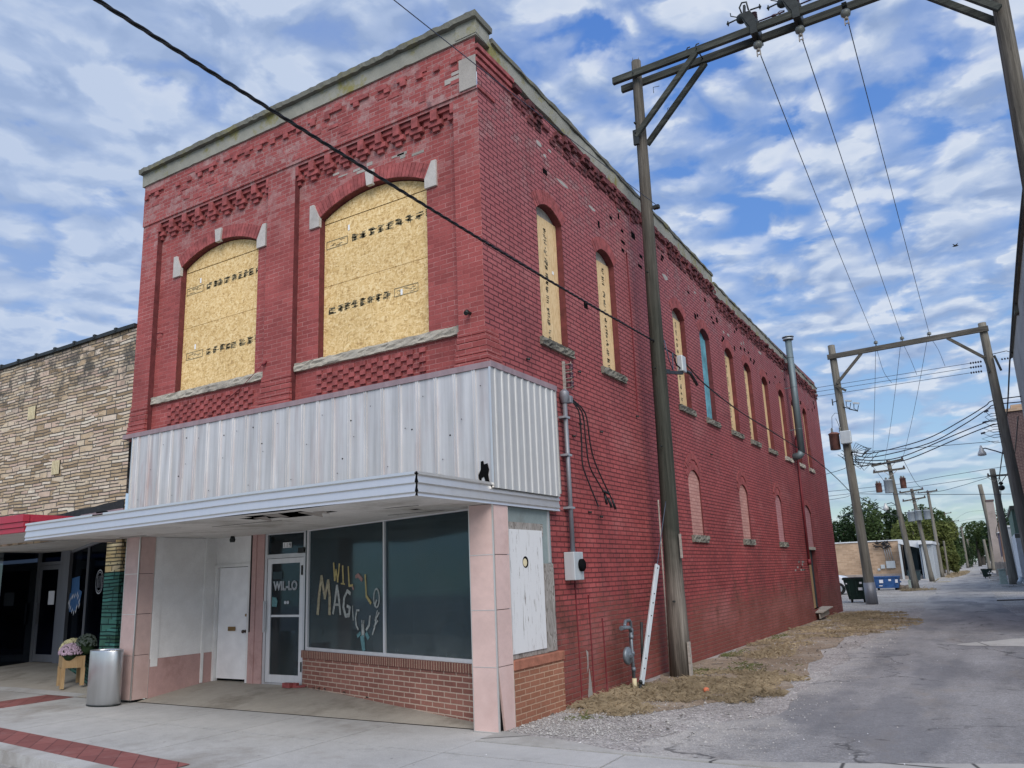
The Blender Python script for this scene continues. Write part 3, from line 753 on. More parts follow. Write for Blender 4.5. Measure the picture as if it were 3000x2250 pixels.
def rock_sill(mb, f, u0, u1, z0, z1, out, base=0.0, seg=.07, jit=.022, seams=()):
    n = max(2, int((u1 - u0) / seg)); rows = 4; k = len(mb.v)
    for i in range(n + 1):
        u = u0 + (u1 - u0) * i / n
        for j in range(rows + 1):
            z = z0 + (z1 - z0) * j / rows
            e = (1 if 0 < j < rows else .4)
            d = base - out - (U(-jit, jit) * e)
            mb.v.append(f(u + (U(-.01, .01) if 0 < i < n else 0), z + (U(-.006, .006)), d))
        mb.v.append(f(u, z1, base + .05)); mb.v.append(f(u, z0, base + .05))
    m = rows + 3
    for i in range(n):
        for j in range(m):
            j2 = (j + 1) % m
            mb.f.append((k + i * m + j, k + (i + 1) * m + j, k + (i + 1) * m + j2, k + i * m + j2)); mb.sm.append(False)
    mb.f.append(tuple(k + j for j in range(m))); mb.sm.append(False)
    mb.f.append(tuple(k + n * m + j for j in reversed(range(m)))); mb.sm.append(False)
def wire(name, pts, r, mat, label, cat='overhead wire', group=None, sag=0.0, n=14, parent=None, twist=False):
    P_ = []
    if len(pts) == 2:
        a, b = Vector(pts[0]), Vector(pts[1])
        for i in range(n + 1):
            t = i / n; p = a.lerp(b, t); p.z -= sag * 4 * t * (1 - t); P_.append(p)
    else:
        pv = [Vector(p) for p in pts]; pv = [pv[0]] + pv + [pv[-1]]
        for i in range(1, len(pv) - 2):
            for q in range(6):
                t = q / 6; p0, p1, p2, p3 = pv[i - 1:i + 3]
                P_.append(.5 * ((2 * p1) + (p2 - p0) * t + (2 * p0 - 5 * p1 + 4 * p2 - p3) * t * t + (3 * p1 - p0 - 3 * p2 + p3) * t ** 3))
        P_.append(pv[-1])
    mb = MB()
    if twist:
        q = []
        N_ = 260
        L_ = [P_[0]]
        tot = len(P_) - 1
        for ph in (0, 2.1, 4.2):
            q = []
            for i in range(N_ + 1):
                t = i / N_ * tot; a = int(min(t, tot - 1)); p = P_[a].lerp(P_[a + 1], t - a)
                an = i * .55 + ph; q.append(p + Vector((cos(an) * r * .62, 0, sin(an) * r * .62)))
            mb.tube(q, r * .55, 5)
    else: mb.tube(P_, r, 5)
    o = mb.build(name, mat, parent, recalc=False)
    if parent is None: tag(o, label, cat, group)
    return o
def stroke(mb, pts, w, plane, lift=.002):
    """flat brush strokes; plane(u, v, lift) -> world"""
    for (a, b) in zip(pts[:-1], pts[1:]):
        a2 = Vector((a[0], a[1])); b2 = Vector((b[0], b[1])); d = (b2 - a2)
        if d.length < 1e-6: continue
        d.normalize(); nn = Vector((-d.y, d.x)); a2 = a2 - d * w * .25; b2 = b2 + d * w * .25
        w1, w2 = w * U(.95, 1.35) / 2, w * U(.95, 1.35) / 2
        q = [a2 + nn * w1, b2 + nn * w2, b2 - nn * w2, a2 - nn * w1]
        lift += .00005
        mb.poly([plane(p.x, p.y, lift) for p in q])
def text_mesh(mb, txt, size, plane, lift=.002, outline=0.0):
    cu = bpy.data.curves.new('t', 'FONT'); cu.body = txt; cu.size = size; cu.align_x = 'CENTER'
    if outline: cu.fill_mode = 'NONE'; cu.bevel_depth = outline
    o = bpy.data.objects.new('t', cu); COL.objects.link(o)
    bpy.context.view_layer.update()
    me = o.to_mesh()
    k = len(mb.v); mb.v += [tuple(plane(v.co.x, v.co.y, lift + (v.co.z if outline else 0))) for v in me.vertices]
    for p in me.polygons: mb.f.append(tuple(k + i for i in p.vertices)); mb.sm.append(False)
    o.to_mesh_clear(); bpy.data.objects.remove(o); bpy.data.curves.remove(cu)
# ================================================================== SETTING
# ground sheet to the horizon, pavement, alley
g = MB().poly([(-700, -400, -.13), (700, -400, -.13), (700, 1500, -.13), (-700, 1500, -.13)])
tag(MB().poly([(-700, .32, -.004), (700, .32, -.004), (700, 1500, -.004), (-700, 1500, -.004)]).build('ground', 'ground'), kind='structure')
YT = lambda x: -2.16 - .09 * (x + 6.41)             # inner edge of the red paving: the kerb runs slightly askew
YB = lambda x: YT(x) - .45
YC = lambda x: max(-3.2, YB(x) - .20)
tag(MB().poly([(-80, -40, -.135), (80, -40, -.135), (80, -3.19, -.128), (-1.4, -3.19, -.128), (-20, YC(-20) + .02, -.128), (-80, YC(-20) + .02, -.128)]).build('street', 'street'), kind='structure')
m = MB(); x = -20
while x < -2.0: m.hexa([(x, YC(x) - .015, -.16), (x + 1.497, YC(x + 1.497) - .015, -.16), (x + 1.497, YB(x + 1.497) - .006, -.16), (x, YB(x) - .006, -.16), (x, YC(x), .007), (x + 1.497, YC(x + 1.497), .007), (x + 1.497, YB(x + 1.497) - .006, .009), (x, YB(x) - .006, .009)]); x += 1.5
tag(m.build('curb', 'slab'), kind='structure')
m = MB(); x = -20
while x < -2.0: m.poly([(x, YB(x), .005), (x + 1.5, YB(x + 1.5), .005), (x + 1.5, YT(x + 1.5), .005), (x, YT(x), .005)]); x += 1.5
tag(m.build('brick_paving', 'paver'), kind='structure')
m = MB()
xs = [-8.35, -7.45, -6.0, -4.5, -3.05, -1.5, .06, 1.78, 3.3, 4.9, 6.6, 8.4]
for a, b in zip(xs[:-1], xs[1:]):
    for (y0, y1) in ((-2.352, -1.16), (-1.16, -.02)):
        if a >= 0: y1 = min(y1, -.58)
        zt = U(-.003, .001); lo = (lambda x: YC(x) + .01) if (y0 < -2 and a < .1) else (lambda x: y0 + .009)
        m.hexa([(a + .009, lo(a), -.1), (b - .009, lo(b), -.1), (b - .009, y1 - .009, -.1), (a + .009, y1 - .009, -.1), (a + .009, lo(a), zt), (b - .009, lo(b), zt), (b - .009, y1 - .009, zt), (a + .009, y1 - .009, zt)])
for a, b in ((-13.4, -11.8), (-11.8, -10.3), (-10.3, -9.2)):
    for (y0, y1) in ((YC(a), -1.16), (-1.16, -.02)): m.box((a + .006, y0 + .01, -.1), (b - .006, y1 - .006, 0))
m.box((-20, YC(-20), -.1), (-13.41, -.02, 0))
m.box((.25, -3.2, -.12), (9, -2.356, -.002))
tag(m.build('sidewalk', 'slab'), kind='structure')
tag(MB().box((-19, YC(-15), -.12), (9, .33, -.02)).build('sidewalk_bed', 'joint_soil'), kind='structure')
tag(MB().box((-9.19, -2.2, -.1), (-8.36, .3, -.002)).build('brick_paving', 'paver'), kind='structure')
# broken concrete apron between pavement and alley
m = MB(); N_ = 110; x0_, x1_ = .07, 8.0; EDGE = [(.0, -.03), (1.0, -.24), (1.6, -.46), (2.3, -.54), (3.0, -.42), (3.75, -.19), (5.0, .30), (8.0, 1.2)]
def edge_y(x):
    for (xa, ya), (xb, yb) in zip(EDGE[:-1], EDGE[1:]):
        if x <= xb: return ya + (yb - ya) * (x - xa) / (xb - xa)
    return EDGE[-1][1]
pr_ = None
for i in range(N_ + 1):
    x = x0_ + (x1_ - x0_) * i / N_
    e = max(-.575, edge_y(x) + .035 * noise.noise(Vector((x * 3, 1, 0))) + .025 * noise.noise(Vector((x * 13, 4, 0))))
    if pr_: m.hexa([(pr_[0], -.578, -.05), (x, -.578, -.05), (x, e, -.05), (pr_[0], pr_[1], -.05), (pr_[0], -.578, .010), (x, -.578, .010), (x, e, .010), (pr_[0], pr_[1], .010)])
    pr_ = (x, e)
tag(m.build('apron', 'slab_old'), kind='structure')
def strip(name, mat, left, right, z, jit=.06, step=.35, kind='structure', freq=1.3):
    """ground strip between two polylines x(y)"""
    def ev(pl, y):
        for (ya, xa), (yb, xb) in zip(pl[:-1], pl[1:]):
            if y <= yb: return xa + (xb - xa) * (y - ya) / (yb - ya)
        return pl[-1][1]
    mb = MB(); y = left[0][0]; y1 = left[-1][0]; rows = []
    while True:
        j1 = jit * (noise.noise(Vector((y * freq, 3, z * 900))) + .5 * noise.noise(Vector((y * freq * 4, 8, 1)))) * 2
        j2 = jit * (noise.noise(Vector((y * freq, 13, z * 700))) + .5 * noise.noise(Vector((y * freq * 4, 18, 1)))) * 2
        rows.append(((ev(left, y) + j1, y, z), (ev(right, y) + j2, y, z)))
        if y >= y1: break
        y = min(y + step * (1 + max(0, y) / 12), y1)
    for a, b in zip(rows[:-1], rows[1:]): mb.poly([a[0], a[1], b[1], b[0]])
    return tag(mb.build(name, mat), kind=kind)
strip('gravel_verge', 'gravel', [(-.56, .08), (1.4, .02), (24, .02), (26, -6)], [(-.56, 9), (24, 9), (26, 9)], .000)
strip('dirt_verge', 'dirt', [(1.3, .03), (24.0, .03)], [(1.3, .9), (3.4, 2.25), (6, 2.2), (9, 1.9), (13, 1.7), (15, 2.4), (18, 2.7), (24, .9)], .004, .14)
strip('alley_road', 'asphalt', [(-.56, 2.0), (.1, 1.75), (1.0, 2.1), (2.2, 2.55), (5, 2.55), (9, 2.35), (14, 2.4), (20, 2.9), (30, 2.3), (60, 1.6), (110, 1.5), (260, 1.9)],
      [(-.56, 9), (9, 8.8), (14, 6.4), (22, 5.3), (30, 4.9), (60, 4.4), (110, 4.0), (260, 3.8)], .006, .10)
strip('asphalt_patch', 'slab_old', [(10.9, 4.35), (11.2, 4.1), (12.9, 5.4)], [(10.9, 6.6), (11.2, 6.7), (12.9, 6.7)], .010, .05, .1)
strip('parking_lot', 'asphalt', [(52, -14), (75, -14)], [(52, -.6), (58, .4), (75, -.2)], .004, .2)

# ------------------------------------------------------------------ red brick building
B = thing('brick_building', (-3.6, 12, 0), 'two-storey corner building of painted red brick with boarded arched windows and a metal canopy', 'building')
# openings on the alley wall (start, end, sill top, spring, rise)
UW = [(1.53, 2.34), (3.61, 4.37), (7.41, 8.19), (9.24, 10.00), (11.24, 12.03), (13.06, 13.82), (15.03, 15.78), (17.15, 17.92), (19.02, 19.78), (20.88, 21.57)]
UOP = [(a, b, 5.03, 7.06, .17) for a, b in UW]
LW = [(7.50, 8.27), (11.30, 12.08), (15.07, 15.83)]
LOP = [(a, b, 2.38, 3.52, .20) for a, b in LW]
DOP = (18.84, 20.15, .34, 3.40, .25)
m = MB()
wall(m, side, 0, 24.2, 4.0, 8.75, UOP)
wall(m, side, 1.45, 24.2, -.1, 4.0, LOP + [DOP])
m.poly([side(0, 2.58), side(1.45, 2.58), side(1.45, 4.0), side(0, 4.0)])
m.box((-7.33, 24.1, -.1), (-.003, 24.2, 8.4))
m.build('side_wall', 'brick_side', B)
m = MB()
m.poly([(-.001, 1.45, -.1), (-.30, 1.45, -.1), (-.30, 1.45, 2.58), (-.001, 1.45, 2.58)])
m.build('wall_end', 'brick_dark', B)
# core that closes the volume: roof, left wall
m = MB(); m.box((-7.345, .35, 3.0), (-7.25, 24.0, 8.9)); m.box((-7.24, .35, 8.2), (-.25, 24.0, 8.3)); m.build('roof_and_party_wall', 'brick_dark', B)
# windows of the alley side
for i, (q, (a, b)) in enumerate(zip(UOP, UW)):
    w = thing('window', (0, (a + b) / 2, 5.03), None, None); w.parent = B; w.location = Vector((0, (a + b) / 2, 5.03)) - B.location
    mt = 'osb_blue' if i == 3 else 'osb_side'
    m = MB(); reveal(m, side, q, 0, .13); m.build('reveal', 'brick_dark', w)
    brd = MB().prism([side(a + .004, 5.04, .105), side(b - .004, 5.04, .105), side(b - .004, 7.06 + U(-.03, .03), .105), side(a + .004, 7.06 + U(-.03, .03), .105)], (-.015, 0, 0)).build('board', mt, w, label='turquoise painted board' if i == 3 else None)
    MB().prism([side(u, z, .125) for u, z in [(a, 7.0)] + arch(a, b, 7.06, .17) + [(b, 7.0)]], (-.01, 0, 0)).build('arch_filler', 'weathered' if i != 3 else 'osb_blue', w)
    if i < 9 and i != 3:
        m = MB(); uc = a + (b - a) * U(.50, .66); z = 5.05
        while z < 6.9:
            h = U(.05, .16)
            if R() < .93:
                for k in range(random.randint(9, 15)):
                    zz = z + U(0, h); ww = U(.02, .08); uu = uc + U(-.03, .03)
                    m.poly([side(uu - ww / 2, zz, .1035), side(uu + ww / 2, zz, .1035), side(uu + ww / 2, zz + U(.008, .022), .1035), side(uu - ww / 2, zz + U(.008, .022), .1035)])
            z += h + U(.02, .08)
        m.build('ink_stamp', 'ink_faint', brd)
    m = MB(); rock_sill(m, side, a - .09, b + .13, 4.91, 5.03, .05, 0, .06, .022); m.build('sill', 'stone_sill_dark' if i < 7 else 'stone_sill', w)
    m = MB(); arch_ring(m, side, a, b, 7.06, .17, .22, 0, .006); m.build('arch', 'brick_plain', w)
    if i == 0: box('sticker', (-.1030, 2.14, 6.22), (-.1025, 2.19, 6.27), 'white_sticker', brd)
for i, (q, (a, b)) in enumerate(zip(LOP, LW)):
    w = thing('bricked_window', (0, (a + b) / 2, 2.38), None, None); w.parent = B; w.location = Vector((0, (a + b) / 2, 2.38)) - B.location
    m = MB(); reveal(m, side, q, 0, .035); m.build('reveal', 'brick_dark', w)
    MB().poly([side(u, z, .03) for u, z in [(a, 2.38)] + arch(a, b, 3.52, .20) + [(b, 2.38)]]).build('brick_infill', 'brick_infill' if i < 2 else 'brick_infill_pink', w)
    m = MB(); rock_sill(m, side, a - .08, b + .13, 2.24, 2.38, .05, 0, .06, .025); m.build('sill', 'stone_sill_dark', w)
    m = MB(); arch_ring(m, side, a, b, 3.52, .20, .15, 0, .008, bw=.07); arch_ring(m, side, a, b, 3.70, .24, .14, 0, .012, bw=.07); m.build('arch', 'brick_plain', w)
# side doorway near the far corner
w = thing('side_door', (0, 19.5, .34), None, None); w.parent = B; w.location = Vector((0, 19.5, .34)) - B.location
m = MB(); reveal(m, side, DOP, 0, .22); m.build('reveal', 'brick_dark', w)
MB().poly([side(u, z, .03) for u, z in [(18.84, 2.3)] + arch(18.84, 20.15, 3.40, .25) + [(20.15, 2.3)]]).build('brick_infill', 'brick_infill_pink', w)
m = MB(); m.box(side(18.80, 2.20, -.015), side(20.19, 2.29, .2)); m.build('lintel', 'stone_sill', w)
m = MB(); m.box(side(18.85, .36, .05), side(19.45, 2.19, .07)); m.build('door_board', 'pine', w)
m = MB(); m.box(side(19.46, .36, .12), side(20.14, 2.19, .14)); m.build('door_leaf', 'dark_door', w)
m = MB(); m.bar((.05, 18.9, .24), (.16, 20.2, .36), .35, .03); m.bar((.12, 18.9, .12), (.2, 20.1, .20), .03, .14); m.build('threshold', 'weathered', w)
m = MB(); arch_ring(m, side, 18.84, 20.15, 3.40, .25, .2, 0, .008); m.build('arch', 'brick_plain', w)

# cornice on the alley side: three corbelled courses near the corner, broken brickwork beyond
m = MB()
m.box((.002, -.03, 8.80), (.045, .95, 8.865)); m.box((.002, -.03, 8.70), (.03, 1.0, 8.762)); m.box((.002, -.03, 8.60), (.018, 1.05, 8.66)); m.box((.002, -.02, 8.19), (.025, .42, 8.235))
m.build('cornice_courses', 'brick_plain', B)
m = MB()
y = .9
while y < 24.1:
    drop = -.02 * y
    base = 8.78 + drop * .8 if y < 10.7 else 8.42 - (y - 10.7) * .006
    for r, (dz, pr, keep) in enumerate(((0, .085, .78), (-.072, .07, .60), (-.144, .055, .62), (-.216, .035, .70), (-.288, .02, .55))):
        wdt = .11 if r in (1, 3) else .21
        for k in range(2 if wdt < .2 else 1):
            if R() < keep * (1 if noise.noise(Vector((y * .8, r, 0))) > -.35 else .25):
                ya = y + k * .12 + U(-.01, .01) + (.06 if r % 2 else 0); p_ = pr * U(.6, 1.15)
                m.box((.001, ya, base + dz - .066 + U(-.008, .008)), (p_, ya + wdt * .88, base + dz + U(-.008, .004)))
    y += .235
m.build('broken_corbelling', 'brick_broken', B)
m = MB()
for k in range(46):
    y = U(1.5, 23.5); z = U(7.3, 8.3) - (0.02 * y); w_ = U(.06, .2); h_ = random.choice((.06, .065, .13))
    m.box((.0005, y, z), (.003, y + w_, z + h_))
for y, z in ((9.9, 8.02), (13.3, 7.55), (13.9, 7.4), (14.3, 7.45), (15.1, 7.3), (15.7, 7.35), (16.0, 7.15), (17.5, 7.4), (12.9, 7.5), (1.8, 7.75), (3.0, 5.9)):
    m.box((.0006, y, z), (.0035, y + .14, z + .09))
m.build('missing_bricks', 'black_gap', B)
m = MB()
for k in range(16):
    y = U(.6, 22); z = U(7.8, 8.45) - .02 * y; a_ = U(.05, .22); h_ = U(.03, .07); m.prism([(.0004, y + a_ * cos(i * .785) * U(.6, 1.1), z + h_ * sin(i * .785) * U(.6, 1.1)) for i in range(8)], (.0022, 0, 0))
for k in range(14): y = U(16.6, 18.0); z = random.choice((1.55, 1.63, 1.71, 1.79)); m.box((.0004, y, z), (.0026, y + .18, z + .055))
m.build('cement_repairs', 'patch', B)
m = MB()
slope_beam(m, -.06, .30, 9.02, 9.235, 8.99, 9.20, -.30, .035); slope_beam(m, .30, 10.68, 8.86, 9.10, 8.60, 8.90, -.30, .028); slope_beam(m, 10.7, 24.25, 8.43, 8.70, 8.33, 8.50, -.30, .035)
m.box((-.30, 23.6, 8.2), (.03, 24.22, 8.5))
m.build('parapet_side', 'concrete_cap', B)
m = MB()
slope_beam(m, -.118, .32, 9.24, 9.325, 9.21, 9.30, -.36, .075); slope_beam(m, .34, 10.74, 9.10, 9.165, 8.90, 8.955, -.36, .055, .02, .1); slope_beam(m, 10.76, 24.32, 8.70, 8.76, 8.50, 8.555, -.36, .055, .02, .1)
m.build('coping_side', 'coping', B)

# ---- front facade
BAYS = [(-6.90, -4.06), (-3.45, -.41)]
OPF = [(-6.31, -4.36, 4.92, 7.18, .26), (-3.0, -.96, 4.92, 7.18, .26)]
PD = .10
m = MB()
m.poly([front(-7.345, 8.19, -.022), front(0.0, 8.19, -.022), front(0.0, 9.05, -.022), front(-7.345, 9.05, -.022)])
m.poly([front(-7.345, 8.19, -.022), front(0.0, 8.19, -.022), front(0.0, 8.19, 0.0), front(-7.345, 8.19, 0.0)])
m.poly([front(-7.345, 8.19, -.022), front(-7.345, 9.05, -.022), front(-7.345, 9.05, .4), front(-7.345, 8.19, .4)])
for (a, b) in ((-7.345, -6.90), (-4.06, -3.45), (-.41, 0.0)):
    m.poly([front(a, 4.20), front(b, 4.20), front(b, 8.19), front(a, 8.19)])
for (a, b) in BAYS: m.poly([front(a, 8.14), front(b, 8.14), front(b, 8.19), front(a, 8.19)])
m.build('front_piers_and_frieze', 'brick_front', B)
m = MB()
for (a, b), q in zip(BAYS, OPF): wall(m, front, a, b, 4.20, 8.15, [q], base=PD)
m.build('front_bay_panels', 'brick_front', B)
for (a, b), q in zip(BAYS, OPF):
    m = MB()
    m.poly([front(a, 4.2, 0), front(a, 8.14, 0), front(a, 8.14, PD), front(a, 4.2, PD)]); m.poly([front(b, 4.2, 0), front(b, 8.14, 0), front(b, 8.14, PD), front(b, 4.2, PD)])
    m.poly([front(a, 8.14, 0), front(b, 8.14, 0), front(b, 8.14, PD), front(a, 8.14, PD)])
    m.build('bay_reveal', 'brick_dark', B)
m = MB(); m.poly([(-7.345, 0, 4.2), (-7.345, 0, 8.19), (-7.345, .4, 8.19), (-7.345, .4, 4.2)]); m.build('wall_end', 'brick_dark', B)
# stepped corbel tables hanging under the frieze
for (a, b), n_ in zip(BAYS, (8, 9)):
    m = MB(); stp = (b - a) / n_
    for i in range(n_ + 1):
        c = a + i * stp
        lo, hi = a + .001, b - .001
        def seg(x0, x1, z0, z1, d):
            x0 = max(lo, x0); x1 = min(hi, x1)
            if x1 - x0 > .02: m.box((x0, d, z0), (x1, PD + .005, z1))
        seg(c - .055, c + .055, 7.985, 8.139, -.004)
        seg(c - .115, c + .115, 7.915, 7.984, .030)
        seg(c - .055, c + .055, 7.845, 7.914, .055)
        seg(c + .056, c + stp - .056, 8.075, 8.1385, .035)
        seg(c + .116, c + stp - .116, 7.99, 8.074, .070)
    m.build('corbel_table', 'brick_plain', B)
# upper dentil line
m = MB(); x = -7.30
while x < -.05:
    if R() < .72: m.box((x, -.055, 8.70 + U(-.004, .004)), (x + .105, -.020, 8.775))
    x += .30
for k in range(40):
    x = -7.3 + k * .18
    if R() < .62: m.box((x, -.062 + U(0, .02), 8.777), (x + .176, -.021, 8.84 + U(-.006, .003)))
m.build('dentil_course', 'brick_plain', B)
m = MB()
for k in range(38):
    x = U(-7.2, -.3); z = 8.25 + .068 * random.randint(0, 9); m.box((x, -.0255 - U(0, .006), z), (x + random.choice((.1, .205)), -.0215, z + .058))
m.build('flaking_bricks', 'brick_plain', B)
# checkerboard relief below the sills
m = MB()
for (x0, x1) in ((-6.45, -4.30), (-3.0, -.93)):
    m = MB(); n_ = int((x1 - x0) / .105)
    for r in range(5):
        for i in range(n_):
            if (i + r) % 2 == 0: m.box((x0 + i * .105, PD - .028, 4.405 + r * .068), (x0 + i * .105 + .1, PD + .005, 4.405 + r * .068 + .062))
    m.build('checker_relief', 'brick_plain', B)
# corbelled feet of the piers
m = MB()
for (a, b, e0, e1) in ((-7.345, -6.90, 0, .03), (-4.06, -3.45, .03, .03), (-.41, 0, .03, 0)):
    m = MB()
    for r in range(6):
        o_ = .010 * (r + 1) + .006
        m.box((a - (o_ if e0 else 0) * .6, -o_, 4.80 - r * .088 - .074), (b + (o_ if e1 else 0) * .6 + (o_ if b == 0 else 0), .0 if b != 0 else .30, 4.80 - r * .088))
    m.build('pier_corbel', 'brick_front', B)
# windows of the front
for k, (q, (a0_, b0_)) in enumerate(zip(OPF, BAYS)):
    a, b, zb, zs, rise = q
    w = thing('arched_window', (0, 0, 0), None, None); w.parent = B; w.location = Vector(((a + b) / 2, 0, zb)) - B.location
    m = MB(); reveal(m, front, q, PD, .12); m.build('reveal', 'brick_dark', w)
    top = [(a + .006, 7.106)] + [(u, z - .012) for u, z in arch(a + .006, b - .006, zs, rise)] + [(b - .006, 7.106)]
    bs = MB(); d_ = PD + .105
    bs.prism([front(u, z, d_) for u, z in top], (0, .012, 0))
    bs.prism([front(u, z, d_) for u, z in ((a + .006, 6.078), (b - .006, 6.078), (b - .006, 7.09), (a + .006, 7.09))], (0, .012, 0))
    bs.prism([front(u, z, d_ - .001) for u, z in ((a + .006, 4.925), (b - .006, 4.925), (b - .006, 6.070), (a + .006, 6.070))], (0, .012, 0))
    brd = bs.build('board', 'osb', w)
    box('backing', (a, d_ + .013, 4.9), (b, d_ + .02, 7.45), 'black_gap', w)
    # printed panel stamps: a framed box and a broken row of block marks
    m = MB()
    pf = lambda u, z, l=0: (u, d_ - .0025, z)
    for (zc, xa, xb, flip) in ((6.68, a + .03, b - .1, 0), (5.50 if k == 0 else 5.62, a + .1, b - .12, k)):
        x = xa + .02 if not flip else xb - .55
        bx = x
        for (p_, q_) in (((bx, zc), (bx + .42, zc)), ((bx, zc + .12), (bx + .42, zc + .12)), ((bx, zc), (bx, zc + .12)), ((bx + .42, zc), (bx + .42, zc + .12))): stroke(m, [p_, q_], .008, lambda u, v, l: (u, d_ - .0025 - l, v))
        for j in range(10):
            xx = bx + .03 + U(0, .3); zz = zc + .02 + .018 * random.randint(0, 4); m.poly([pf(xx, zz), pf(xx + U(.03, .09), zz), pf(xx + .05, zz + .009), pf(xx, zz + .009)])
        x = xa + .52 if not flip else xa
        xe = xb if not flip else xb - .62
        while x < xe:
            wd = U(.07, .15)
            for j in range(random.randint(16, 24)):
                zz = zc + U(0, .11); xx = x + U(0, wd * .6); ww = U(.03, .09); hh = U(.006, .014)
                m.poly([pf(xx, zz), pf(xx + ww, zz), pf(xx + ww, zz + hh), pf(xx, zz + hh)])
            for j in range(2):
                xx = x + U(0, wd * .8); ww = U(.008, .02); m.poly([pf(xx, zc), pf(xx + ww, zc), pf(xx + ww, zc + U(.06, .11)), pf(xx, zc + U(.06, .11))])
            x += wd + U(.03, .05)
    m.build('ink_stamp', 'ink', brd)
    m = MB()
    for (sx, sz) in (((a + .38, 6.84), (a + .32, 5.66)) if k == 0 else ((a + .48, 6.88), (b - .56, 5.62))):
        m.box((sx, d_ - .004, sz), (sx + .035, d_ - .002, sz + .09))
    m.build('sticker', 'white_sticker', brd)
    m = MB(); rock_sill(m, front, a0_ + .012, b0_ - .012, 4.80, 4.92, .055, PD, .07, .014); m.build('sill', 'stone_sill', w)
    m = MB(); arch_ring(m, front, a, b, zs, rise, .22, PD, .010, bw=.072); m.build('arch', 'brick_plain', w)
    m = MB(); c = (a + b) / 2 + (.0)
    m.prism([front(c - .085, 7.64, PD - .04), front(c + .085, 7.64, PD - .04), front(c + .055, 7.41, PD - .04), front(c - .055, 7.41, PD - .04)], (0, .06, 0))
    m.build('keystone', 'whitestone', w)
    for sg, e in ((-1, a), (1, b)):
        MB().prism([front(e + sg * .19, 7.03, PD - .035), front(e - sg * .01, 7.03, PD - .035), front(e - sg * .01, 7.18, PD - .035), front(e + sg * .11, 7.42, PD - .035), front(e + sg * .19, 7.42, PD - .035)], (0, .055, 0)).build('springer_stone', 'whitestone', w)
# concrete parapet of the front, coping, corner patch
m = MB(); rough_beam(m, (-7.40, -.05, 8.995), (.035, .26, 9.235), 0, 0, .12, .006); m.build('parapet_front', 'concrete_cap', B)
m = MB(); rough_beam(m, (-7.43, -.12, 9.24), (.072, .30, 9.325), 0, 0, .05, .009); m.build('coping_front', 'coping', B)
m = MB(); m.box((-.27, -.040, 8.22), (.004, -.020, 8.70)); m.box((-.52, -.030, 8.42), (-.271, -.0215, 8.50)); m.box((-.40, -.030, 8.52), (-.271, -.0215, 8.57)); m.build('corner_patch', 'patch', B)
m = MB()
for k in range(9):
    x = U(-3.0, -1.2); z = U(7.62, 7.82); m.box((x, PD - .004, z), (x + U(.08, .25), PD + .002, z + U(.02, .06)))
m.build('mortar_smears', 'patch', B)
# small fittings on the facade
m = MB(); m.cyl((-.22, .0, 5.02), (-.22, -.07, 5.02), .022, None, 8); m.cyl((-.22, -.07, 5.02), (-.22, -.11, 4.99), .035, .03, 10); m.build('floodlight_stub', 'darkmetal', B)
m = MB(); m.cyl((-3.98, .0, 5.05), (-4.0, -.06, 4.98), .02, None, 6); m.tube([(-4.0, -.05, 5.0), (-4.6, .06, 4.75), (-5.2, .08, 4.5), (-5.65, .07, 4.28)], .006, 4); m.build('bracket_and_cord', 'red_paint', B)
m = MB(); m.lathe((-5.45, PD - .006, 4.33), [(.045, 0), (.045, .01), (.02, .012)], 10, 'y'); m.build('vent_hole', 'black_gap', B)
m = MB(); m.tube([(-6.72, .09, 6.05), (-6.72, .03, 6.06), (-6.78, .02, 6.05)], .012, 5); m.tube([(-6.80, .03, 6.05), (-6.80, .05, 5.8)], .006, 4); m.build('wall_hook', 'red_paint', B)

# ribbed metal fascia
def ribbed(mb, f, u0, u1, z0, z1, pitch, base, out, rib=.045):
    pr = [(u0, 0)]; u = u0 + pitch * .4
    while u < u1 - rib:
        pr += [(u, 0), (u + .008, .014), (u + rib * .45, .014), (u + rib * .55, .006), (u + rib * .62, .006), (u + rib * .72, .014), (u + rib * 1.2, .014), (u + rib * 1.3, 0)]
        u += pitch
    pr.append((u1, 0))
    for (a, b) in zip(pr[:-1], pr[1:]):
        mb.poly([f(a[0], z0, base - a[1] * out), f(b[0], z0, base - b[1] * out), f(b[0], z1, base - b[1] * out), f(a[0], z1, base - a[1] * out)])
fas = thing('metal_fascia', (0, 0, 0), None, None); fas.parent = B; fas.location = Vector((-3.4, -.1, 3.5)) - B.location
m = MB(); ribbed(m, front, -7.06, .13, 2.74, 4.225, .295, -.11, 1.0, .05); m.build('front_sheeting', 'fascia', fas, recalc=False)
m = MB()
ribbed(m, side, -.108, 1.57, 2.74, 4.225, .165, -.13, 1.0, .035); m.poly([side(1.57, 2.74, -.13), side(1.57, 4.225, -.13), side(1.57, 4.225, 0), side(1.57, 2.74, 0)])
m.build('side_sheeting', 'fascia_side', fas, recalc=False)
m = MB(); m.box((.11, -.135, 2.74), (.138, -.112, 4.225)); m.box((-7.075, -.125, 2.74), (-7.05, -.02, 4.225)); m.box((.12, 1.555, 2.78), (.145, 1.58, 4.225)); m.build('corner_trim', 'canopy_trim', fas)
m = MB(); m.box((-7.34, -.132, 4.226), (.15, -.001, 4.30)); m.box((.001, 0, 4.226), (.15, 1.60, 4.30)); m.build('top_flashing', 'flash', fas)
m = MB(); cx, cz = -.0, 2.93
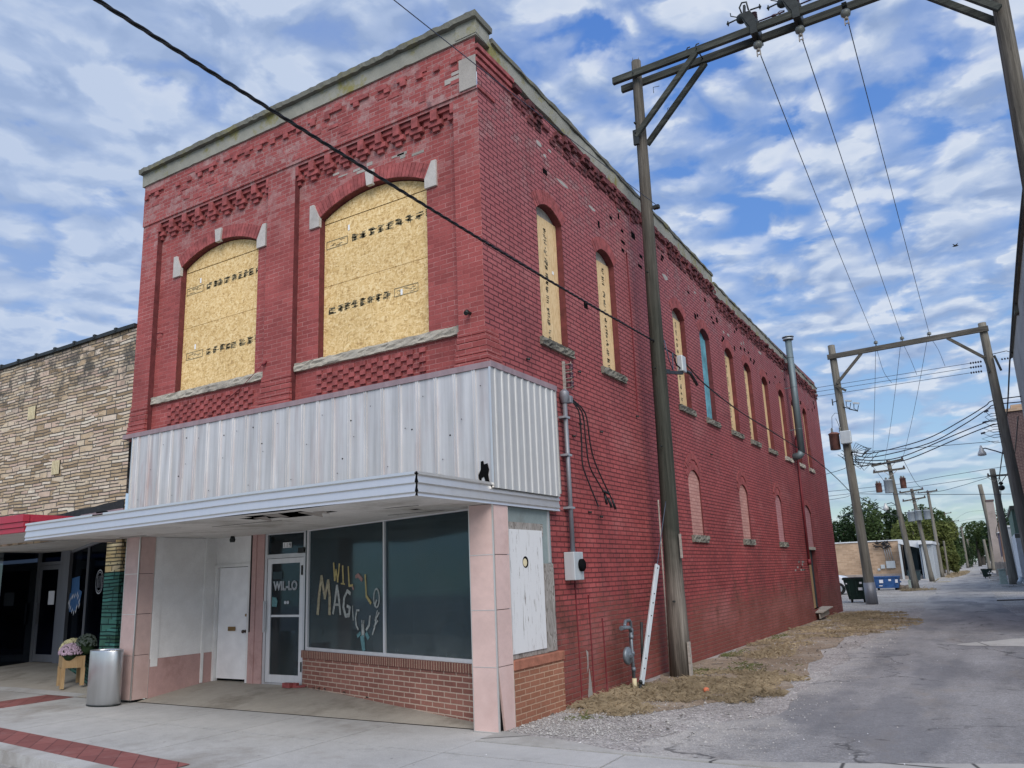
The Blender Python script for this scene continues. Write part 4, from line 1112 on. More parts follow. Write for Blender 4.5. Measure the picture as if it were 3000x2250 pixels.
m.prism([(cx - .09 + .02 * R(), -.112, 2.82), (cx - .10, -.112, 2.90), (cx - .06, -.112, 2.97), (cx - .055, -.112, 3.07), (cx - .02, -.112, 3.075), (cx - .01, -.112, 3.03), (cx + .04, -.112, 3.04), (cx + .06, -.112, 2.96), (cx + .045, -.112, 2.90), (cx + .06, -.112, 2.81), (cx + .01, -.112, 2.80), (cx - .015, -.112, 2.88), (cx - .05, -.112, 2.87), (cx - .06, -.112, 2.80)], (0, -.004, 0))
for (u, z) in ((-5.65, 4.05), (-4.75, 3.98), (-4.1, 4.02), (-3.9, 3.75), (-3.1, 3.5), (-2.15, 3.86), (-2.3, 3.35), (-1.1, 3.6), (-5.8, 3.45), (-.5, 3.45)):
    m.lathe((u, -.117, z), [(.010, 0), (.010, .006)], 7, 'y')
m.build('tear_and_holes', 'black_gap', fas)
m = MB()
for k in range(60):
    u = -6.9 + (k % 24) * .295 + .09; z = (3.15, 3.62, 4.0)[k % 3]; m.box((u, -.129, z), (u + .012, -.1265, z + .012))
m.build('screws', 'darkmetal', fas)

# canopy: lapped aluminium edge, soffit with a rotten hole
can = thing('canopy', (0, 0, 0), None, None); can.parent = B; can.location = Vector((-3.6, -1.5, 2.6)) - B.location
XL, XR, YF, YB = -7.34, .10, -1.58, 1.58
def dz(x): return -.055 * max(0, (-x - 2.5) / 5)           # the left end sags
m = MB()
lv = [2.800, 2.772, 2.766, 2.685, 2.680, 2.590, 2.584, 2.552, 2.545]; ou = [.018, .020, -.004, .018, -.006, .016, -.004, .010, .014]
# front edge
n_ = 30
for j in range(len(lv) - 1):
    for i in range(n_):
        xa = XL + (XR - XL - .012) * i / n_; xb = XL + (XR - XL - .012) * (i + 1) / n_
        if j == 0 and 7 <= i < 8: continue
        m.poly([(xa, YF - ou[j + 1], lv[j + 1] + dz(xa)), (xb, YF - ou[j + 1], lv[j + 1] + dz(xb)), (xb, YF - ou[j], lv[j] + dz(xb)), (xa, YF - ou[j], lv[j] + dz(xa))])
m.poly([(XL, YF, 2.545 + dz(XL)), (XL, YF, 2.8 + dz(XL)), (XL, -.12, 2.8 + dz(XL)), (XL, -.12, 2.545 + dz(XL))])
m.build('front_trim', 'canopy_trim', can, recalc=False)
m = MB()
for j in range(len(lv) - 1):
    m.poly([(XR + ou[j + 1], YF + .008, lv[j + 1]), (XR + ou[j + 1], YB, lv[j + 1]), (XR + ou[j], YB, lv[j]), (XR + ou[j], YF + .008, lv[j])])
m.poly([(XR, YB, 2.545), (XR, YB, 2.8), (0, YB, 2.8), (0, YB, 2.545)])
m.build('side_trim', 'canopy_trim', can, recalc=False)
m = MB(); m.box((XR - .014, YF + .002, 2.55), (XR + .004, YF + .012, 2.80)); m.box((XL + .25 * 7.4 - .05, YF - .006, 2.772), (XL + .25 * 7.4 + .2, YF + .01, 2.79)); m.build('corner_gap', 'black_gap', can)
m = MB()
for i in range(12):
    xa = XL + .01 + (XR - XL - .03) * i / 12; xb = XL + .01 + (XR - XL - .03) * (i + 1) / 12
    m.poly([(xa, YF + .01, 2.792 + dz(xa)), (xb, YF + .01, 2.792 + dz(xb)), (xb, -.1, 2.79), (xa, -.1, 2.79)])
m.build('canopy_roof', 'coping', can, recalc=False)
m = MB(); gx, gy = 62, 26
def hole(x, y):
    d = ((x + 2.25) / .75) ** 2 + ((y + 1.22) / .24) ** 2 + .9 * noise.noise(Vector((x * 3.1, y * 5, 2)))
    e = ((x + 1.0) / .26) ** 2 + ((y + .33 + .1 * x) / .05) ** 2 + .4 * noise.noise(Vector((x * 4, y * 9, 5)))
    return d < .8 or e < .7
for i in range(gx):
    for j in range(gy):
        xa, xb = XL + .02 + (XR - XL - .03) * i / gx, XL + .02 + (XR - XL - .03) * (i + 1) / gx
        ya, yb = YF + .012 + (1.62 - YF) * j / gy, YF + .012 + (1.62 - YF) * (j + 1) / gy
        if hole((xa + xb) / 2, (ya + yb) / 2): continue
        def zz(x, y):
            s_ = dz(x) * max(0, min(1, (-y) / 1.5))
            hd = ((x + 2.0) / 1.3) ** 2 + ((y + 1.1) / .55) ** 2
            return 2.552 + s_ - .02 * max(0, 1.6 - hd)
        m.poly([(xa, ya, zz(xa, ya)), (xb, ya, zz(xb, ya)), (xb, yb, zz(xb, yb)), (xa, yb, zz(xa, yb))])
m.build('soffit', 'soffit', can, recalc=False, smooth=True)
m = MB(); m.box((XL + .03, YF + .02, 2.70), (XR - .02, 1.6, 2.73)); m.build('canopy_deck', 'black_gap', can)
m = MB()
for (x, y) in ((-2.9, -1.1), (-2.5, -1.3), (-2.0, -1.2), (-1.75, -1.35)):
    q = [(x, y, 2.545), (x + U(.15, .4), y + U(-.05, .05), 2.55), (x + U(.2, .35), y + .12, 2.51 - U(0, .04)), (x + .05, y + .1, 2.525)]
    m.poly(q)
m.build('hanging_scraps', 'weathered', can, recalc=False)
m = MB()
for (x0, y0, x1) in ((-5.9, -.9, -4.6), (-4.3, -.62, -2.9), (-1.7, -.78, -.5), (-6.9, -.35, -6.2), (-1.6, .0, -.7)): m.box((x0, y0, 2.5375), (x1, y0 + .012, 2.5385 + .002))
m.build('soffit_cracks', 'black_gap', can)

# pillars of pink tile with metal corner trim
def pillar(x0, x1, y0, y1, z0, gap=False):
    p = thing('pink_pillar', (0, 0, 0), None, None); p.parent = B; p.location = Vector(((x0 + x1) / 2, y0, z0)) - B.location
    zs = [z0, .70, 1.33, 1.96, 2.55]
    m = MB()
    for a, b in zip(zs[:-1], zs[1:]):
        m.box((x0 + .008, y0, a + .004), (x1 - .012, y0 + .03, b - .004))
        if gap and a == z0:
            m.hexa([(x1 - .03, y0 + .13, a + .004), (x1 - .002, y0 + .13, a + .004), (x1 - .002, y1, a + .004), (x1 - .03, y1, a + .004),
                    (x1 - .03, y0 + .02, b - .004), (x1 - .002, y0 + .02, b - .004), (x1 - .002, y1, b - .004), (x1 - .03, y1, b - .004)])
        else: m.box((x1 - .03, y0 + .0302, a + .004), (x1 - .002, y1, b - .004))
        m.box((x0, y0 + .0302, a + .004), (x0 + .02, y1, b - .004))
    m.build('tiles', 'pink', p)
    box('core', (x0 + .021, y0 + .031, z0), (x1 - .031, y1 - .01, 2.55), 'black_gap', p)
    m = MB()
    for a in zs[1:-1]: m.box((x0 + .006, y0 - .003, a - .004), (x1 - .014, y0 + .004, a + .004))
    m.box((x1 - .014, y0 - .004, z0), (x1 + .003, y0 + .014, 2.55)); m.box((x0 - .002, y0 - .003, z0), (x0 + .007, y0 + .01, 2.55)); m.box((x1 - .004, y1 - .006, z0), (x1 + .002, y1 + .001, 2.55))
    m.box((x0, y0 - .004, z0), (x1, y0 + .002, z0 + .012))
    m.build('metal_trim', 'canopy_trim', p)
pillar(-.245, .10, -.13, .215, 0.0, True)
pillar(-7.02, -6.66, -.13, .16, .03)

# recessed entry: floor, side wall, doors
m = MB(); NX = 16
for i in range(NX):
    xa, xb = -6.66 + 6.45 * i / NX, -6.66 + 6.45 * (i + 1) / NX
    for (y0, y1) in ((-.018, .5), (.5, 1.0), (1.0, 1.6)):
        zf = lambda x, y: .004 + .148 * max(0, min(1, y / 1.3)) * (1 - .12 * max(0, (x + 3) / 3))
        m.poly([(xa, y0, zf(xa, y0)), (xb, y0, zf(xb, y0)), (xb, y1, zf(xb, y1)), (xa, y1, zf(xa, y1))])
m.build('entry_floor', 'recess', B, recalc=False)
sw = thing('entry_side_wall', (0, 0, 0), None, None); sw.parent = B; sw.location = Vector((-6.66, .7, 0)) - B.location
box('upper_panel', (-6.72, .165, .62), (-6.662, 1.40, 2.55), 'offwhite', sw)
box('lower_panel', (-6.72, .165, .0), (-6.655, 1.36, .618), 'pink_dark', sw)
m = MB(); m.box((-6.661, .17, .50), (-6.652, .30, 2.55)); m.box((-6.661, 1.12, .14), (-6.64, 1.17, 2.55)); m.box((-6.661, .30, 1.42), (-6.656, 1.12, 1.432)); m.box((-6.661, .30, 2.5), (-6.650, 1.12, 2.54)); m.build('battens', 'offwhite', sw)
DY = 1.38
box('entry_back_wall', (-6.70, DY, 2.085), (-5.76, DY + .08, 2.56), 'offwhite', B)
wd = thing('white_door', (0, 0, 0), None, None); wd.parent = B; wd.location = Vector((-6.2, DY, .15)) - B.location
box('door_panel', (-6.592, DY + .025, .185), (-5.818, DY + .06, 2.028), 'white_door', wd)
box('door_gap_shade', (-6.61, DY + .062, .15), (-5.80, DY + .07, 2.05), 'black_gap', wd)  # black sheet behind the slits paints the shade line round the door
m = MB(); m.box((-6.66, DY - .03, .14), (-6.602, DY + .058, 2.084)); m.box((-5.808, DY - .03, .14), (-5.762, DY + .058, 2.084)); m.box((-6.602, DY - .03, 2.037), (-5.808, DY + .058, 2.084)); m.build('door_frame', 'offwhite', wd)
m = MB(); m.box((-6.31, DY + .004, .965), (-6.13, DY + .014, 1.035)); m.build('mail_slot', 'brass', wd)
m = MB(); m.lathe((-5.88, DY - .055, .96), [(.0, 0), (.026, .006), (.03, .025), (.012, .04), (.012, .06), (.028, .066)], 12, 'y'); m.build('knob', 'knobs', wd)
m = MB(); m.lathe((-5.86, DY - .01, 1.225), [(.0, 0), (.022, .003), (.024, .02)], 12, 'y'); m.build('deadbolt', 'brass', wd)
m = MB(); m.box((-5.758, DY - .03, .13), (-5.42, DY + .08, 2.56)); m.box((-5.70, DY - .045, .13), (-5.60, DY - .031, 2.56)); m.build('pink_post', 'pink_dark', B)
m = MB(); m.box((-5.725, DY - .055, .95), (-5.705, DY - .031, 2.55)); m.build('post_conduit', 'darkmetal', B)
gd = thing('glass_door', (0, 0, 0), None, None); gd.parent = B; gd.location = Vector((-4.9, DY, .15)) - B.location
gy = DY - .03
m = MB(); m.box((-5.40, gy, .14), (-5.345, gy + .09, 2.56)); m.box((-4.50, gy, .14), (-4.445, gy + .09, 2.56)); m.box((-5.345, gy, 2.14), (-4.50, gy + .09, 2.205)); m.box((-5.345, gy, 2.53), (-4.50, gy + .09, 2.56)); m.box((-5.345, gy, .14), (-4.5, gy + .09, .165)); m.build('door_frame', 'alu', gd)
m = MB(); m.box((-5.338, gy + .012, .17), (-5.25, gy + .055, 2.132)); m.box((-4.588, gy + .012, .17), (-4.507, gy + .055, 2.132)); m.box((-5.25, gy + .012, 2.05), (-4.588, gy + .055, 2.132)); m.box((-5.25, gy + .012, .17), (-4.588, gy + .055, .29)); m.box((-5.25, gy + .02, 1.19), (-4.588, gy + .05, 1.225)); m.build('door_leaf', 'alu_white', gd)
box('door_glass', (-5.25, gy + .03, 1.225), (-4.588, gy + .036, 2.05), 'glass_door', gd)
box('lower_glass', (-5.25, gy + .03, .29), (-4.588, gy + .036, 1.19), 'glass_door', gd)
box('transom_glass', (-5.345, gy + .03, 2.205), (-4.50, gy + .036, 2.53), 'glass_door', gd)
m = MB(); m.box((-5.36, gy - .05, .95), (-5.335, gy - .03, 1.45)); m.box((-5.36, gy - .03, .96), (-5.335, gy + .01, .99)); m.box((-5.36, gy - .03, 1.41), (-5.335, gy + .01, 1.44)); m.build('pull_handle', 'alu', gd)
m = MB(); m.box((-4.54, gy - .012, 1.85), (-4.52, gy + .01, 2.0)); m.box((-4.52, gy - .012, .35), (-4.50, gy + .01, .5)); m.box((-4.60, gy - .03, 2.2), (-4.47, gy, 2.29)); m.build('closer_and_hinges', 'darkmetal', gd)
m = MB()
for k in range(3): m.box((-5.0 + k * .068, gy + .020, 2.30), (-4.94 + k * .068, gy + .026, 2.39))
pl = m.build('number_plates', 'white_sticker', gd)
m = MB()
for k, c in enumerate('119'): text_mesh(m, c, .105, lambda u, v, l, k=k: (-4.97 + k * .068 + u, gy + .018, 2.308 + v), 0)
m.build('street_number', 'black_gap', pl)
m = MB(); text_mesh(m, 'WIL-LO', .20, lambda u, v, l: (-4.925 + u * .80, gy + .022 - l, 1.62 + v), 0, outline=.006); m.build('door_lettering', 'letter_grey', gd)
m = MB(); m.prism([(-5.23, gy + .022, 1.36), (-5.12, gy + .022, 1.35), (-5.10, gy + .022, 1.44), (-5.13, gy + .022, 1.50), (-5.23, gy + .022, 1.51)], (0, .003, 0)); m.build('blue_sticker', 'paint_teal', gd)
m = MB(); m.box((-5.22, gy + .022, 1.80), (-5.0, gy + .025, 1.92)); m.box((-5.2, gy + .022, 1.72), (-5.05, gy + .025, 1.77)); m.build('faded_notice', 'dark_door', gd)
m = MB()
for c in (-4.92, -4.86): m.lathe((c, gy + .022, 1.42), [(.028, 0), (.028, .002)], 12, 'y')
m.build('ring_marks', 'letter_grey', gd)

# slanted display window on a brick bulkhead
A0, B0 = Vector((-4.43, 1.30, 0)), Vector((-.25, .165, 0))
dd = (B0 - A0); LEN = dd.length; dd.normalize(); nn = Vector((dd.y, -dd.x, 0))       # nn points to the street
if nn.y > 0: nn = -nn
def dg(u, z, out=0.0): p = A0 + dd * u + nn * out; return (p.x, p.y, z)
def dbox(mb, u0, u1, z0, z1, o0, o1): return mb.hexa([dg(u0, z0, o1), dg(u1, z0, o1), dg(u1, z0, o0), dg(u0, z0, o0), dg(u0, z1, o1), dg(u1, z1, o1), dg(u1, z1, o0), dg(u0, z1, o0)])
dw = thing('display_window', (0, 0, 0), None, None); dw.parent = B; dw.location = Vector((-2.3, .7, 0)) - B.location
dbox(MB(), 0, LEN, -.05, .575, -.12, 0).build('brick_bulkhead', 'bulk', dw)
dbox(MB(), -.01, LEN, .577, .685, -.13, .022).build('soldier_course', 'soldier', dw)
m = MB(); dbox(m, .10, LEN, .687, .735, -.08, -.01); dbox(m, .10, LEN, 2.535, 2.57, -.08, -.01); dbox(m, .06, .12, .687, 2.57, -.08, -.008)
MIDU = (Vector((-2.29, .72, 0)) - A0).dot(dd)
dbox(m, MIDU - .018, MIDU + .018, .735, 2.535, -.07, -.006); m.build('window_frame', 'alu_white', dw)
dbox(MB(), 0, .055, .687, 2.57, -.08, -.02).build('dark_jamb', 'dark_door', dw)
dbox(MB(), .12, MIDU - .018, .735, 2.535, -.045, -.038).build('window_glass', 'glass', dw)
dbox(MB(), MIDU + .018, LEN, .735, 2.535, -.045, -.038).build('window_glass', 'glass', dw)
pg = lambda u, v, l=0: dg(u, v, -.036 + l)
def pix(x): return (x - A0.x) / dd.x                                   # world x on the glass -> run along it
m = MB()
stroke(m, [(pix(-3.62), 2.00), (pix(-3.585), 1.74), (pix(-3.55), 1.90), (pix(-3.50), 1.72), (pix(-3.46), 1.98)], .032, pg)
stroke(m, [(pix(-3.37), 1.95), (pix(-3.35), 1.69)], .03, pg); stroke(m, [(pix(-3.41), 1.69), (pix(-3.31), 1.68)], .02, pg)
stroke(m, [(pix(-3.22), 1.93), (pix(-3.19), 1.65), (pix(-3.10), 1.66)], .032, pg)
stroke(m, [(pix(-2.78), 1.80), (pix(-2.75), 1.50), (pix(-2.64), 1.40)], .034, pg)
m.build('painted_letters', 'paint_yellow', dw)
m = MB()
stroke(m, [(pix(-4.06), 1.24), (pix(-4.02), 1.55), (pix(-3.96), 1.81), (pix(-3.86), 1.48), (pix(-3.77), 1.74), (pix(-3.72), 1.50), (pix(-3.72), 1.24)], .06, pg)
m.build('painted_letters', 'paint_tan', dw)
m = MB()
stroke(m, [(pix(-3.62), 1.25), (pix(-3.56), 1.48), (pix(-3.52), 1.66), (pix(-3.46), 1.45), (pix(-3.42), 1.24)], .045, pg); stroke(m, [(pix(-3.57), 1.38), (pix(-3.46), 1.38)], .03, pg)
stroke(m, [(pix(-3.16), 1.54), (pix(-3.24), 1.58), (pix(-3.32), 1.48), (pix(-3.34), 1.34), (pix(-3.28), 1.22), (pix(-3.19), 1.23), (pix(-3.17), 1.34), (pix(-3.24), 1.36)], .045, pg)
stroke(m, [(pix(-3.10), 1.36), (pix(-3.08), 1.16)], .02, pg)
stroke(m, [(pix(-2.93), 1.30), (pix(-2.99), 1.30), (pix(-3.02), 1.19), (pix(-3.0), 1.08), (pix(-2.95), 1.03)], .025, pg)
ring = [(pix(-2.50) + .07 * cos(t * pi / 6), 1.47 + .13 * sin(t * pi / 6)) for t in range(13)]; stroke(m, ring, .02, pg)
stroke(m, [(pix(-2.50), 1.44), (pix(-2.53), 1.38)], .03, pg)
stroke(m, [(pix(-2.44), 1.27), (pix(-2.50), 1.20), (pix(-2.55), 1.06), (pix(-2.60), .97)], .025, pg); stroke(m, [(pix(-2.48), 1.30), (pix(-2.54), 1.16)], .018, pg); stroke(m, [(pix(-2.47), 1.16), (pix(-2.56), 1.08)], .02, pg)
stroke(m, [(pix(-2.66), 1.22), (pix(-2.68), 1.10), (pix(-2.75), 1.03)], .035, pg)
stroke(m, [(pix(-2.84), 1.10), (pix(-2.83), .99), (pix(-2.84), .86)], .06, pg); stroke(m, [(pix(-2.86), 1.16), (pix(-2.85), 1.06)], .018, pg); stroke(m, [(pix(-2.81), 1.16), (pix(-2.82), 1.06)], .018, pg)
stroke(m, [(pix(-2.83), .80), (pix(-2.81), .75)], .03, pg)
m.build('painted_letters', 'paint_white', dw)
m = MB(); stroke(m, [(pix(-2.85), .93), (pix(-2.83), .84), (pix(-2.81), .76)], .08, pg, .004); stroke(m, [(pix(-2.97), .94), (pix(-2.90), .98)], .05, pg); stroke(m, [(pix(-2.75), .98), (pix(-2.70), .92)], .06, pg); m.build('painted_figure', 'paint_teal', dw)
m = MB(); stroke(m, [(pix(-3.02), 1.78), (pix(-2.96), 1.80), (pix(-2.86), 1.73)], .045, pg); stroke(m, [(pix(-3.12), 1.66), (pix(-3.08), 1.60)], .03, pg); m.build('painted_swash', 'paint_pink', dw)
m = MB()
for zc in (1.52, 1.42, 1.33, 1.24): stroke(m, [(pix(-2.2), zc), (pix(-1.0), zc + .06)], .006, lambda u, v, l=0: dg(u, v, -.30 + l * .1))
m.build('blind_slats', 'letter_grey', dw)
# side display window towards the alley
sdw = thing('boarded_side_window', (0, 0, 0), None, None); sdw.parent = B; sdw.location = Vector((.05, .8, 0)) - B.location
box('brick_bulkhead', (-.05, .216, -.05), (.095, 1.49, .62), 'bulk_side', sdw)
box('bulkhead_cap', (-.06, .216, .622), (.115, 1.50, .735), 'soldier_s', sdw, bevel=.01)
box('grey_backing', (.0, .217, .737), (.04, 1.40, 2.545), 'grey_paint', sdw)
m = MB(); m.box((.042, .217, .74), (.052, 1.33, .86)); m.box((.042, .217, 2.20), (.052, 1.17, 2.36)); m.box((.042, 1.14, .75), (.06, 1.40, 1.85)); m.build('grey_plywood', 'ply_grey', sdw)
m = MB(); m.box((.053, .217, .80), (.068, 1.11, 2.27)); m.build('white_plywood', 'ply_white', sdw)
m = MB(); m.lathe((.066, .65, 1.87), [(.072, 0), (.072, .004)], 18, 'x'); m.build('round_hole', 'black_gap', sdw)
m = MB(); m.lathe((.0685, .635, 1.865), [(.05, 0), (.05, .003)], 14, 'x'); m.build('hole_filling', 'cream', sdw)
box('alu_strip', (.04, 1.31, 1.86), (.06, 1.335, 2.53), 'alu', sdw)
# dim room behind the glass
room = thing('shop_interior', (0, 0, 0), None, None); room.parent = B; room.location = Vector((-3, 4, 0)) - B.location
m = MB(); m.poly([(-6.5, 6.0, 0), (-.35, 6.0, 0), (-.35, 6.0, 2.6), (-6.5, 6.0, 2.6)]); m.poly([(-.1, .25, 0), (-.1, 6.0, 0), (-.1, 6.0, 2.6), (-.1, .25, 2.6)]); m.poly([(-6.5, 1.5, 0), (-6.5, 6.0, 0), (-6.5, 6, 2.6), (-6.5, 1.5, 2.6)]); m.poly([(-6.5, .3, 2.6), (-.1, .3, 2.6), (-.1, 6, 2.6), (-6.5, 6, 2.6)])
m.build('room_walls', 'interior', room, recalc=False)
MB().poly([(-6.5, 1.45, .16), (-4.4, 1.45, .16), (-.3, .35, .16), (-.1, 6, .16), (-6.5, 6, .16)]).build('room_floor', 'interior_floor', room)
box('display_shelf', (-4.0, 1.9, .55), (-.4, 2.6, .60), 'interior_floor', room)
m = MB(); m.box((-3.3, 1.75, .6), (-3.05, 1.95, .85)); m.box((-2.0, 2.9, .16), (-1.1, 3.3, 1.9)); m.box((-4.9, 3.2, .16), (-4.2, 3.8, 1.3)); m.build('stored_boxes', 'cream', room)
m = MB(); m.lathe((-1.15, .75, .95), [(.0, 0), (.20, .002), (.20, .02)], 24, 'y'); m.build('round_disc', 'letter_grey', room)
m = MB(); m.cyl((-.95, .85, .9), (-.95, .85, 1.45), .04, .07, 10); m.blob((-.95, .85, 1.52), .09); m.build('mannequin_bust', 'dark_door', room)
# soffit light fitting
m = MB(); m.cyl((-5.75, .95, 2.53), (-5.75, .95, 2.47), .03, .05, 10); m.cyl((-5.75, .95, 2.47), (-5.75, .95, 2.43), .05, .04, 10); m.build('soffit_lamp_socket', 'darkmetal', can)

# ------------------------------------------------------------------ neighbouring stone-faced shop
S = thing('stone_shop', (-11.5, 4, 0), 'low shop faced in thin tan ledge stones with a red canopy and dark windows', 'building')
m = MB(); m.poly([(-30, .005, 2.62), (-7.349, .005, 2.62), (-7.349, .005, 6.28), (-30, .005, 6.28)]); m.poly([(-30, .005, 6.28), (-7.349, .005, 6.28), (-7.349, 20, 6.28), (-30, 20, 6.28)])
m.build('stone_wall', 'stone', S, recalc=False)
m = MB(); rough_beam(m, (-30, -.05, 6.282), (-7.35, .30, 6.345), 0, 0, .4, .004)
x = -7.95
while x > -29: m.box((x, -.06, 6.30), (x + .06, .31, 6.372)); x -= .66
m.build('wall_coping', 'darkmetal', S)
for (x, z) in ((-10.58, 5.17), (-9.56, 3.99)):
    v = thing('wall_vent', (0, 0, 0), None, None); v.parent = S; v.location = Vector((x, 0, z)) - S.location
    box('vent_back', (x - .13, -.004, z - .13), (x + .13, .004, z + .13), 'black_gap', v)
    m = MB()
    for k in range(5): m.box((x - .125 + k * .052, -.018, z - .13), (x - .095 + k * .052, -.0045, z + .13))
    m.build('vent_slats', 'cream', v)
m = MB()
m.prism([(-7.36, 0, 3.06), (-7.36, 0, 3.22), (-7.6, 0, 3.20), (-7.9, 0, 3.19), (-8.3, 0, 3.15), (-8.8, 0, 3.14), (-9.4, 0, 3.09), (-9.9, 0, 3.08), (-9.9, 0, 3.0), (-8.6, 0, 3.03)], (0, -.012, 0)); m.build('tar_line', 'tar', S)
m = MB(); m.prism([(-7.36, -.002, 2.85), (-7.36, -.002, 3.07), (-8.6, -.002, 3.04), (-8.6, -.002, 2.85)], (0, -.02, 0)); m.build('grey_flashing', 'flash', S)
rc = thing('red_canopy', (0, 0, 0), None, None); rc.parent = S; rc.location = Vector((-10, -1, 2.7)) - S.location
m = MB()
for (z0, z1, o) in ((2.66, 2.735, 0), (2.74, 2.815, .02), (2.82, 2.93, .04)): m.box((-30, -1.50 - o, z0 - .02), (-7.56 + o * .5, -1.44, z1 - .02)); m.box((-7.62, -1.43, z0 - .02), (-7.56 + o * .5, .0, z1 - .02))
m.build('edge_trim', 'red_metal', rc)
m = MB(); m.box((-29.9, -1.42, 2.875), (-7.63, .0, 2.89)); m.build('canopy_top', 'tar', rc)
m = MB(); m.box((-29.9, -1.43, 2.66), (-7.63, 4.0, 2.675)); m.build('canopy_soffit', 'soffit', rc)
# stone column: cream above, green below, tiny cap
m = MB(); m.box((-7.78, .0, 2.02), (-7.36, .22, 2.655)); m.build('column_cream', 'stone_cream', S)
m = MB(); m.box((-7.785, -.004, 0), (-7.36, .22, 2.015)); m.build('column_green', 'stone_green', S)
A1, B1 = Vector((-7.80, .12, 0)), Vector((-13.05, 2.45, 0)); d1 = (B1 - A1); L1 = d1.length; d1.normalize(); n1 = Vector((d1.y, -d1.x, 0))
if n1.y > 0: n1 = -n1
def d1g(u, z, o=0.0): p = A1 + d1 * u + n1 * o; return (p.x, p.y, z)
def d1box(mb, u0, u1, z0, z1, o0, o1): return mb.hexa([d1g(u0, z0, o1), d1g(u1, z0, o1), d1g(u1, z0, o0), d1g(u0, z0, o0), d1g(u0, z1, o1), d1g(u1, z1, o1), d1g(u1, z1, o0), d1g(u0, z1, o0)])
d1box(MB(), 0, L1, .0, .60, -.1, .06).build('green_bulkhead', 'stone_green', S)
m = MB(); d1box(m, 0, L1, .602, .64, -.06, .05); d1box(m, 0, L1, 2.60, 2.655, -.06, .02)
UM = 3.0
d1box(m, UM - .02, UM + .02, .64, 2.60, -.05, .01); m.build('window_frame', 'conduit', S)
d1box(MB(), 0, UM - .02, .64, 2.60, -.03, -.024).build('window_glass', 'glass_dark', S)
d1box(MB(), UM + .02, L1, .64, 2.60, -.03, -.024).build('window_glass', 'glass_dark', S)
m = MB(); d1box(m, 0, L1, .98, 1.0, -.10, -.09); m.build('sill_reflection_strip', 'alu', S)  # thin pale bar standing in for a reflection seen in the glass
# decals: a blue cut-out and an oval outline
def uu(x): return (A1.x - x) / -d1.x if False else (x - A1.x) / d1.x
m = MB()
c_ = 4.5
dq = lambda a, z: d1g(c_ + a * 3.2, z, .001)
m.prism([dq(-.02, 1.32), dq(.28, 1.28), dq(.36, 1.45), dq(.34, 1.68), dq(.26, 1.70), dq(.26, 2.02), dq(-.14, 2.04), dq(-.16, 1.76), dq(-.30, 1.72), dq(-.24, 1.50)], tuple(n1 * .003)); m.build('blue_decal', 'flag_blue', S)
m = MB()
for k in range(16):
    a = k * .42; q = (c_ + (.03 + .26 * cos(a) * U(.7, 1.15)) * 3.2, 1.52 + .20 * sin(a) * U(.7, 1.1)); stroke(m, [(q[0], q[1]), (q[0] + .12, q[1] - .07)], .05, lambda u, v, l: d1g(u, v, .006 + l))
m.build('white_decal_patches', 'paper', S)
m = MB(); oc = 1.2
ring = [(oc + .46 * cos(t * pi / 9), 1.88 + .21 * sin(t * pi / 9)) for t in range(19)]; stroke(m, ring, .014, lambda u, v, l: d1g(u, v, .004 + l))
ring = [(oc + .36 * cos(t * pi / 9), 1.88 + .17 * sin(t * pi / 9)) for t in range(19)]; stroke(m, ring, .008, lambda u, v, l: d1g(u, v, .004 + l))
for k in range(4): stroke(m, [(oc - .27 + k * .16, 1.78), (oc - .25 + k * .16, 1.98)], .02, lambda u, v, l: d1g(u, v, .004 + l))
m.build('oval_decal', 'letter_grey', S)
nd = thing('shop_door', (0, 0, 0), None, None); nd.parent = S; nd.location = Vector((-13.7, 2.5, .17)) - S.location
m = MB(); m.box((-13.42, 2.40, .15), (-13.05, 2.52, 2.655)); m.box((-14.40, 2.40, .15), (-14.30, 2.52, 2.655)); m.box((-14.3, 2.40, 2.36), (-13.42, 2.52, 2.43)); m.build('door_frame', 'conduit', nd)
m = MB(); m.box((-14.29, 2.42, .18), (-14.21, 2.47, 2.35)); m.box((-13.51, 2.42, .18), (-13.43, 2.47, 2.35)); m.box((-14.21, 2.42, .18), (-13.51, 2.47, .34)); m.box((-14.21, 2.42, 2.25), (-13.51, 2.47, 2.35)); m.box((-14.24, 2.36, 1.02), (-14.20, 2.41, 1.5)); m.build('door_leaf', 'conduit', nd)
m = MB(); m.box((-14.21, 2.44, .34), (-13.51, 2.446, 2.25)); m.box((-14.3, 2.45, 2.43), (-13.42, 2.456, 2.65)); m.build('door_glass', 'glass_dark', nd)
box('door_notice', (-13.86, 2.43, 1.45), (-13.62, 2.438, 1.76), 'paper', nd)
m = MB(); m.hexa([(-14.41, 2.5, .15), (-14.40, 2.5, .15), (-13.0, -.2, .1), (-13.01, -.2, .1), (-14.41, 2.5, 2.65), (-14.40, 2.5, 2.65), (-13.0, -.2, 2.65), (-13.01, -.2, 2.65)]); m = MB()
m.poly([(-14.41, 2.5, .1), (-14.15, 1.5, .1), (-14.15, 1.5, 2.66), (-14.41, 2.5, 2.66)]); m.poly([(-14.15, 1.5, .1), (-30, 1.4, .1), (-30, 1.4, 2.66), (-14.15, 1.5, 2.66)]); m.build('left_glass', 'glass_dark', S, recalc=False)
m = MB(); m.poly([(-14.2, 1.48, .78), (-18, 1.38, .78), (-18, 1.38, .80), (-14.2, 1.48, .80)]); m.build('left_rail', 'alu', S, recalc=False)
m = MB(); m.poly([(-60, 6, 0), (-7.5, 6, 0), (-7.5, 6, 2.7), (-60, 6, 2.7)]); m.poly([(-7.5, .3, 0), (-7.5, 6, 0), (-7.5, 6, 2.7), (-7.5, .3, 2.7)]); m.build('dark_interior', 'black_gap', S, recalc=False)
m = MB()
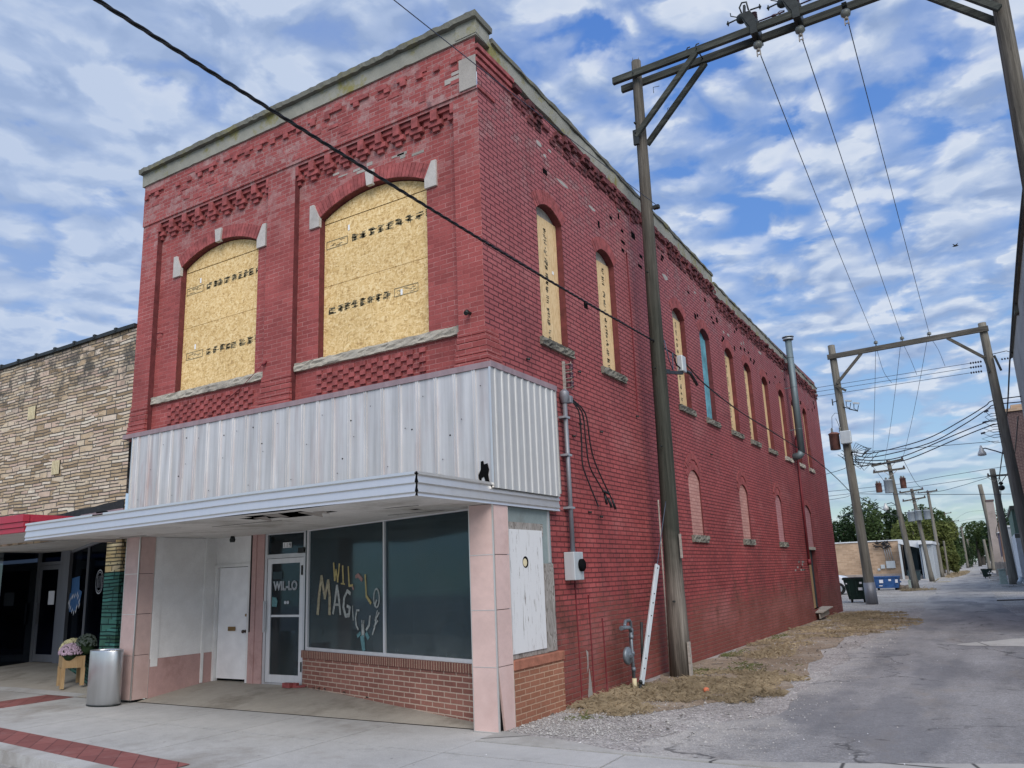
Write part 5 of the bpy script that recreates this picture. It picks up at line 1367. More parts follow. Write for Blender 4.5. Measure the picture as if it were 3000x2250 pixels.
for (y0, y1, z0, z1) in ((-.019, .6, .0, .075), (.6, 1.3, .075, .14), (1.3, 2.7, .14, .17)): m.poly([(-40, y0, z0), (-7.40, y0, z0), (-7.40, y1, z1), (-19, y1, z1)])
m.build('entry_floor', 'recess', S, recalc=False)
m = MB(); m.prism([(-9.19, -.01, .004), (-8.3, -.01, .004), (-8.3, .16, .022), (-10.5, .22, .03), (-13.5, .10, .018), (-13.5, -.01, .004)], (0, 0, .004)); m.build('pale_threshold', 'slab', S)

# ------------------------------------------------------------------ pavement objects
t = thing('trash_can', (-6.93, -.40, 0), 'brushed steel oval waste bin beside the left pink pillar', 'trash can')
def oval(mb, c, a, b, prof, seg=36):
    k = len(mb.v)
    for (sc, h) in prof:
        for j in range(seg): th = 2 * pi * j / seg; mb.v.append((c[0] + a * sc * cos(th), c[1] + b * sc * sin(th), c[2] + h))
    for i in range(len(prof) - 1):
        for j in range(seg): j2 = (j + 1) % seg; mb.f.append((k + i * seg + j, k + i * seg + j2, k + (i + 1) * seg + j2, k + (i + 1) * seg + j)); mb.sm.append(True)
    return mb
oval(MB(), (-6.93, -.40, 0), .33, .19, [(.97, .0), (.97, .02), (1, .022), (1, .80), (.985, .815), (.86, .818), (.84, .80), (.84, .60)]).build('can_shell', 'can', t)
m = MB(); oval(m, (-6.93, -.40, 0), .33, .19, [(.0, .70), (.84, .70)]); m.build('inner_liner', 'black_gap', t)
oval(MB(), (-6.93, -.40, 0), .33, .19, [(1.0, -.0), (1.01, .0), (1.01, .018), (.97, .019)]).build('base_ring', 'darkmetal', t)

def mums(parent, c, r, mat, n=260, fr=.024, leaf='tree_dark'):
    mb = MB(); lf = MB()
    for k in range(n):
        a = U(0, 2 * pi); b = math.acos(U(0.02, 1)); q = Vector((c[0] + r[0] * sin(b) * cos(a), c[1] + r[1] * sin(b) * sin(a), c[2] + r[2] * cos(b)))
        nv = Vector((sin(b) * cos(a), sin(b) * sin(a), cos(b))); tg = nv.orthogonal().normalized(); bt = nv.cross(tg)
        for (ra, hh) in ((fr, 0), (fr * .6, fr * .4)):
            p_ = [tuple(q + nv * hh + (tg * cos(w_) + bt * sin(w_)) * ra * U(.75, 1.15)) for w_ in [i * pi / 3 for i in range(6)]]
            mb.add(p_ + [tuple(q + nv * (hh + fr * .5))], [(i, (i + 1) % 6, 6) for i in range(6)])
    for k in range(n):
        a = U(0, 2 * pi); b = math.acos(U(-.2, 1)); s_ = U(.72, .98); q = Vector((c[0] + r[0] * s_ * sin(b) * cos(a), c[1] + r[1] * s_ * sin(b) * sin(a), c[2] + r[2] * s_ * cos(b)))
        d_ = Vector((U(-1, 1), U(-1, 1), U(-1, 1))).normalized() * .03; e_ = Vector((U(-1, 1), U(-1, 1), U(-1, 1))).normalized() * .02
        lf.poly([tuple(q - d_), tuple(q + e_), tuple(q + d_)])
    lf.blob(c, (r[0] * .8, r[1] * .8, r[2] * .8))
    mb.build('blossoms', mat, parent, recalc=False); lf.build('foliage', leaf, parent, recalc=False)
pc = Vector((-9.25, .24, 0)); e1 = Vector((-.91, .41, 0)); e2 = Vector((.50, .40, 0)).normalized()
t = thing('planter_stand', (-9.5, .45, .05), 'pale pine planter box on wooden legs in front of the green stone wall', 'planter')
def pb(mb, u0, u1, v0, v1, z0, z1):
    f_ = lambda u, v, z: tuple(pc + e1 * u + e2 * v + Vector((0, 0, z)))
    return mb.hexa([f_(u0, v0, z0), f_(u1, v0, z0), f_(u1, v1, z0), f_(u0, v1, z0), f_(u0, v0, z1), f_(u1, v0, z1), f_(u1, v1, z1), f_(u0, v1, z1)])
m = MB(); pb(m, 0, .62, 0, .02, .40, .60); pb(m, 0, .62, .36, .38, .40, .60); pb(m, 0, .02, .0205, .3595, .40, .60); pb(m, .60, .62, .0205, .3595, .40, .60); pb(m, .02, .6, .02, .36, .42, .55); m.build('planter_box', 'pine', t)
for (u_, v_) in ((-.002, -.01), (.55, -.01), (-.002, .32), (.55, .32)):
    m = MB(); pb(m, u_, u_ + .07, v_, v_ + .07, .05 if v_ < .1 else .10, .399); m.build('leg', 'pine', t)
def fl(u, v, z): p = pc + e1 * u + e2 * v; return (p.x, p.y, z)
for (lab, c, r_, mt, n_) in (('mound of cream chrysanthemums at the back of the pine planter', fl(.38, .20, .68), (.22, .2, .20), 'flower_cream', 300), ('mound of lilac chrysanthemums spilling over the front of the pine planter', fl(.08, .14, .64), (.21, .18, .17), 'flower_lilac', 280), ('dark red chrysanthemums at the far end of the pine planter', fl(.60, .12, .66), (.12, .12, .13), 'flower_red', 90)):
    f = thing('chrysanthemum', c, lab, 'flowers', 'chrysanthemums in the planter'); mums(f, c, r_, mt, n_)
f = thing('potted_bush', (-9.30, .92, .62), 'dull grey-green flowering bush on the green wall by the shop window', 'plant'); c = Vector(d1g(1.32, .76, .12)); f.location = c; mums(f, c, (.24, .16, .20), 'flower_dull', 300, .018)
t = MB(); 
for (c, r_) in (((-4.62, 1.18, .155), .05), ((-4.52, 1.24, .15), .035)): t.box((c[0] - r_ * 1.6, c[1] - r_ * .8, c[2] - .02), (c[0] + r_ * 1.6, c[1] + r_ * .8, c[2] + .05))
t.bar((-4.45, 1.2, .15), (-4.28, 1.33, .16), .05, .03)
tag(t.build('broken_brick', 'brick_plain'), 'broken red brick pieces lying in the entry by the bulkhead', 'brick')
t = MB()
for (x, y) in ((-4.05, 1.16), (-3.92, 1.14), (-3.75, 1.10), (-4.2, 1.17), (-3.2, .92), (-2.5, .62)):
    for k in range(3): a = U(0, 6); t.poly([(x + .03 * cos(a), y + .03 * sin(a), .15), (x + .03 * cos(a + 2), y + .03 * sin(a + 2), .175), (x + .03 * cos(a + 4), y + .03 * sin(a + 4), .155)])
tag(t.build('dead_leaves', 'bark', recalc=False), 'dry brown leaves gathered along the slanted bulkhead', 'leaves', kind='stuff')

# ------------------------------------------------------------------ wall-mounted services on the alley side
t = thing('electric_meter_riser', (0, 2.12, 2.0), 'grey electric meter box with tall conduit, weatherhead and cut cables on the red wall', 'meter')
m = MB(); m.box((.01, 1.97, 1.62), (.17, 2.25, 2.0)); m.build('meter_box', 'meterbox', t, bevel=.008)
m = MB(); m.lathe((.171, 2.16, 1.82), [(.085, 0), (.085, .035), (.07, .05), (.0, .052)], 20, 'x'); m.build('meter_dial', 'black_gap', t)
m = MB(); m.tube([(.08, 2.12, 1.985), (.08, 2.12, 4.14)], .034, 10); m.build('conduit', 'conduit', t)
m = MB()
for z in (2.6, 3.35, 3.9): m.box((.0, 2.05, z), (.118, 2.19, z + .03))
m.build('straps', 'galv', t)
m = MB(); m.lathe((.08, 2.12, 4.12), [(.045, 0), (.055, .05), (.075, .10), (.07, .17), (.03, .21), (.0, .215)], 12); m.box((.07, 2.15, 4.13), (.16, 2.24, 4.24)); m.build('weatherhead', 'conduit', t, bevel=.01)
for k, pts in enumerate(([(.14, 2.22, 4.17), (.2, 2.33, 4.0), (.17, 2.42, 3.6), (.15, 2.45, 3.25), (.17, 2.62, 2.95), (.2, 2.80, 2.66)], [(.15, 2.22, 4.17), (.22, 2.40, 4.0), (.2, 2.50, 3.6), (.18, 2.62, 3.25), (.2, 2.90, 2.98), (.24, 3.12, 2.74)], [(.15, 2.24, 4.19), (.24, 2.46, 4.0), (.22, 2.60, 3.6), (.2, 2.75, 3.35), (.22, 2.98, 3.05), (.26, 3.25, 2.72)])):
    wire('loose_cable', pts, .011, 'cable', '', parent=t)
m = MB()
for (a, b) in (((.24, 3.08, 2.80), (.27, 3.12, 2.66)), ((.26, 3.18, 2.78), (.28, 3.24, 2.64)), ((.22, 3.0, 2.86), (.24, 3.02, 2.70)), ((.23, 2.92, 2.90), (.27, 3.06, 2.86))): m.cyl(a, b, .018, .02, 6)
m.build('cable_ends', 'cable', t)
t.location.y -= .16
t = thing('insulator_rack', (0, 2.12, 4.6), 'rusty insulator rack with three spools below the first side window', 'bracket')
m = MB(); m.box((.002, 2.09, 4.34), (.03, 2.14, 4.80)); m.cyl((.11, 2.17, 4.36), (.11, 2.17, 4.79), .007, None, 6)
for z in (4.44, 4.58, 4.71): m.box((.03, 2.13, z + .04), (.13, 2.19, z + .046)); m.box((.03, 2.13, z - .046), (.13, 2.19, z - .04))
m.build('rack', 'weathered', t)
m = MB()
for z in (4.44, 4.58, 4.71): m.lathe((.11, 2.17, z), [(.032, -.038), (.036, -.02), (.018, 0), (.036, .02), (.032, .038)], 10)
m.build('spools', 'porc_brown', t)
t = thing('gas_meter_piping', (.35, 3.95, 0), 'capped grey gas piping with a round regulator standing against the red wall', 'pipes')
m = MB(); X = .30
m.tube([(X, 3.86, .18), (X, 3.85, .86)], .022, 8); m.tube([(X, 3.85, .84), (X, 3.80, .90), (X, 3.52, .91)], .027, 8); m.tube([(X - .03, 3.70, .92), (X - .14, 4.0, .98), (X - .14, 4.16, .98), (X - .14, 4.20, .95), (X - .14, 4.20, .70)], .024, 8)
m.tube([(X - .05, 3.95, .02), (X - .05, 3.93, .80)], .020, 8); m.tube([(X, 3.86, .78), (X - .05, 3.94, .78)], .02, 8)
for z in (.30, .52, .76): m.cyl((X, 3.86, z - .03), (X, 3.86, z + .03), .032, None, 8)
m.cyl((X - .14, 4.20, .74), (X - .14, 4.20, .86), .035, None, 8); m.cyl((X - .14, 4.14, .80), (X - .14, 4.26, .80), .012, None, 6); m.cyl((X, 3.53, .91), (X, 3.50, .91), .034, None, 8)
m.tube([(X, 3.86, .52), (X + .02, 3.66, .52)], .025, 8)
m.build('pipework', 'gaspipe', t)
m = MB(); m.lathe((X + .04, 3.58, .52), [(.03, -.06), (.11, -.03), (.125, -.015), (.125, .015), (.11, .03), (.04, .05), (.03, .07)], 20, 'x'); m.box((X + .09, 3.54, .50), (X + .115, 3.62, .54)); m.build('regulator', 'gaspipe', t)
m = MB(); m.cyl((X, 3.86, -.02), (X, 3.86, .175), .034, None, 10); m.build('plastic_stub', 'cream', t)
t.location.y -= .56
t = thing('flue_pipe', (.25, 18.9, 5), 'tall grey metal flue with a round cap rising past the roof edge', 'flue')
FX, FY = .28, 18.30
m = MB(); m.tube([(FX, FY, 5.25), (FX, FY, 9.02)], .108, 14); m.tube([(FX, FY, 5.27), (FX - .08, FY, 5.16), (.0, FY, 5.12)], .12, 12); m.build('pipe', 'flue', t)
m = MB(); m.cyl((FX, FY, 9.02), (FX, FY, 9.07), .17, .17, 14); m.cyl((FX, FY, 9.07), (FX, FY, 9.12), .11, .11, 12); m.lathe((FX, FY, 9.11), [(.19, 0), (.19, .02), (.10, .05), (0, .06)], 16); m.build('rain_cap', 'galv', t)
m = MB()
for z in (6.0, 7.4, 8.4): m.box((.0, FY - .02, z), (FX - .1, FY + .02, z + .02)); m.cyl((FX, FY, z), (FX, FY, z + .02), .112, None, 14)
m.build('brackets', 'flue', t)
t = thing('downpipe', (.05, 18.65, 3), 'thin red-painted pipe running down beside the bricked side doorway', 'pipe')
m = MB(); m.tube([(.06, 18.75, 5.75), (.06, 18.60, 1.90)], .038, 8); m.build('pipe', 'red_paint', t)
m = MB(); m.tube([(.05, 18.75, 5.7), (.10, 18.72, 5.9), (.16, 18.80, 5.92), (.14, 18.86, 5.75)], .03, 6); m.cyl((.06, 18.6, 1.9), (.06, 18.6, 1.72), .06, .06, 8); m.build('fittings', 'red_paint', t)
wire('wall_cable', [(.012, 5.02, 7.55), (.012, 5.02, 6.2), (.012, 4.99, 4.5)], .012, 'red_paint', '', parent=B)
for k, (yy, zt) in enumerate(((2.12, 1.62), (2.52, 1.40), (2.95, 1.05))):
    wire('wall_cord', [(.008, yy, zt), (.008, yy + .01, .8), (.008, yy + .02, .05)], .009, 'red_paint', '', parent=B)
t = MB(); t.prism([(.002, 2.36, .36), (.002, 2.40, .42), (.002, 2.42, .62), (.002, 2.36, .66), (.002, 2.38, .5)], (.003, 0, 0)); t.prism([(.002, 2.34, .03), (.002, 2.48, .03), (.002, 2.46, .22), (.002, 2.42, .40), (.002, 2.38, .2)], (.006, 0, 0)); o = t.build('bare_patch', 'patch', B)
m = MB()
for (y, z) in ((2.55, 3.92), (2.7, 2.6), (3.1, 2.55), (2.3, 3.7), (3.3, 3.9), (4.9, 4.4), (2.62, 4.75), (1.02, 4.6), (9.2, 4.2), (6.0, 7.9)): m.cyl((0, y, z), (.05, y + .02, z - .01), .012, .02, 6)
m.build('old_bolts', 'darkmetal', B)

# guy wire with its metal guard
t = thing('guy_wire', (.40, 3.3, 0), 'pale slotted metal guard on the guy wire leaning towards the big pole', 'guy wire')
ga, gb = Vector((.40, 3.32, .10)), Vector((.43, 4.25, 1.80))
m = MB(); m.bar(ga, gb, .085, .035, (1, -.4, 0)); m.build('guard', 'guard', t, bevel=.006)
m = MB()
for k in range(7):
    p_ = ga.lerp(gb, (.12, .2, .38, .55, .66, .74, .97)[k]) + Vector((.02, -.012, 0)); m.blob(p_, .010, 6, 4, 0)
m.build('guard_holes', 'black_gap', t)
wire('wire_rope', [(.40, 3.27, .02), tuple(gb), (.45, 4.83, 2.85)], .007, 'wire', '', parent=t)
m = MB(); m.cyl((.40, 3.22, -.05), (.40, 3.27, .10), .02, .02, 8); m.blob((.40, 3.29, .13), .03); m.build('anchor_eye', 'darkmetal', t)
m = MB(); m.tube([(.30, 3.62, 0), (.32, 3.68, .95)], .022, 8); m.build('back_pipe', 'darkmetal', t)

# ------------------------------------------------------------------ the near pole frame spanning the alley
def pole(mb, base, top, r0, r1, seg=18, rag=0.0, n=14):
    base = Vector(base); top = Vector(top); pts = []; rs = []
    for i in range(n + 1):
        t_ = i / n; p_ = base.lerp(top, t_); p_.x += .012 * noise.noise(Vector((t_ * 4, base.y, 1))); pts.append(p_); rs.append(r0 + (r1 - r0) * t_ + (.03 * max(0, 1 - t_ * 8)))
    mb.tube(pts, rs, seg)
    return mb
def jag(mb, c, r, h, n=9):
    for k in range(n):
        a = 2 * pi * k / n; p_ = Vector(c) + Vector((r * .75 * cos(a), r * .75 * sin(a), -.05)); mb.add([tuple(p_ + Vector((-.02, -.02, 0))), tuple(p_ + Vector((.02, -.02, 0))), tuple(p_ + Vector((0, .025, 0))), tuple(p_ + Vector((0, 0, h * U(.4, 1.2))))], [(0, 1, 3), (1, 2, 3), (2, 0, 3)])
t = thing('pole_frame', (.40, 5.05, 0), 'near wooden pole frame with a double crossarm bridging the alley above', 'utility poles')
PB, PT = Vector((.40, 5.05, -.02)), Vector((.50, 5.03, 11.42))
m = MB(); pole(m, PB, PT, .160, .090); jag(m, PT, .075, .16); o = m.build('left_pole', 'pole', t)
m = MB(); m.box((.575, 4.93, .02), (.61, 5.02, .55)); m.tube([(.225, 5.0, .02), (.26, 4.99, 2.9)], .014, 6); m.box((.585, 4.95, 1.9), (.615, 4.99, 2.3)); m.build('base_splints', 'weathered', t)
m = MB(); pole(m, (6.20, 5.05, -.02), (6.38, 5.03, 11.3), .165, .105); m.build('right_pole', 'pole', t)
def armz(x): return 11.06 - .01 * (x - .2)
m = MB(); m.bar((.06, 4.86, 11.06), (6.75, 4.86, 11.00), .08, .135); m.build('crossarm', 'beam', t, bevel=.006)
m = MB(); m.bar((.10, 5.20, 11.06), (6.75, 5.20, 11.00), .08, .135); m.build('crossarm', 'beam', t, bevel=.006)
for (a, b) in (((.44, 4.83, 9.72), (1.72, 4.83, 10.98)), ((.52, 5.22, 9.72), (1.78, 5.22, 10.98)), ((6.32, 4.83, 9.80), (5.2, 4.83, 10.96)), ((6.32, 5.22, 9.80), (5.2, 5.22, 10.96))):
    m = MB(); m.bar(a, b, .075, .10); m.build('brace', 'beam', t, bevel=.005)
m = MB()
for x in (.5, 1.75, 5.2, 6.35): m.cyl((x, 4.78, 11.05), (x, 5.28, 11.05), .012, None, 6)
for z in (9.78,): m.cyl((.46, 4.76, z), (.50, 5.28, z), .014, None, 6); m.box((.40, 4.80, 9.55), (.50, 4.86, 9.85))
for (x, y, z) in ((1.0, 4.78, 10.55), (1.08, 5.28, 10.35)): m.tube([(x, y, z), (x - .12, y, z + .02), (x - .12, y, z - .10)], .006, 5)
for x in (1.55, 1.72): m.tube([(x, 4.86, 11.13), (x + .02, 4.86, 11.17), (x + .07, 4.86, 11.17)], .012, 5)
for (z, s_) in ((1.2, 1), (3.8, -1), (7.0, 1), (10.0, 1), (5.2, 1)): m.cyl((.45, 4.86, z), (.45, 4.80, z), .018, None, 6)
m.build('bolts', 'darkmetal', t)
for k, x in enumerate((2.78, 3.50, 4.24)):
    zb = armz(x) - .08
    m = MB()
    m.box((x - .06, 4.80, zb - .03), (x + .06, 5.26, zb + .22)) if k < 2 else m.box((x - .04, 4.98, zb - .02), (x + .04, 5.08, zb + .05))
    m.cyl((x, 5.03, zb - .01), (x, 5.03, zb - .07), .018, None, 6)
    m.build('hanger', 'darkmetal', t)
    m = MB(); m.lathe((x, 5.03, zb - .15), [(.02, .09), (.065, .06), (.085, .02), (.075, -.03), (.04, -.05), (.02, -.06)], 14); m.build('insulator', 'porcelain', t)
    m = MB(); m.cyl((x, 5.03, zb - .20), (x, 5.03, zb - .26), .018, .03, 8); m.box((x - .035, 5.01, zb - .36), (x - .022, 5.05, zb - .24)); m.box((x + .022, 5.01, zb - .36), (x + .035, 5.05, zb - .24)); m.cyl((x - .04, 5.03, zb - .33), (x + .04, 5.03, zb - .33), .01, None, 6); m.build('clevis', 'weathered', t)
for k, x in enumerate((2.68, 3.40)):
    sw_ = thing('line_switch', (0, 0, 0), None, None); sw_.parent = t; sw_.location = Vector((x, 5.0, 11.3)) - t.location
    m = MB(); m.bar((x + .05, 4.95, 11.10), (x - .08, 4.95, 11.46), .10, .10); m.bar((x + .12, 4.9, 11.12), (x - .02, 4.9, 11.44), .03, .16); m.blob((x - .12, 5.0, 11.44), (.10, .08, .10), 10, 6, .05); m.build('bracket', 'darkmetal', sw_)
    m = MB()
    for (dx, dz) in ((.10, .14), (-.02, .20)):
        for i in range(4): m.lathe((x + dx, 4.98, 11.14 + dz + i * .045), [(.03, 0), (.065, .012), (.03, .03)], 12)
    m.build('ribbed_bushing', 'porc_brown', sw_)
    m = MB(); m.tube([(x - .10, 4.98, 11.52), (x - .13, 4.98, 11.66), (x - .08, 4.98, 11.74), (x + .0, 4.98, 11.72), (x + .02, 4.98, 11.55)], .016, 6); m.bar((x - .06, 4.98, 11.5), (x - .04, 4.98, 11.66), .06, .04)
    for (a, b) in (((x - .15, 4.98, 11.45), (x - .36, 4.98, 11.43)), ((x + .05, 4.98, 11.53), (x + .22, 4.98, 11.52))): m.cyl(a, b, .014, None, 6); m.blob(b, .03, 6, 4, .1); m.cyl((b[0], b[1], b[2] - .05), (b[0], b[1], b[2] + .05), .012, None, 6)
    m.tube([(x - .18, 4.98, 11.48), (x - .30, 4.98, 11.56), (x - .30, 4.98, 11.62)], .010, 5); m.build('arcing_horn', 'darkmetal', sw_)
m = MB(); m.cyl((2.80, 4.98, 11.24), (3.30, 4.98, 11.24), .014, None, 6); m.blob((3.12, 4.98, 11.24), (.06, .025, .025)); m.tube([(3.16, 4.98, 11.24), (3.22, 4.98, 11.28), (3.30, 4.98, 11.26), (3.22, 4.98, 11.22), (3.16, 4.98, 11.24)], .008, 5); m.cyl((3.5, 4.98, 11.26), (4.15, 4.98, 11.28), .014, None, 6); m.build('tie_rod', 'porc_brown', t)
m = MB(); m.lathe((.68, 5.02, 8.29), [(.03, -.04), (.045, -.02), (.025, 0), (.045, .02), (.03, .04)], 10); m.box((.60, 4.98, 8.26), (.72, 5.06, 8.32)); m.build('side_insulator', 'darkmetal', t)
t = thing('junction_box', (.45, 6.0, 5.5), 'small pale junction box on a black arm beside the big pole', 'junction box')
m = MB(); m.box((.40, 6.20, 5.42), (.52, 6.42, 5.74)); m.build('box', 'meterbox', t, bevel=.02)
m = MB(); m.bar((.50, 5.15, 5.18), (.46, 6.30, 5.40), .05, .06); m.bar((.48, 5.2, 5.24), (.46, 5.6, 5.32), .02, .02); m.build('arm', 'darkmetal', t)
m = MB(); m.tube([(.44, 6.45, 5.5), (.42, 6.75, 5.52), (.40, 7.0, 5.55), (.36, 7.5, 5.42)], .035, 6); m.tube([(.44, 5.9, 5.70), (.46, 6.0, 5.50), (.46, 6.22, 5.48)], .016, 6); m.build('cable_tails', 'cable', t)
m = MB(); m.tube([(.62, 4.95, 5.70), (.66, 5.0, 5.35), (.60, 5.35, 5.24), (.52, 5.62, 5.50), (.50, 5.7, 5.66)], .010, 5); m.build('drip_loop', 'wire', t)

# ------------------------------------------------------------------ second pole frame behind the building
t = thing('pole_frame', (.37, 29.4, 0), 'farther pole frame with a single crossarm, transformer and pale switch box past the red wall', 'utility poles')
m = MB(); pole(m, (.37, 29.41, -.1), (.09, 29.41, 11.50), .21, .15, 14); m.build('left_pole', 'pole_far', t)
m = MB(); m.cyl((.365, 29.41, .0), (.35, 29.41, .9), .245, .235, 12); m.build('pole_sleeve', 'conduit', t)
m = MB(); pole(m, (6.32, 29.41, -.1), (6.02, 29.41, 11.36), .24, .15, 14); m.build('right_pole', 'pole_far', t)
m = MB(); m.bar((-.10, 29.22, 10.93), (6.22, 29.22, 11.05), .12, .22); m.build('crossarm', 'beam_far', t)
m = MB(); m.bar((.16, 29.22, 9.66), (1.32, 29.22, 10.86), .08, .12); m.build('brace', 'beam_far', t)
m = MB(); m.bar((5.92, 29.22, 9.82), (4.70, 29.22, 10.92), .08, .12); m.build('brace', 'beam_far', t)
m = MB(); m.bar((.06, 29.20, 9.58), (.50, 29.10, 9.26), .08, .10); m.build('stub_arm', 'beam_far', t)
for x in (1.96, 3.01, 4.06):
    m = MB(); m.cyl((x, 29.22, 11.1), (x, 29.22, 11.2), .02, None, 6); m.lathe((x, 29.22, 11.18), [(.05, 0), (.10, .03), (.06, .06), (.09, .09), (.05, .13)], 12); m.build('insulator', 'porcelain', t)
for k, z in enumerate((9.72, 9.53, 9.31)):
    m = MB()
    for i in range(5): m.lathe((5.85 - .02 * k - i * .09 - .1, 29.35, z), [(.02, -.035), (.055, 0), (.02, .035)], 8, 'x')
    m.build('dead_end_insulator', 'cable_blue', t)
m = MB(); m.bar((5.88, 29.2, 9.86), (6.0, 29.2, 9.2), .08, .08); m.bar((6.25, 29.2, 9.86), (6.4, 29.2, 9.2), .10, .08); m.tube([(6.2, 29.3, 9.95), (6.7, 29.3, 10.0), (7.0, 29.3, 9.8)], .015, 5)
for i in range(4): m.lathe((6.5 + i * .1, 29.3, 9.68), [(.02, -.03), (.05, 0), (.02, .03)], 8, 'x')
m.build('dead_end_hardware', 'darkmetal', t)
m = MB(); m.lathe((-.27, 29.35, 6.70), [(.20, 0), (.22, .02), (.22, .68), (.24, .69), (.24, .73), (.15, .78), (0, .79)], 16); m.build('transformer', 'xf_rust', t)
m = MB()
for dx in (-.06,): m.lathe((-.27 + dx, 29.35, 7.47), [(.04, 0), (.06, .05), (.03, .1), (.055, .14), (.03, .22), (0, .24)], 8)
m.lathe((.02, 29.3, 7.47), [(.04, 0), (.06, .05), (.03, .1), (.055, .14), (.03, .22), (0, .24)], 8); m.build('bushings', 'porcelain', t)
m = MB(); m.box((.02, 28.98, 6.88), (.47, 29.18, 7.46)); m.build('switch_box', 'meterbox', t, bevel=.03)
m = MB()
for (x, z) in ((.55, 8.70), (.85, 8.55)):
    m.tube([(x - .35, 29.3, z - .1), (x - .1, 29.3, z - .2), (x, 29.3, z - .25)], .025, 6); m.tube([(x - .12, 29.25, z + .08), (x - .14, 29.25, z - .12), (x + .0, 29.25, z - .22), (x + .06, 29.25, z)], .018, 5)
m.build('camera_brackets', 'darkmetal', t)
m = MB()
for (x, z) in ((.52, 8.80), (.82, 8.65)): m.bar((x - .12, 29.2, z + .03), (x + .14, 29.2, z - .03), .12, .07)
m.build('security_cameras', 'meterbox', t)
m = MB(); m.bar((.16, 29.28, 8.9), (-.12, 29.28, 8.85), .03, .03); m.cyl((-.14, 29.28, 8.7), (-.14, 29.28, 9.0), .025, None, 6); m.tube([(-.3, 29.3, 7.65), (-.25, 29.3, 8.2), (-.1, 29.3, 8.35), (.1, 29.3, 8.3)], .01, 4); m.tube([(.02, 29.3, 7.65), (-.05, 29.3, 7.95), (-.1, 29.3, 8.1)], .01, 4); m.build('fuse_cutout', 'darkmetal', t)
m = MB()
for k in range(16):
    a = Vector((U(-.3, .5), 29.3, U(6.0, 6.7))); b = Vector((U(.1, 1.5), 29.35, U(5.9, 6.7))); c = (a + b) / 2 + Vector((0, 0, -U(.1, .5)))
    m.tube([a, c, b], .012, 4)
for k in range(5): m.tube([(.35, 29.2, 6.45), (.6 + .1 * k, 29.2, 6.9 - .08 * k), (1.0 + .05 * k, 29.2, 6.6), (.75, 29.2, 6.25), (.5, 29.2, 6.3)], .012, 4)
m.build('tangled_leads', 'cable', t)
m = MB()
for k in range(6):
    z = 7.6 - .22 * k; x = 5.62 - .06 * k; m.tube([(6.05, 29.3, z + .1), (5.8, 29.3, z + .12), (x, 29.3, z), (5.75, 29.3, z - .22), (6.1, 29.3, z - .2)], .012, 4)
    if k % 2 == 0: m.bar((x - .06, 29.3, z), (x + .1, 29.3, z + .03), .06, .07)
m.build('service_leads', 'cable_blue', t)
m = MB(); m.tube([(6.12, 29.35, 5.75), (5.75, 29.35, 5.95), (5.38, 29.35, 6.12), (5.27, 29.35, 6.10)], .025, 8); m.build('lamp_arm', 'wire', t)
m = MB(); m.lathe((5.24, 29.35, 5.82), [(.10, 0), (.16, .02), (.15, .12), (.09, .22), (.07, .32), (.04, .36), (.04, .42), (0, .43)], 14); m.build('lamp_head', 'lamp', t)

# ------------------------------------------------------------------ farther poles along the alley
def xarm(mb, x0, x1, y, z0, z1): mb.bar((x0, y, z0), (x1, y, z1), .10, .12)
def ins(mb, x, y, z, s_=1.0): mb.lathe((x, y, z), [(.03 * s_, 0), (.07 * s_, .03), (.04 * s_, .07), (.06 * s_, .10), (0, .15)], 8)
def far_pole(label, base, top, r0, r1, arms=(), trans=(), mat='pole_far', group=None, lamp=None):
    t = thing('utility_pole', base, label, 'utility pole', group)
    if not arms and not trans and lamp is None:
        bpy.data.objects.remove(t); m = MB(); pole(m, base, top, r0, r1, 12); return tag(m.build('utility_pole', mat), label, 'utility pole', group)
    m = MB(); pole(m, base, top, r0, r1, 12); m.build('pole_shaft', mat, t)
    y = base[1]
    for (x0, z0, x1, z1, n_) in arms:
        m = MB(); xarm(m, x0, x1, y - .2, z0, z1); a = m.build('crossarm', 'beam_far', t)
        m = MB()
        for i in range(n_): q = .04 + .92 * i / max(1, n_ - 1); ins(m, x0 + (x1 - x0) * q, y - .2, z0 + (z1 - z0) * q + .05)
        m.build('insulators', 'porc_brown', a)
        m = MB(); cx = (base[0] + (top[0] - base[0]) * (z0 / top[2])); m.bar((cx - .45, y - .26, (z0 + z1) / 2), (cx, y - .22, (z0 + z1) / 2 - .4), .02, .03); m.bar((cx + .45, y - .26, (z0 + z1) / 2), (cx, y - .22, (z0 + z1) / 2 - .4), .02, .03); m.build('arm_braces', 'weathered', a)
    for (x, z, r, h, mt) in trans:
        m = MB(); m.lathe((x, y - .35, z), [(r * .93, 0), (r, .03), (r, h * .9), (r * 1.08, h * .91), (r * 1.08, h * .95), (r * .6, h), (0, h * 1.01)], 14); x_ = m.build('transformer', mt, t)
        m = MB(); ins(m, x - r * .4, y - .35, z + h, 1.3); ins(m, x + r * .4, y - .35, z + h * .98, .9); m.build('bushings', 'porcelain', x_)
    if lamp:
        (lx, lz) = lamp; m = MB(); m.tube([(base[0] - .25, y - .1, lz + .05), (base[0] - .7, y - .1, lz + .35), (lx + .1, y - .1, lz + .3)], .03, 6); m.build('lamp_arm', 'wire', t)
        m = MB(); m.lathe((lx, y - .1, lz - .1), [(.12, 0), (.18, .03), (.16, .18), (.08, .35), (.05, .45), (0, .46)], 10); m.build('lamp_head', 'lamp', t)
    return t
far_pole('leaning pole with three transformers and a lamp beyond the second frame', (.57, 49.05, -.05), (.03, 49.05, 8.26), .20, .12,
         ((-1.0, 7.98, .95, 8.24, 3), (-.95, 7.55, .98, 7.64, 3)), ((-.72, 6.20, .19, .62, 'xf_rust'), (-.13, 6.12, .26, .88, 'xf_grey'), (.74, 6.35, .18, .68, 'xf_rust')), lamp=(-.5, 5.15))
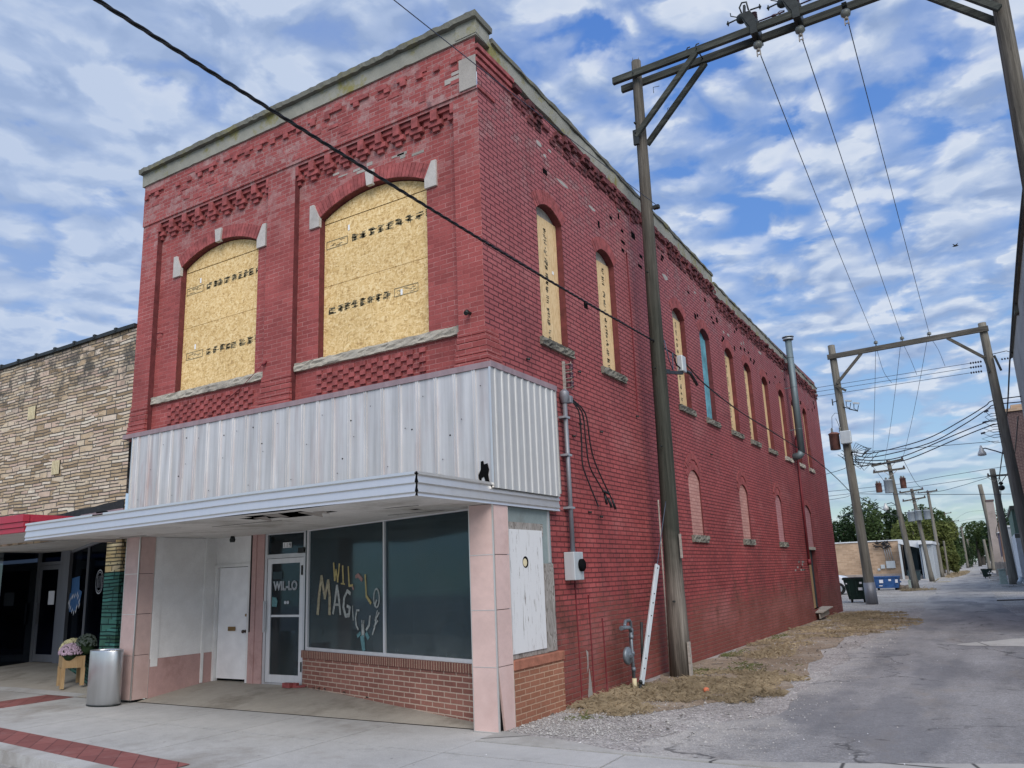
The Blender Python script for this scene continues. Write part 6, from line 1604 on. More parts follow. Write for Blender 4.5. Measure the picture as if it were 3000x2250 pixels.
far_pole('pole with two ribbed grey transformers in front of the metal shed', (.31, 69.04, -.05), (-.23, 69.04, 7.92), .19, .13,
         ((-1.2, 7.62, .70, 7.80, 3), (-1.05, 6.88, .78, 7.08, 3)), ((-.52, 5.10, .30, .85, 'xf_grey'), (.02, 5.16, .30, .85, 'xf_grey'), (.68, 5.2, .26, .80, 'xf_grey')))
far_pole('slim grey pole with one crossarm just right of the ribbed transformers', (.18, 87.51, -.05), (.02, 87.51, 9.05), .19, .13, ((-.95, 8.88, .95, 9.0, 3),))
far_pole('short bare grey post in the bushes left of the alley', (.16, 100.85, -.05), (.18, 100.85, 4.0), .13, .10)
far_pole('dark brown pole with one crossarm at the edge of the bushes', (-.77, 142.75, -.05), (-1.01, 142.75, 9.6), .26, .17, ((-2.0, 9.25, .1, 9.4, 3),), mat='pole_brown')
far_pole('distant pole with a grey transformer behind the brown pole', (-.86, 168.36, -.05), (-.80, 168.36, 9.2), .26, .18, ((-1.8, 9.0, .3, 9.1, 3),), ((-1.3, 5.9, .55, 1.3, 'xf_grey'), (-.4, 5.9, .5, 1.2, 'xf_grey'), (-2.2, 8.4, .35, .8, 'xf_grey')))
far_pole('distant grey pole with a short crossarm, next after the one with a transformer', (.11, 184.39, -.05), (.08, 184.39, 8.5), .26, .18, ((-.85, 8.3, .9, 8.3, 3),))
far_pole('farthest bare pole on the left edge of the alley', (.38, 207.22, -.05), (.26, 207.22, 6.4), .26, .18)
far_pole('tall grey pole with a heavy crossarm beside the whitewashed wall on the right', (5.94, 54.78, -.05), (5.80, 54.78, 7.66), .26, .17, ((5.45, 7.20, 6.95, 7.16, 2),))
far_pole('tall bare leaning pole in front of the rendered chimney', (5.56, 125.32, -.05), (4.79, 125.32, 12.3), .42, .28)
far_pole('thin dark post between the chimney and the tall grey pole', (5.9, 89.08, -.05), (6.06, 89.08, 7.5), .13, .10, mat='pole_brown')
far_pole('short distant post left of the chimney, behind the far green dumpster', (4.75, 131.49, -.05), (4.95, 131.49, 5.8), .30, .2)
far_pole('farthest short post on the right edge of the alley', (4.14, 151.81, -.05), (3.97, 151.81, 5.0), .30, .2)
t = thing('drum_lamp', (6.2, 54.4, 6.6), 'dark round splice cases hanging below the crossarm on the right', 'splice case')
m = MB(); m.blob((6.15, 54.3, 6.62), (.14, .14, .12), 10, 6, .02); m.blob((6.15, 54.3, 6.32), (.20, .2, .19), 10, 6, .02); m.cyl((6.15, 54.3, 6.7), (6.15, 54.3, 7.1), .02, None, 5); m.build('cases', 'cable', t)

# ------------------------------------------------------------------ overhead lines
WG = 'lines strung between the two pole frames'
wire('overhead_cable', [(.47, -5.5, 5.58), (.44, 5.01, 5.72)], .016, 'cable', 'thick black twisted cable crossing the facade from the upper left to the big pole', sag=.06, n=20, twist=True)
wire('overhead_cable', [(.47, -16, 6.0), (.47, -5.5, 5.58)], .016, 'cable', 'street end of the twisted black cable, above and behind the viewer')
wire('overhead_cable', [(.43, 5.01, 5.71), (.38, 6.6, 5.74), (.26, 8.4, 5.62), (.2, 11.4, 5.50), (.2, 15.5, 5.44), (.2, 21.0, 5.32), (.17, 25.4, 5.07), (.11, 29.2, 4.78)], .016, 'cable', 'black cable running from the junction box along the red wall to the next pole')
wire('overhead_cable', [(.11, 29.41, 4.76), (-.05, 40.0, 4.74), (.20, 49.0, 4.53)], .02, 'cable', 'thin cable from the second frame down towards the pole with three transformers')
wire('overhead_wire', [(.56, -2.5, 7.62), (.70, 5.01, 8.29)], .006, 'wire', 'thin grey wire slanting over the parapet corner to the side of the big pole', sag=.02)
wire('overhead_wire', [(.42, -16, 6.5), (.56, -2.5, 7.62)], .006, 'wire', 'street end of the thin grey wire, above the viewer')
for (a, b, lab) in (((2.81, 5.03, 10.58), (1.96, 29.22, 11.3), 'leftmost of the three long wires between the pole frames'), ((3.52, 5.03, 10.60), (3.01, 29.22, 11.32), 'middle one of the three long wires between the pole frames'), ((4.26, 5.03, 10.62), (4.06, 29.22, 11.34), 'rightmost of the three long wires between the pole frames')):
    wire('overhead_wire', [a, b], .009, 'wire', lab, group=WG, sag=.12)
for (a, b, lab) in (((1.94, 29.3, 11.2), (-.95, 48.9, 8.1), 'leftmost of three wires dropping from the second frame to the transformer pole'), ((2.96, 29.3, 11.2), (-.2, 48.9, 8.15), 'middle one of three wires dropping from the second frame to the transformer pole'), ((4.0, 29.3, 11.2), (.9, 48.9, 8.28), 'rightmost of three wires dropping from the second frame to the transformer pole')):
    wire('overhead_wire', [a, b], .010, 'wire', lab, group='wires beyond the second frame', sag=.25)
for (a, b, lab) in (((5.41, 29.35, 9.72), (-22, 29.35, 9.5), 'uppermost of three thin wires tied off at the right pole of the second frame'), ((5.36, 29.35, 9.53), (-22, 29.35, 9.3), 'middle one of three thin wires tied off at the right pole of the second frame'), ((5.30, 29.35, 9.31), (-22, 29.35, 9.1), 'lowest of three thin wires tied off at the right pole of the second frame')):
    wire('overhead_wire', [a, b], .011, 'wire', lab, group='thin cross wires', sag=.05)
for k, (a, c, b) in enumerate((((1.96, 29.22, 10.95), (2.1, 29.3, 9.9), (2.35, 29.35, 9.36)), ((3.01, 29.22, 11.0), (3.2, 29.3, 10.3), (3.35, 29.35, 9.56)), ((4.08, 29.22, 11.05), (4.3, 29.3, 10.5), (4.45, 29.35, 9.74)))):
    wire('jumper_wire', [a, c, b], .009, 'wire', ('left', 'middle', 'right')[k] + ' curved jumper hanging from the crossarm of the second frame', 'wire', 'jumpers')
TT = ([(.45, 29.41, 6.52), (1.24, 29.41, 6.4), (3.29, 29.41, 6.75), (4.76, 29.41, 7.39), (5.63, 29.41, 7.85), (6.01, 29.41, 8.05), (7.5, 29.6, 8.1)],
      [(.44, 29.41, 6.42), (1.22, 29.41, 6.22), (3.39, 29.41, 6.56), (4.8, 29.41, 7.20), (5.67, 29.41, 7.70), (6.04, 29.41, 7.86), (7.5, 29.6, 7.85)],
      [(.46, 29.41, 6.21), (1.34, 29.41, 6.05), (2.43, 29.41, 6.14), (4.45, 29.41, 6.82), (5.61, 29.41, 7.19), (6.07, 29.41, 7.24)],
      [(.44, 29.41, 6.08), (1.46, 29.41, 5.90), (2.54, 29.41, 5.98), (4.43, 29.41, 6.62), (5.62, 29.41, 7.00), (6.07, 29.41, 7.07)])
for k, pts in enumerate(TT): wire('overhead_cable', pts, .022, 'cable_blue', ('uppermost', 'second', 'third', 'lowest')[k] + ' of four thick dark cables sagging across the alley at the second frame', group='four sagging cables')
LO = (([(-14.6, 52, 6.7), (-1.04, 52.0, 6.88), (2.87, 52.0, 7.19), (6.64, 52.0, 7.51)], 'upper straight dark line crossing the alley in front of the three transformers'),
      ([(-14.6, 52, 6.1), (-2.82, 52.0, 6.54), (1.52, 53.0, 6.75), (5.56, 54.8, 7.2)], 'straight dark line running to the right crossarm just below the upper one'),
      ([(.15, 29.6, 4.72), (2.8, 30.0, 4.49), (6.25, 30.5, 4.25)], 'nearly level thin line between the two poles of the second frame'),
      ([(.21, 50.0, 6.14), (2.37, 51.0, 6.14), (3.74, 53.0, 6.53), (5.55, 54.8, 7.13)], 'dipping dark line from the transformer pole up to the right crossarm'),
      ([(-14.6, 52, 5.6), (-4.63, 52.0, 6.2), (-2.7, 50.0, 6.25)], 'short slanting line behind the corner of the red building'),
      ([(-8, 29.5, 4.6), (-.84, 29.6, 5.69), (.08, 29.5, 5.99)], 'service line rising from behind the building to the second frame'),
      ([(-3.75, 50.0, 4.8), (-1.33, 50.0, 5.27), (.2, 49.0, 5.33)], 'low curved line ending at the lamp of the transformer pole'),
      ([(.98, 29.5, 6.5), (3.74, 29.5, 6.42), (5.9, 29.5, 6.37)], 'very thin level line just above the street lamp'),
      ([(-.84, 168, 8.9), (2, 150, 9.6), (4.9, 126, 8.6)], 'upper far line joining the distant poles across the alley'),
      ([(-.84, 168, 8.6), (2, 150, 8.4), (4.9, 126, 7.4)], 'lower far line joining the distant poles across the alley'),
      ([(-.95, 49.0, 8.01), (-1.19, 60.0, 7.6), (-1.15, 69.0, 7.7)], 'left line running on from the transformer pole to the next pole'),
      ([(.92, 49.0, 8.22), (.73, 60.0, 7.7), (.63, 69.0, 7.8)], 'right line running on from the transformer pole to the next pole'),
      ([(-1.15, 69.0, 7.7), (-1.0, 78.0, 8.1), (-.84, 87.0, 8.95)], 'line rising from the ribbed transformers to the slim grey pole'))
for pts, lab in LO: wire('overhead_wire', pts, .016 if pts[0][1] > 40 else .012, 'wire', lab)
wire('service_cable', [(7.0, 4, 10.2), (6.75, 14.0, 9.6), (6.62, 25.0, 8.98), (6.47, 35.0, 8.05), (6.05, 54.2, 6.75)], .030, 'cable', 'thickest black cable dropping down the right edge to the round splice cases')
wire('service_cable', [(6.72, 30.0, 7.35), (6.50, 38.0, 6.3), (6.1, 54, 6.55)], .025, 'cable', 'second black cable crossing behind the right pole of the second frame')
wire('service_cable', [(6.1, 54.2, 6.3), (5.9, 60.0, 5.0), (5.5, 70.0, 3.9), (5.6, 80, 3.6)], .025, 'cable', 'slack black cable looping from the splice cases down behind the grey pole')

# ------------------------------------------------------------------ dumpsters, car, far buildings
def dumpster(name, label, c, w, d, h, rz, mat, stickers=(), lidmat='lid', slope=.16):
    t = thing(name, c, label, 'dumpster'); t.rotation_euler.z = 0
    cz, sz = cos(rz), sin(rz)
    T = lambda x, y, z: (c[0] + x * cz - y * sz, c[1] + x * sz + y * cz, c[2] + z)
    def hx(mb, x0, x1, y0, y1, z0, z1, tp=0): return mb.hexa([T(x0 + tp, y0 + tp, z0), T(x1 - tp, y0 + tp, z0), T(x1 - tp, y1 - tp * .3, z0), T(x0 + tp, y1 - tp * .3, z0), T(x0, y0, z1), T(x1, y0, z1), T(x1, y1, z1), T(x0, y1, z1)])
    m = MB(); hx(m, -w / 2, w / 2, -d / 2, d / 2, .14, h, slope * .7)
    for x in (-w / 2 + .22, 0, w / 2 - .22): hx(m, x - .025, x + .025, -d / 2 - .015, -d / 2 + .10, .30, h - .1)
    m.build('body', mat, t)
    m = MB(); hx(m, -w / 2 - .03, w / 2 + .03, -d / 2 - .03, d / 2 + .03, h - .05, h + .005); m.build('rim', mat, t)
    m = MB(); hx(m, -w / 2 - .02, -.01, -d / 2 - .05, d / 2, h + .008, h + .055); hx(m, .01, w / 2 + .02, -d / 2 - .05, d / 2, h + .008, h + .055); m.build('lid', lidmat, t)
    for sx in (-1, 1):
        m = MB(); hx(m, sx * (w / 2 + .035) - .035, sx * (w / 2 + .035) + .035, -.3, .3, h * .55, h * .68); m.build('lift_sleeve', mat, t)
        for sy in (-1, 1):
            q = T(sx * (w / 2 - .25), sy * (d / 2 - .25), .06); m = MB(); m.cyl((q[0] - .025, q[1], q[2]), (q[0] + .025, q[1], q[2]), .06, None, 12); m.box((q[0] - .035, q[1] - .02, q[2]), (q[0] + .035, q[1] + .02, q[2] + .09)); m.build('caster', 'rubber', t)
    if stickers:
        m = MB()
        for (x, z, ww, hh) in stickers: yy = -d / 2 + slope * .7 * (1 - (z - .14) / (h - .14)) - .035; hx(m, x - ww / 2, x + ww / 2, yy, yy + .006, z - hh / 2, z + hh / 2)
        m.build('stickers', 'paper', t)
    return t
dumpster('dumpster', 'dark green wheeled dumpster between the red building and the sleeved pole', (-.42, 31.3, 0), 1.02, .85, 1.05, .06, 'dump_green', ((.22, .86, .13, .08), (.27, .60, .38, .12), (.42, .76, .07, .05), (-.38, .84, .06, .05)), slope=.22)
dumpster('dumpster', 'blue dumpster standing behind the sleeved pole in front of the tan building', (-1.0, 48.3, 0), 1.5, 1.0, .80, .0, 'dump_blue', ((-.25, .55, .22, .2), (.25, .62, .15, .12), (-.3, .28, .2, .05), (.62, .55, .16, .2)), lidmat='dump_blue', slope=.08)
dumpster('dumpster', 'small dark green dumpster far down the right side of the alley', (4.3, 75, 0), .82, .7, .80, .0, 'dump_green', ((.20, .62, .1, .08), (.22, .45, .3, .10)), slope=.16)
dumpster('dumpster', 'teal refuse cart beside the shed porch', (-.95, 68.5, 0), .95, .7, .95, .0, 'dark_door', slope=.1)
# pale box lifted on the side of the near dumpster is its galvanised side; white car behind
t = thing('parked_car', (-3.6, 42, 0), 'white parked car half hidden behind the red building and the green dumpster', 'car')
prof = [(-4.7, .35), (-4.75, .75), (-4.5, .92), (-4.1, 1.42), (-3.7, 1.55), (-3.0, 1.56), (-2.62, 1.42), (-2.42, 1.10), (-2.05, 1.02), (-1.72, .88), (-1.62, .55), (-1.66, .32)]
m = MB(); m.prism([(x - .55, 41.2, z) for x, z in prof], (0, 1.7, 0)); m.build('body', 'carpaint', t, bevel=.06)
m = MB(); m.prism([(-4.55, 41.19, 1.02), (-4.20, 41.19, 1.38), (-3.65, 41.19, 1.46), (-3.20, 41.19, 1.36), (-3.02, 41.19, 1.08)], (0, -.006, 0)); m.build('side_window', 'carglass', t)
for x in (-4.6, -2.75):
    m = MB(); m.cyl((x, 41.12, .34), (x, 41.35, .34), .34, None, 20); wl = m.build('wheel', 'rubber', t); m = MB(); m.cyl((x, 41.10, .34), (x, 41.119, .34), .20, None, 16); m.build('rim', 'galv', wl)
m = MB(); m.box((-3.02, 41.0, 1.02), (-2.86, 41.18, 1.12)); m.build('wing_mirror', 'rubber', t)

t = thing('tan_brick_building', (-9, 84.4, 0), 'low flat-roofed tan brick building behind the parking lot', 'building')
m = MB(); m.box((-34, 84.4, -.1), (-3.12, 110, 3.90)); m.build('wall', 'tan_brick', t)
m = MB(); m.box((-34.1, 84.3, 3.902), (-3.0, 110.1, 4.02)); m.build('roof_edge', 'white_metal', t)
m = MB(); m.box((-34, 84.33, -.1), (-3.05, 84.39, .55)); m.build('base_course', 'chim', t)
m = MB(); m.box((-4.66, 84.2, 1.12), (-3.80, 84.38, 1.86)); m.box((-5.2, 84.25, 1.10), (-4.82, 84.38, 1.50)); m.box((-5.55, 84.3, .92), (-5.3, 84.38, 1.14)); m.build('meter_boxes', 'meterbox', t)
m = MB()
for k in range(4): m.tube([(-4.55 + k * .2, 84.25, 1.86), (-4.72 + k * .2, 84.25, 3.7)], .035, 5)
m.build('riser_pipes', 'galv', t)
m = MB()
for k in range(30): a = Vector((U(-5.6, -4.0), 84.1, U(3.2, 3.9))); m.tube([a, a + Vector((U(-.4, .4), -.05, U(-.3, .1))), a + Vector((U(-.5, .6), 0, U(-.1, .3)))], .04, 4)
m.build('cable_tangle', 'cable', t)
t = thing('metal_shed', (-1.6, 84, 0), 'grey corrugated metal shed with a white roof and dark open porch', 'shed')
m = MB(); m.hexa([(-3.06, 82.0, 3.55), (-1.2, 82.0, 3.00), (-1.2, 86, 3.00), (-3.06, 86, 3.55), (-3.06, 82.0, 3.90), (-1.2, 82.0, 3.75), (-1.2, 86, 3.75), (-3.06, 86, 3.90)]); m.build('porch_roof', 'white_metal', t)
m = MB(); m.hexa([(-1.18, 80.6, 3.35), (.1, 80.6, 3.35), (.1, 92, 3.35), (-1.18, 92, 3.35), (-1.18, 80.6, 3.75), (.1, 80.6, 3.62), (.1, 92, 3.62), (-1.18, 92, 3.75)]); m.build('shed_roof', 'white_metal', t)
m = MB(); m.box((-1.0, 81, 0), (.0, 92, 3.34)); m.build('shed_wall', 'grey_metal_wall', t)
m = MB()
for k in range(9): m.box((-.98 + k * .115, 80.97, 0), (-.95 + k * .115, 80.999, 3.34))
m.box((-3.10, 82.1, 0), (-2.90, 82.3, 3.5)); m.box((-1.24, 82.1, 0), (-1.12, 82.3, 3.0)); m.build('posts_and_ribs', 'meterbox', t)
m = MB(); m.box((-3.05, 86, 0), (-1.0, 86.2, 3.5)); m.box((-2.7, 85.8, .35), (-1.75, 85.99, 2.6)); m.build('dark_porch', 'dark_door', t)
m = MB(); m.box((-1.62, 85.7, .3), (-1.2, 85.8, 2.4)); m.build('porch_opening', 'black_gap', t)
m = MB(); m.box((-2.9, 82.4, 0), (-1.3, 85.6, .32)); m.build('porch_step', 'chim', t)

t = thing('grey_building', (8, 18, 0), 'tall grey stucco building along the right edge of the alley', 'building')
m = MB(); m.poly([(6.92, 13, -.1), (6.92, 30.3, -.1), (6.92, 30.3, 9.9), (6.92, 13, 9.9)]); m.poly([(6.92, 30.3, -.1), (16, 30.3, -.1), (16, 30.3, 9.9), (6.92, 30.3, 9.9)]); m.poly([(6.92, 13, -.1), (16, 13, -.1), (16, 13, 9.9), (6.92, 13, 9.9)]); m.poly([(6.92, 13, 9.9), (16, 13, 9.9), (16, 30.3, 9.9), (6.92, 30.3, 9.9)])
m.build('wall', 'grey_stucco', t)
m = MB(); m.box((6.82, 12.9, 9.902), (7.1, 30.4, 9.99)); m.box((6.80, 22.0, 9.6), (6.919, 22.4, 9.9)); m.build('roof_edge', 'coping', t)
t = thing('brown_brick_building', (8, 44, 0), 'dark brown brick building with a roof chimney behind the second frame', 'building')
m = MB(); m.box((6.70, 40, 3.0), (14, 54, 9.15)); m.build('wall', 'brown_brick', t); m = MB(); m.box((6.62, 39.9, 9.152), (14.1, 54, 9.30)); m.box((6.95, 41, 9.302), (7.6, 41.8, 9.65)); m.build('parapet_and_chimney', 'tan_brick', t)
m = MB(); m.box((6.74, 40.02, -.1), (14, 53.9, 2.99)); m.build('lower_wall', 'grey_metal_wall', t)
t = thing('whitewashed_building', (8, 60, 0), 'building with peeling whitewash and mossy green upper wall on the right', 'building')
m = MB(); m.box((6.46, 55.5, -.1), (14, 68, 3.3)); m.build('white_wall', 'peel_white', t)
m = MB(); m.box((6.50, 55.6, 3.302), (14, 68, 4.9)); m.build('green_wall', 'green_wall', t); m = MB(); m.box((6.42, 55.4, 4.902), (14, 68.1, 5.15)); m.box((6.44, 55.49, 3.0), (6.9, 55.52, 3.28)); m.build('coping_and_vent', 'coping', t)
t = thing('dark_sided_shed', (7, 92, 0), 'small dark-sided shed with a pale block base behind the grey pole', 'shed')
m = MB(); m.box((5.75, 90, 1.9), (9, 100, 4.3)); m.build('dark_siding', 'purple_wall', t); m = MB(); m.box((5.78, 90.05, -.1), (9, 100, 1.898)); m.build('block_wall', 'pale_block', t); m = MB(); m.hexa([(5.6, 89.8, 4.302), (9, 89.8, 4.302), (9, 100, 4.302), (5.6, 100, 4.302), (6.2, 89.8, 4.6), (9, 89.8, 4.9), (9, 100, 4.9), (6.2, 100, 4.6)]); m.build('roof', 'white_metal', t)
t = thing('blue_clad_building', (6.8, 74, 0), 'pale blue metal-clad wall beside the tall grey pole', 'building'); m = MB(); m.box((6.35, 70, -.1), (9, 84, 4.2)); m.build('wall', 'grey_metal_wall', t); m = MB(); m.box((6.30, 69.9, 4.202), (9, 84, 4.35)); m.build('roof_edge', 'white_metal', t)
t = thing('rendered_chimney', (5.4, 104, 0), 'tall square rendered chimney stack behind the leaning pole', 'chimney'); m = MB(); m.hexa([(5.0, 104, -.1), (6.0, 104, -.1), (6.0, 105, -.1), (5.0, 105, -.1), (5.15, 104.1, 8.5), (5.95, 104.1, 8.5), (5.95, 104.9, 8.5), (5.15, 104.9, 8.5)]); m.build('stack', 'chim', t); m = MB(); m.box((5.08, 104.0, 8.502), (6.02, 105, 8.70)); m.build('cap', 'brown_brick', t)
t = thing('board_fence', (5.9, 86, 0), 'low grey board fence at the foot of the dark-sided shed', 'fence'); m = MB()
x = 5.0
while x < 6.3: m.box((x, 86, -.05), (x + .09, 86.03, 1.35 + U(-.04, .04))); x += .10
m.build('boards', 'fence', t); m = MB(); m.box((5.0, 86.031, .3), (6.3, 86.06, .38)); m.box((5.0, 86.031, 1.0), (6.3, 86.06, 1.08)); m.build('rails', 'fence', t)
m = MB(); m.hexa([(5.14, 55.8, 0), (5.60, 55.8, 0), (5.60, 56.3, 0), (5.14, 56.3, 0), (5.16, 55.85, .95), (5.56, 55.85, .95), (5.56, 56.25, .95), (5.16, 56.25, .95)]); m.box((5.1, 55.76, .951), (5.62, 56.32, 1.0)); m.box((5.05, 55.7, -.02), (5.7, 56.4, .06)); tag(m.build('utility_pedestal', 'pedestal', bevel=.02), 'pale green utility pedestal at the foot of the right-hand poles', 'utility box')
m = MB(); m.cyl((6.15, 52.5, .12), (6.35, 52.9, .42), .13, .13, 12); tag(m.build('fallen_pipe', 'meterbox'), 'short white pipe leaning at the base of the whitewashed wall', 'pipe')
t = MB()
for k in range(7): x = U(4.9, 5.5); y = U(63, 66); t.bar((x - .5, y, .08 + .05 * k), (x + .5, y + U(-.5, .5), .10 + .07 * k), .16, .03)
tag(t.build('plank_pile', 'weathered'), 'pile of loose planks between the far dumpster and the pedestal', 'planks')
m = MB(); m.bar((4.9, 30.6, .03), (6.2, 30.9, .04), .12, .04); tag(m.build('loose_board', 'bark'), 'dark board lying across the gravel at the right edge of the alley', 'board')
m = MB(); m.bar((6.1, 37.5, .05), (7.0, 37.9, .07), .25, .05); tag(m.build('loose_board', 'weathered'), 'pale board on the ground near the right pole of the second frame', 'board')
m = MB(); m.bar((5.4, 47.5, .06), (6.3, 47.8, .1), .3, .05); m.bar((5.2, 49.5, .06), (5.9, 49.4, .08), .3, .05); tag(m.build('concrete_scraps', 'slab_old'), 'flat concrete scraps in front of the pale green pedestal', 'rubble')
m = MB(); m.prism([(.55, 66, .0), (.95, 65.6, .28), (1.0, 66.3, .24), (.6, 66.6, 0)], (0, 0, .03)); m.prism([(.9, 66, .0), (1.7, 65.7, .02), (1.8, 66.3, .02), (1.0, 66.5, 0)], (0, 0, .03)); tag(m.build('cardboard_sheets', 'cream'), 'folded cardboard sheets at the foot of the shed pole', 'cardboard')
m = MB(); m.blob((-.3, 48.7, .12), (.35, .3, .18), 9, 5, .2); tag(m.build('boulder', 'rock'), 'rounded rock beside the blue dumpster', 'rock')
m = MB(); m.blob((.15, 48.6, .12), (.22, .2, .18), 9, 5, .2); tag(m.build('boulder', 'rock'), 'smaller rock between the blue dumpster and the leaning transformer pole', 'rock')
m = MB(); m.box((.30, 47.5, 0), (.44, 47.62, .55)); m.box((.28, 47.48, .551), (.46, 47.64, .6)); tag(m.build('marker_post', 'pedestal'), 'short pale marker post left of the leaning transformer pole', 'post')
m = MB(); m.blob((1.35, 3.35, .045), (.045, .045, .04), 12, 8, .03); tag(m.build('small_gourd', 'orange'), 'small orange ball-like gourd lying in the dry grass', 'gourd')
t = MB(); t.blob((6.0, 60, 25.8), (.22, .06, .05), 8, 5, 0); t.add([(5.85, 60, 25.82), (6.1, 60, 25.82), (6.2, 60.1, 26.05)], [(0, 1, 2)]); t.add([(5.9, 60, 25.82), (6.1, 60, 25.82), (5.8, 59.9, 26.0)], [(0, 1, 2)]); tag(t.build('bird', 'bird'), 'tiny dark bird flying in the cloudy sky on the right', 'bird')

# ------------------------------------------------------------------ trees and bushes
def tree(name, label, c, r, h, mat, n=5200, ls=.32, group=None, trunk=True, cat='tree', lobes=9):
    t = thing(name, (c[0], c[1], 0), label, cat, group)
    rnd = random.Random(int(c[0] * 13 + c[1] * 7))
    zb = h * (.22 if trunk else .0)
    L_ = []
    for k in range(lobes):
        a = rnd.uniform(0, 2 * pi); q = rnd.uniform(.2, .72); z = zb + (h - zb) * rnd.uniform(.25, .88)
        L_.append((Vector((c[0] + r * q * cos(a), c[1] + r * q * sin(a), z)), rnd.uniform(.26, .48) * r, rnd.uniform(.16, .30) * h))
    L_.append((Vector((c[0], c[1], h * .75)), r * .5, h * .25))
    vs = []; fs = []
    for k in range(n):
        o, lr, lh = L_[rnd.randrange(len(L_))]
        a = rnd.uniform(0, 2 * pi); cb = rnd.uniform(-1, 1); sb = sqrt(1 - cb * cb); q = rnd.uniform(.55, 1.08) ** .6
        p_ = o + Vector((lr * sb * cos(a), lr * sb * sin(a), lh * cb)) * q
        if noise.noise(p_ * (1.6 / ls * .3)) < -.22: continue
        s_ = ls * rnd.uniform(.5, 1.2)
        d1_ = Vector((rnd.uniform(-1, 1), rnd.uniform(-1, 1), rnd.uniform(-.6, .6))).normalized() * s_; d2_ = Vector((rnd.uniform(-1, 1), rnd.uniform(-1, 1), rnd.uniform(-1, 1))).normalized() * s_ * .5
        k0 = len(vs); vs += [tuple(p_ - d1_), tuple(p_ + d2_), tuple(p_ + d1_), tuple(p_ - d2_)]; fs.append((k0, k0 + 1, k0 + 2, k0 + 3))
    m = MB(); m.v = vs; m.f = fs; m.sm = [False] * len(fs); m.build('crown', mat, t, recalc=False)
    if trunk:
        m = MB(); m.tube([(c[0], c[1], -.1), (c[0] + .1, c[1], h * .4), (c[0], c[1], h * .7)], [r * .09, r * .06, r * .03], 8)
        for o, lr, lh in L_[:5]: m.tube([(c[0] + .05, c[1], h * .38), tuple((Vector((c[0], c[1], h * .45)) + o) / 2), tuple(o)], [r * .04, r * .03, r * .015], 6)
        m.build('trunk', 'bark', t)
    return t
TG = 'trees beyond the tan building'
for (lab, c, r, h, mt, tg_) in (('dark tree rising directly behind the corner of the red building', (-15.6, 121), 3.6, 8.4, 'tree_dark', 5),
    ('round dark tree behind the middle of the tan building', (-12.2, 124), 3.9, 9.9, 'tree_dark', 6), ('broad dark-green tree left of the sleeved pole top', (-9.0, 120), 3.6, 9.4, 'tree_mid', 4),
    ('dark tree behind the right end of the tan building', (-6.2, 122), 3.2, 8.6, 'tree_dark', 3), ('yellow-green tree above the shed porch', (-3.9, 112), 2.8, 7.0, 'tree_yellow', 3),
    ('tall dark tree behind the ribbed transformers', (-2.6, 126), 3.4, 9.5, 'tree_mid', 3), ('yellowing tree behind the slim grey pole', (-1.0, 116), 2.2, 6.3, 'tree_yellow', 3),
    ('leafy tree left of the dark brown pole', (-1.3, 134), 2.3, 6.9, 'tree_mid', 3)):
    tree('broadleaf_tree', lab, c, r, h, mt, 5200, .28, TG)
for (lab, c, r, h, mt) in (('low yellow-green bush at the shed corner beside the alley', (.25, 104), 1.5, 3.0, 'tree_yellow'), ('dense green bush between the shed and the brown pole', (-.6, 124), 2.0, 3.8, 'tree_mid'),
    ('dark bush at the foot of the dark brown pole', (-1.4, 146), 2.2, 4.4, 'tree_dark'), ('distant green bush along the left edge of the alley', (-.9, 166), 2.2, 4.2, 'tree_mid'), ('farthest dark bush on the left of the alley', (-.3, 192), 2.4, 4.6, 'tree_dark')):
    tree('alley_bush', lab, c, r, h, mt, 3000, .22, 'bushes along the alley', False, 'bush', 8)
for (lab, c, r, h, mt) in (('tall pale-topped tree closing the alley behind the far dumpster', (1.9, 218), 4.6, 10.5, 'tree_mid'), ('dark tree right of the pale-topped one, behind the chimney', (6.4, 205), 4.6, 10.8, 'tree_dark'),
    ('dark tree overhanging the end of the alley on the left', (-3.6, 222), 4.0, 7.4, 'tree_dark'), ('dark tree in the gap beside the rendered chimney', (9.5, 170), 4.5, 9.5, 'tree_dark'), ('small dark tree closing the very end of the alley', (2.2, 262), 6.5, 9.0, 'tree_dark')):
    tree('broadleaf_tree', lab, c, r, h, mt, 4200, .42, 'trees at the end of the alley')
m = MB(); m.box((-80, 300, -1), (60, 301, 3))
t = thing('far_wood', (0, 300, 0), 'distant dark line of woodland at the end of the alley', 'woodland'); t['kind'] = 'stuff'
vs = MB()
for k in range(9000):
    p_ = Vector((U(-120, 60), U(285, 310), 0)); hh = 6.5 + 3 * noise.noise(Vector((p_.x * .08, 1, 1))); p_.z = hh * sqrt(R()); d_ = Vector((U(-1, 1), U(-1, 1), U(-1, 1))) * .9
    vs.add([tuple(p_ - d_), tuple(p_ + Vector((d_.y, d_.z, d_.x))), tuple(p_ + d_)], [(0, 1, 2)])
vs.build('crowns', 'tree_dark', t, recalc=False)

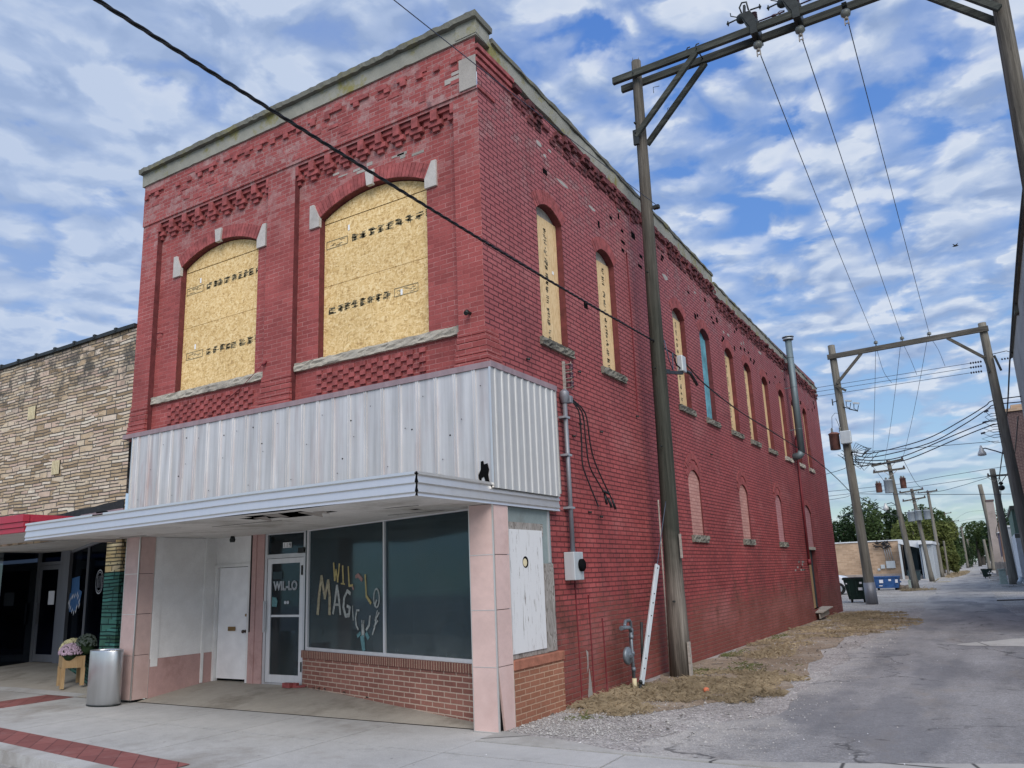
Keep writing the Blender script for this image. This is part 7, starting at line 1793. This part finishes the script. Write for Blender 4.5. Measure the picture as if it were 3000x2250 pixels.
# ------------------------------------------------------------------ grass, pebbles, debris
def grass(name, label, areas, mat, hh=(.02, .07), base=.003, thr=-.05):
    mb = MB()
    for (cx, cy, rx, ry, n, ang) in areas:
        for k in range(n):
            a = U(0, 2 * pi); q = R() ** .55; lx, ly = rx * q * cos(a), ry * q * sin(a)
            x = cx + lx * cos(ang) - ly * sin(ang); y = cy + lx * sin(ang) + ly * cos(ang)
            if x < .02: continue
            f_ = noise.noise(Vector((x * 1.5, y * 1.5, 4))) + .55 * noise.noise(Vector((x * 5, y * 5, 4))) + .4 * noise.noise(Vector((x * 17, y * 17, 4)))
            if f_ + U(-.22, .22) < thr + .02 + .6 * max(0, q - .5): continue
            h = U(*hh) * (1 + (R() < .08) * .7); w_ = U(.0015, .0035) * (1 + y / 7); t_ = U(0, pi); l = U(0, 2 * pi); dx, dy = cos(t_) * w_, sin(t_) * w_; bx, by = cos(l) * h * U(.5, 2.0), sin(l) * h * U(.5, 2.0)
            mb.add([(x - dx, y - dy, base), (x + dx, y + dy, base), (x + bx * .5 + dx * .6, y + by * .5 + dy * .6, base + h * .6), (x + bx, y + by, base + h * U(.3, 1))], [(0, 1, 2), (0, 2, 3)])
    return tag(mb.build(name, mat, recalc=False), label, 'grass', kind='stuff')
grass('dry_grass', 'dry brown grass between the red wall and the alley', [(.6, 1.75, .7, .6, 9000, .3), (1.05, 3.3, 1.35, 1.3, 30000, .3), (1.3, 4.6, 1.15, 1.2, 13000, 0), (.25, 3.0, .3, 1.4, 4000, 0), (1.5, 16.6, 1.5, 4.2, 22000, -.1), (1.2, 21.2, 1.2, 2.8, 12000, 0), (.9, 8.5, .6, 1.2, 2200, 0), (.7, 11, .7, 1.6, 2600, 0)], 'grass')
grass('green_grass', 'small green tufts at the foot of the red wall', [(.30, 3.6, .25, .45, 1500, 0), (.45, 5.7, .35, .6, 900, 0), (1.3, 6.4, .8, .8, 1800, 0), (.35, 8.6, .25, .8, 800, 0), (.25, 12.6, .2, 1.0, 800, 0), (.6, 1.0, .3, .2, 200, 0)], 'grass_green', (.02, .05), thr=.0)
grass('far_grass', 'dry grass patch around the transformer pole', [(-1.2, 46.5, 3.2, 1.6, 9000, 0), (1.0, 108, 1.0, 26, 6000, 0)], 'grass', (.06, .16))
mb = MB()
for k in range(5200):
    if R() < .55: x = abs(random.gauss(.2, 1.1)) + .1; y = -.05 + abs(random.gauss(0, 1.1))
    else: x = U(.1, 3.0); y = U(1, 20)
    s_ = U(.004, .013) * (1 + (R() < .06) * 1.2); z = .006
    a = U(0, 6); p_ = [(x + s_ * cos(a + i * 1.57) * U(.7, 1.2), y + s_ * sin(a + i * 1.57) * U(.7, 1.2), z) for i in range(4)]
    mb.add(p_ + [(x, y, z + s_ * .9)], [(0, 1, 4), (1, 2, 4), (2, 3, 4), (3, 0, 4)])
tag(mb.build('loose_pebbles', 'pebble', recalc=False), 'loose pale pebbles scattered over the verge and alley edge', 'pebbles', kind='stuff')
mb = MB()
for k in range(140):
    x = U(.2, 5.5); y = U(-1.5, 14); s_ = U(.004, .009); a = U(0, 6); z = .010
    mb.add([(x + s_ * cos(a), y + s_ * sin(a), z), (x + s_ * cos(a + 2), y + s_ * .6 * sin(a + 2), z + .006), (x + s_ * cos(a + 4), y + s_ * sin(a + 4), z)], [(0, 1, 2)])
tag(mb.build('white_flecks', 'paper', recalc=False), 'tiny white scraps and chips lying on the alley', 'litter', kind='stuff')
mb = MB()
for k in range(170):
    x = U(.1, 2.2); y = U(.3, 18); s_ = U(.012, .035); a = U(0, 6); mb.add([(x + s_ * cos(a), y + s_ * sin(a), .012), (x + s_ * cos(a + 1.8), y + s_ * sin(a + 1.8), .02), (x + s_ * cos(a + 3.2), y + s_ * sin(a + 3.2), .03), (x + s_ * .8 * cos(a + 4.6), y + s_ * .8 * sin(a + 4.6), .012)], [(0, 1, 2, 3)])
for k in range(30): x = U(.1, 2); y = U(4, 18); a = U(0, 6); mb.bar((x, y, .015), (x + cos(a) * U(.1, .3), y + sin(a) * U(.1, .3), .02), .01, .008)
tag(mb.build('fallen_leaves', 'bark', recalc=False), 'dry dead leaves and twigs along the wall base', 'leaves', kind='stuff')
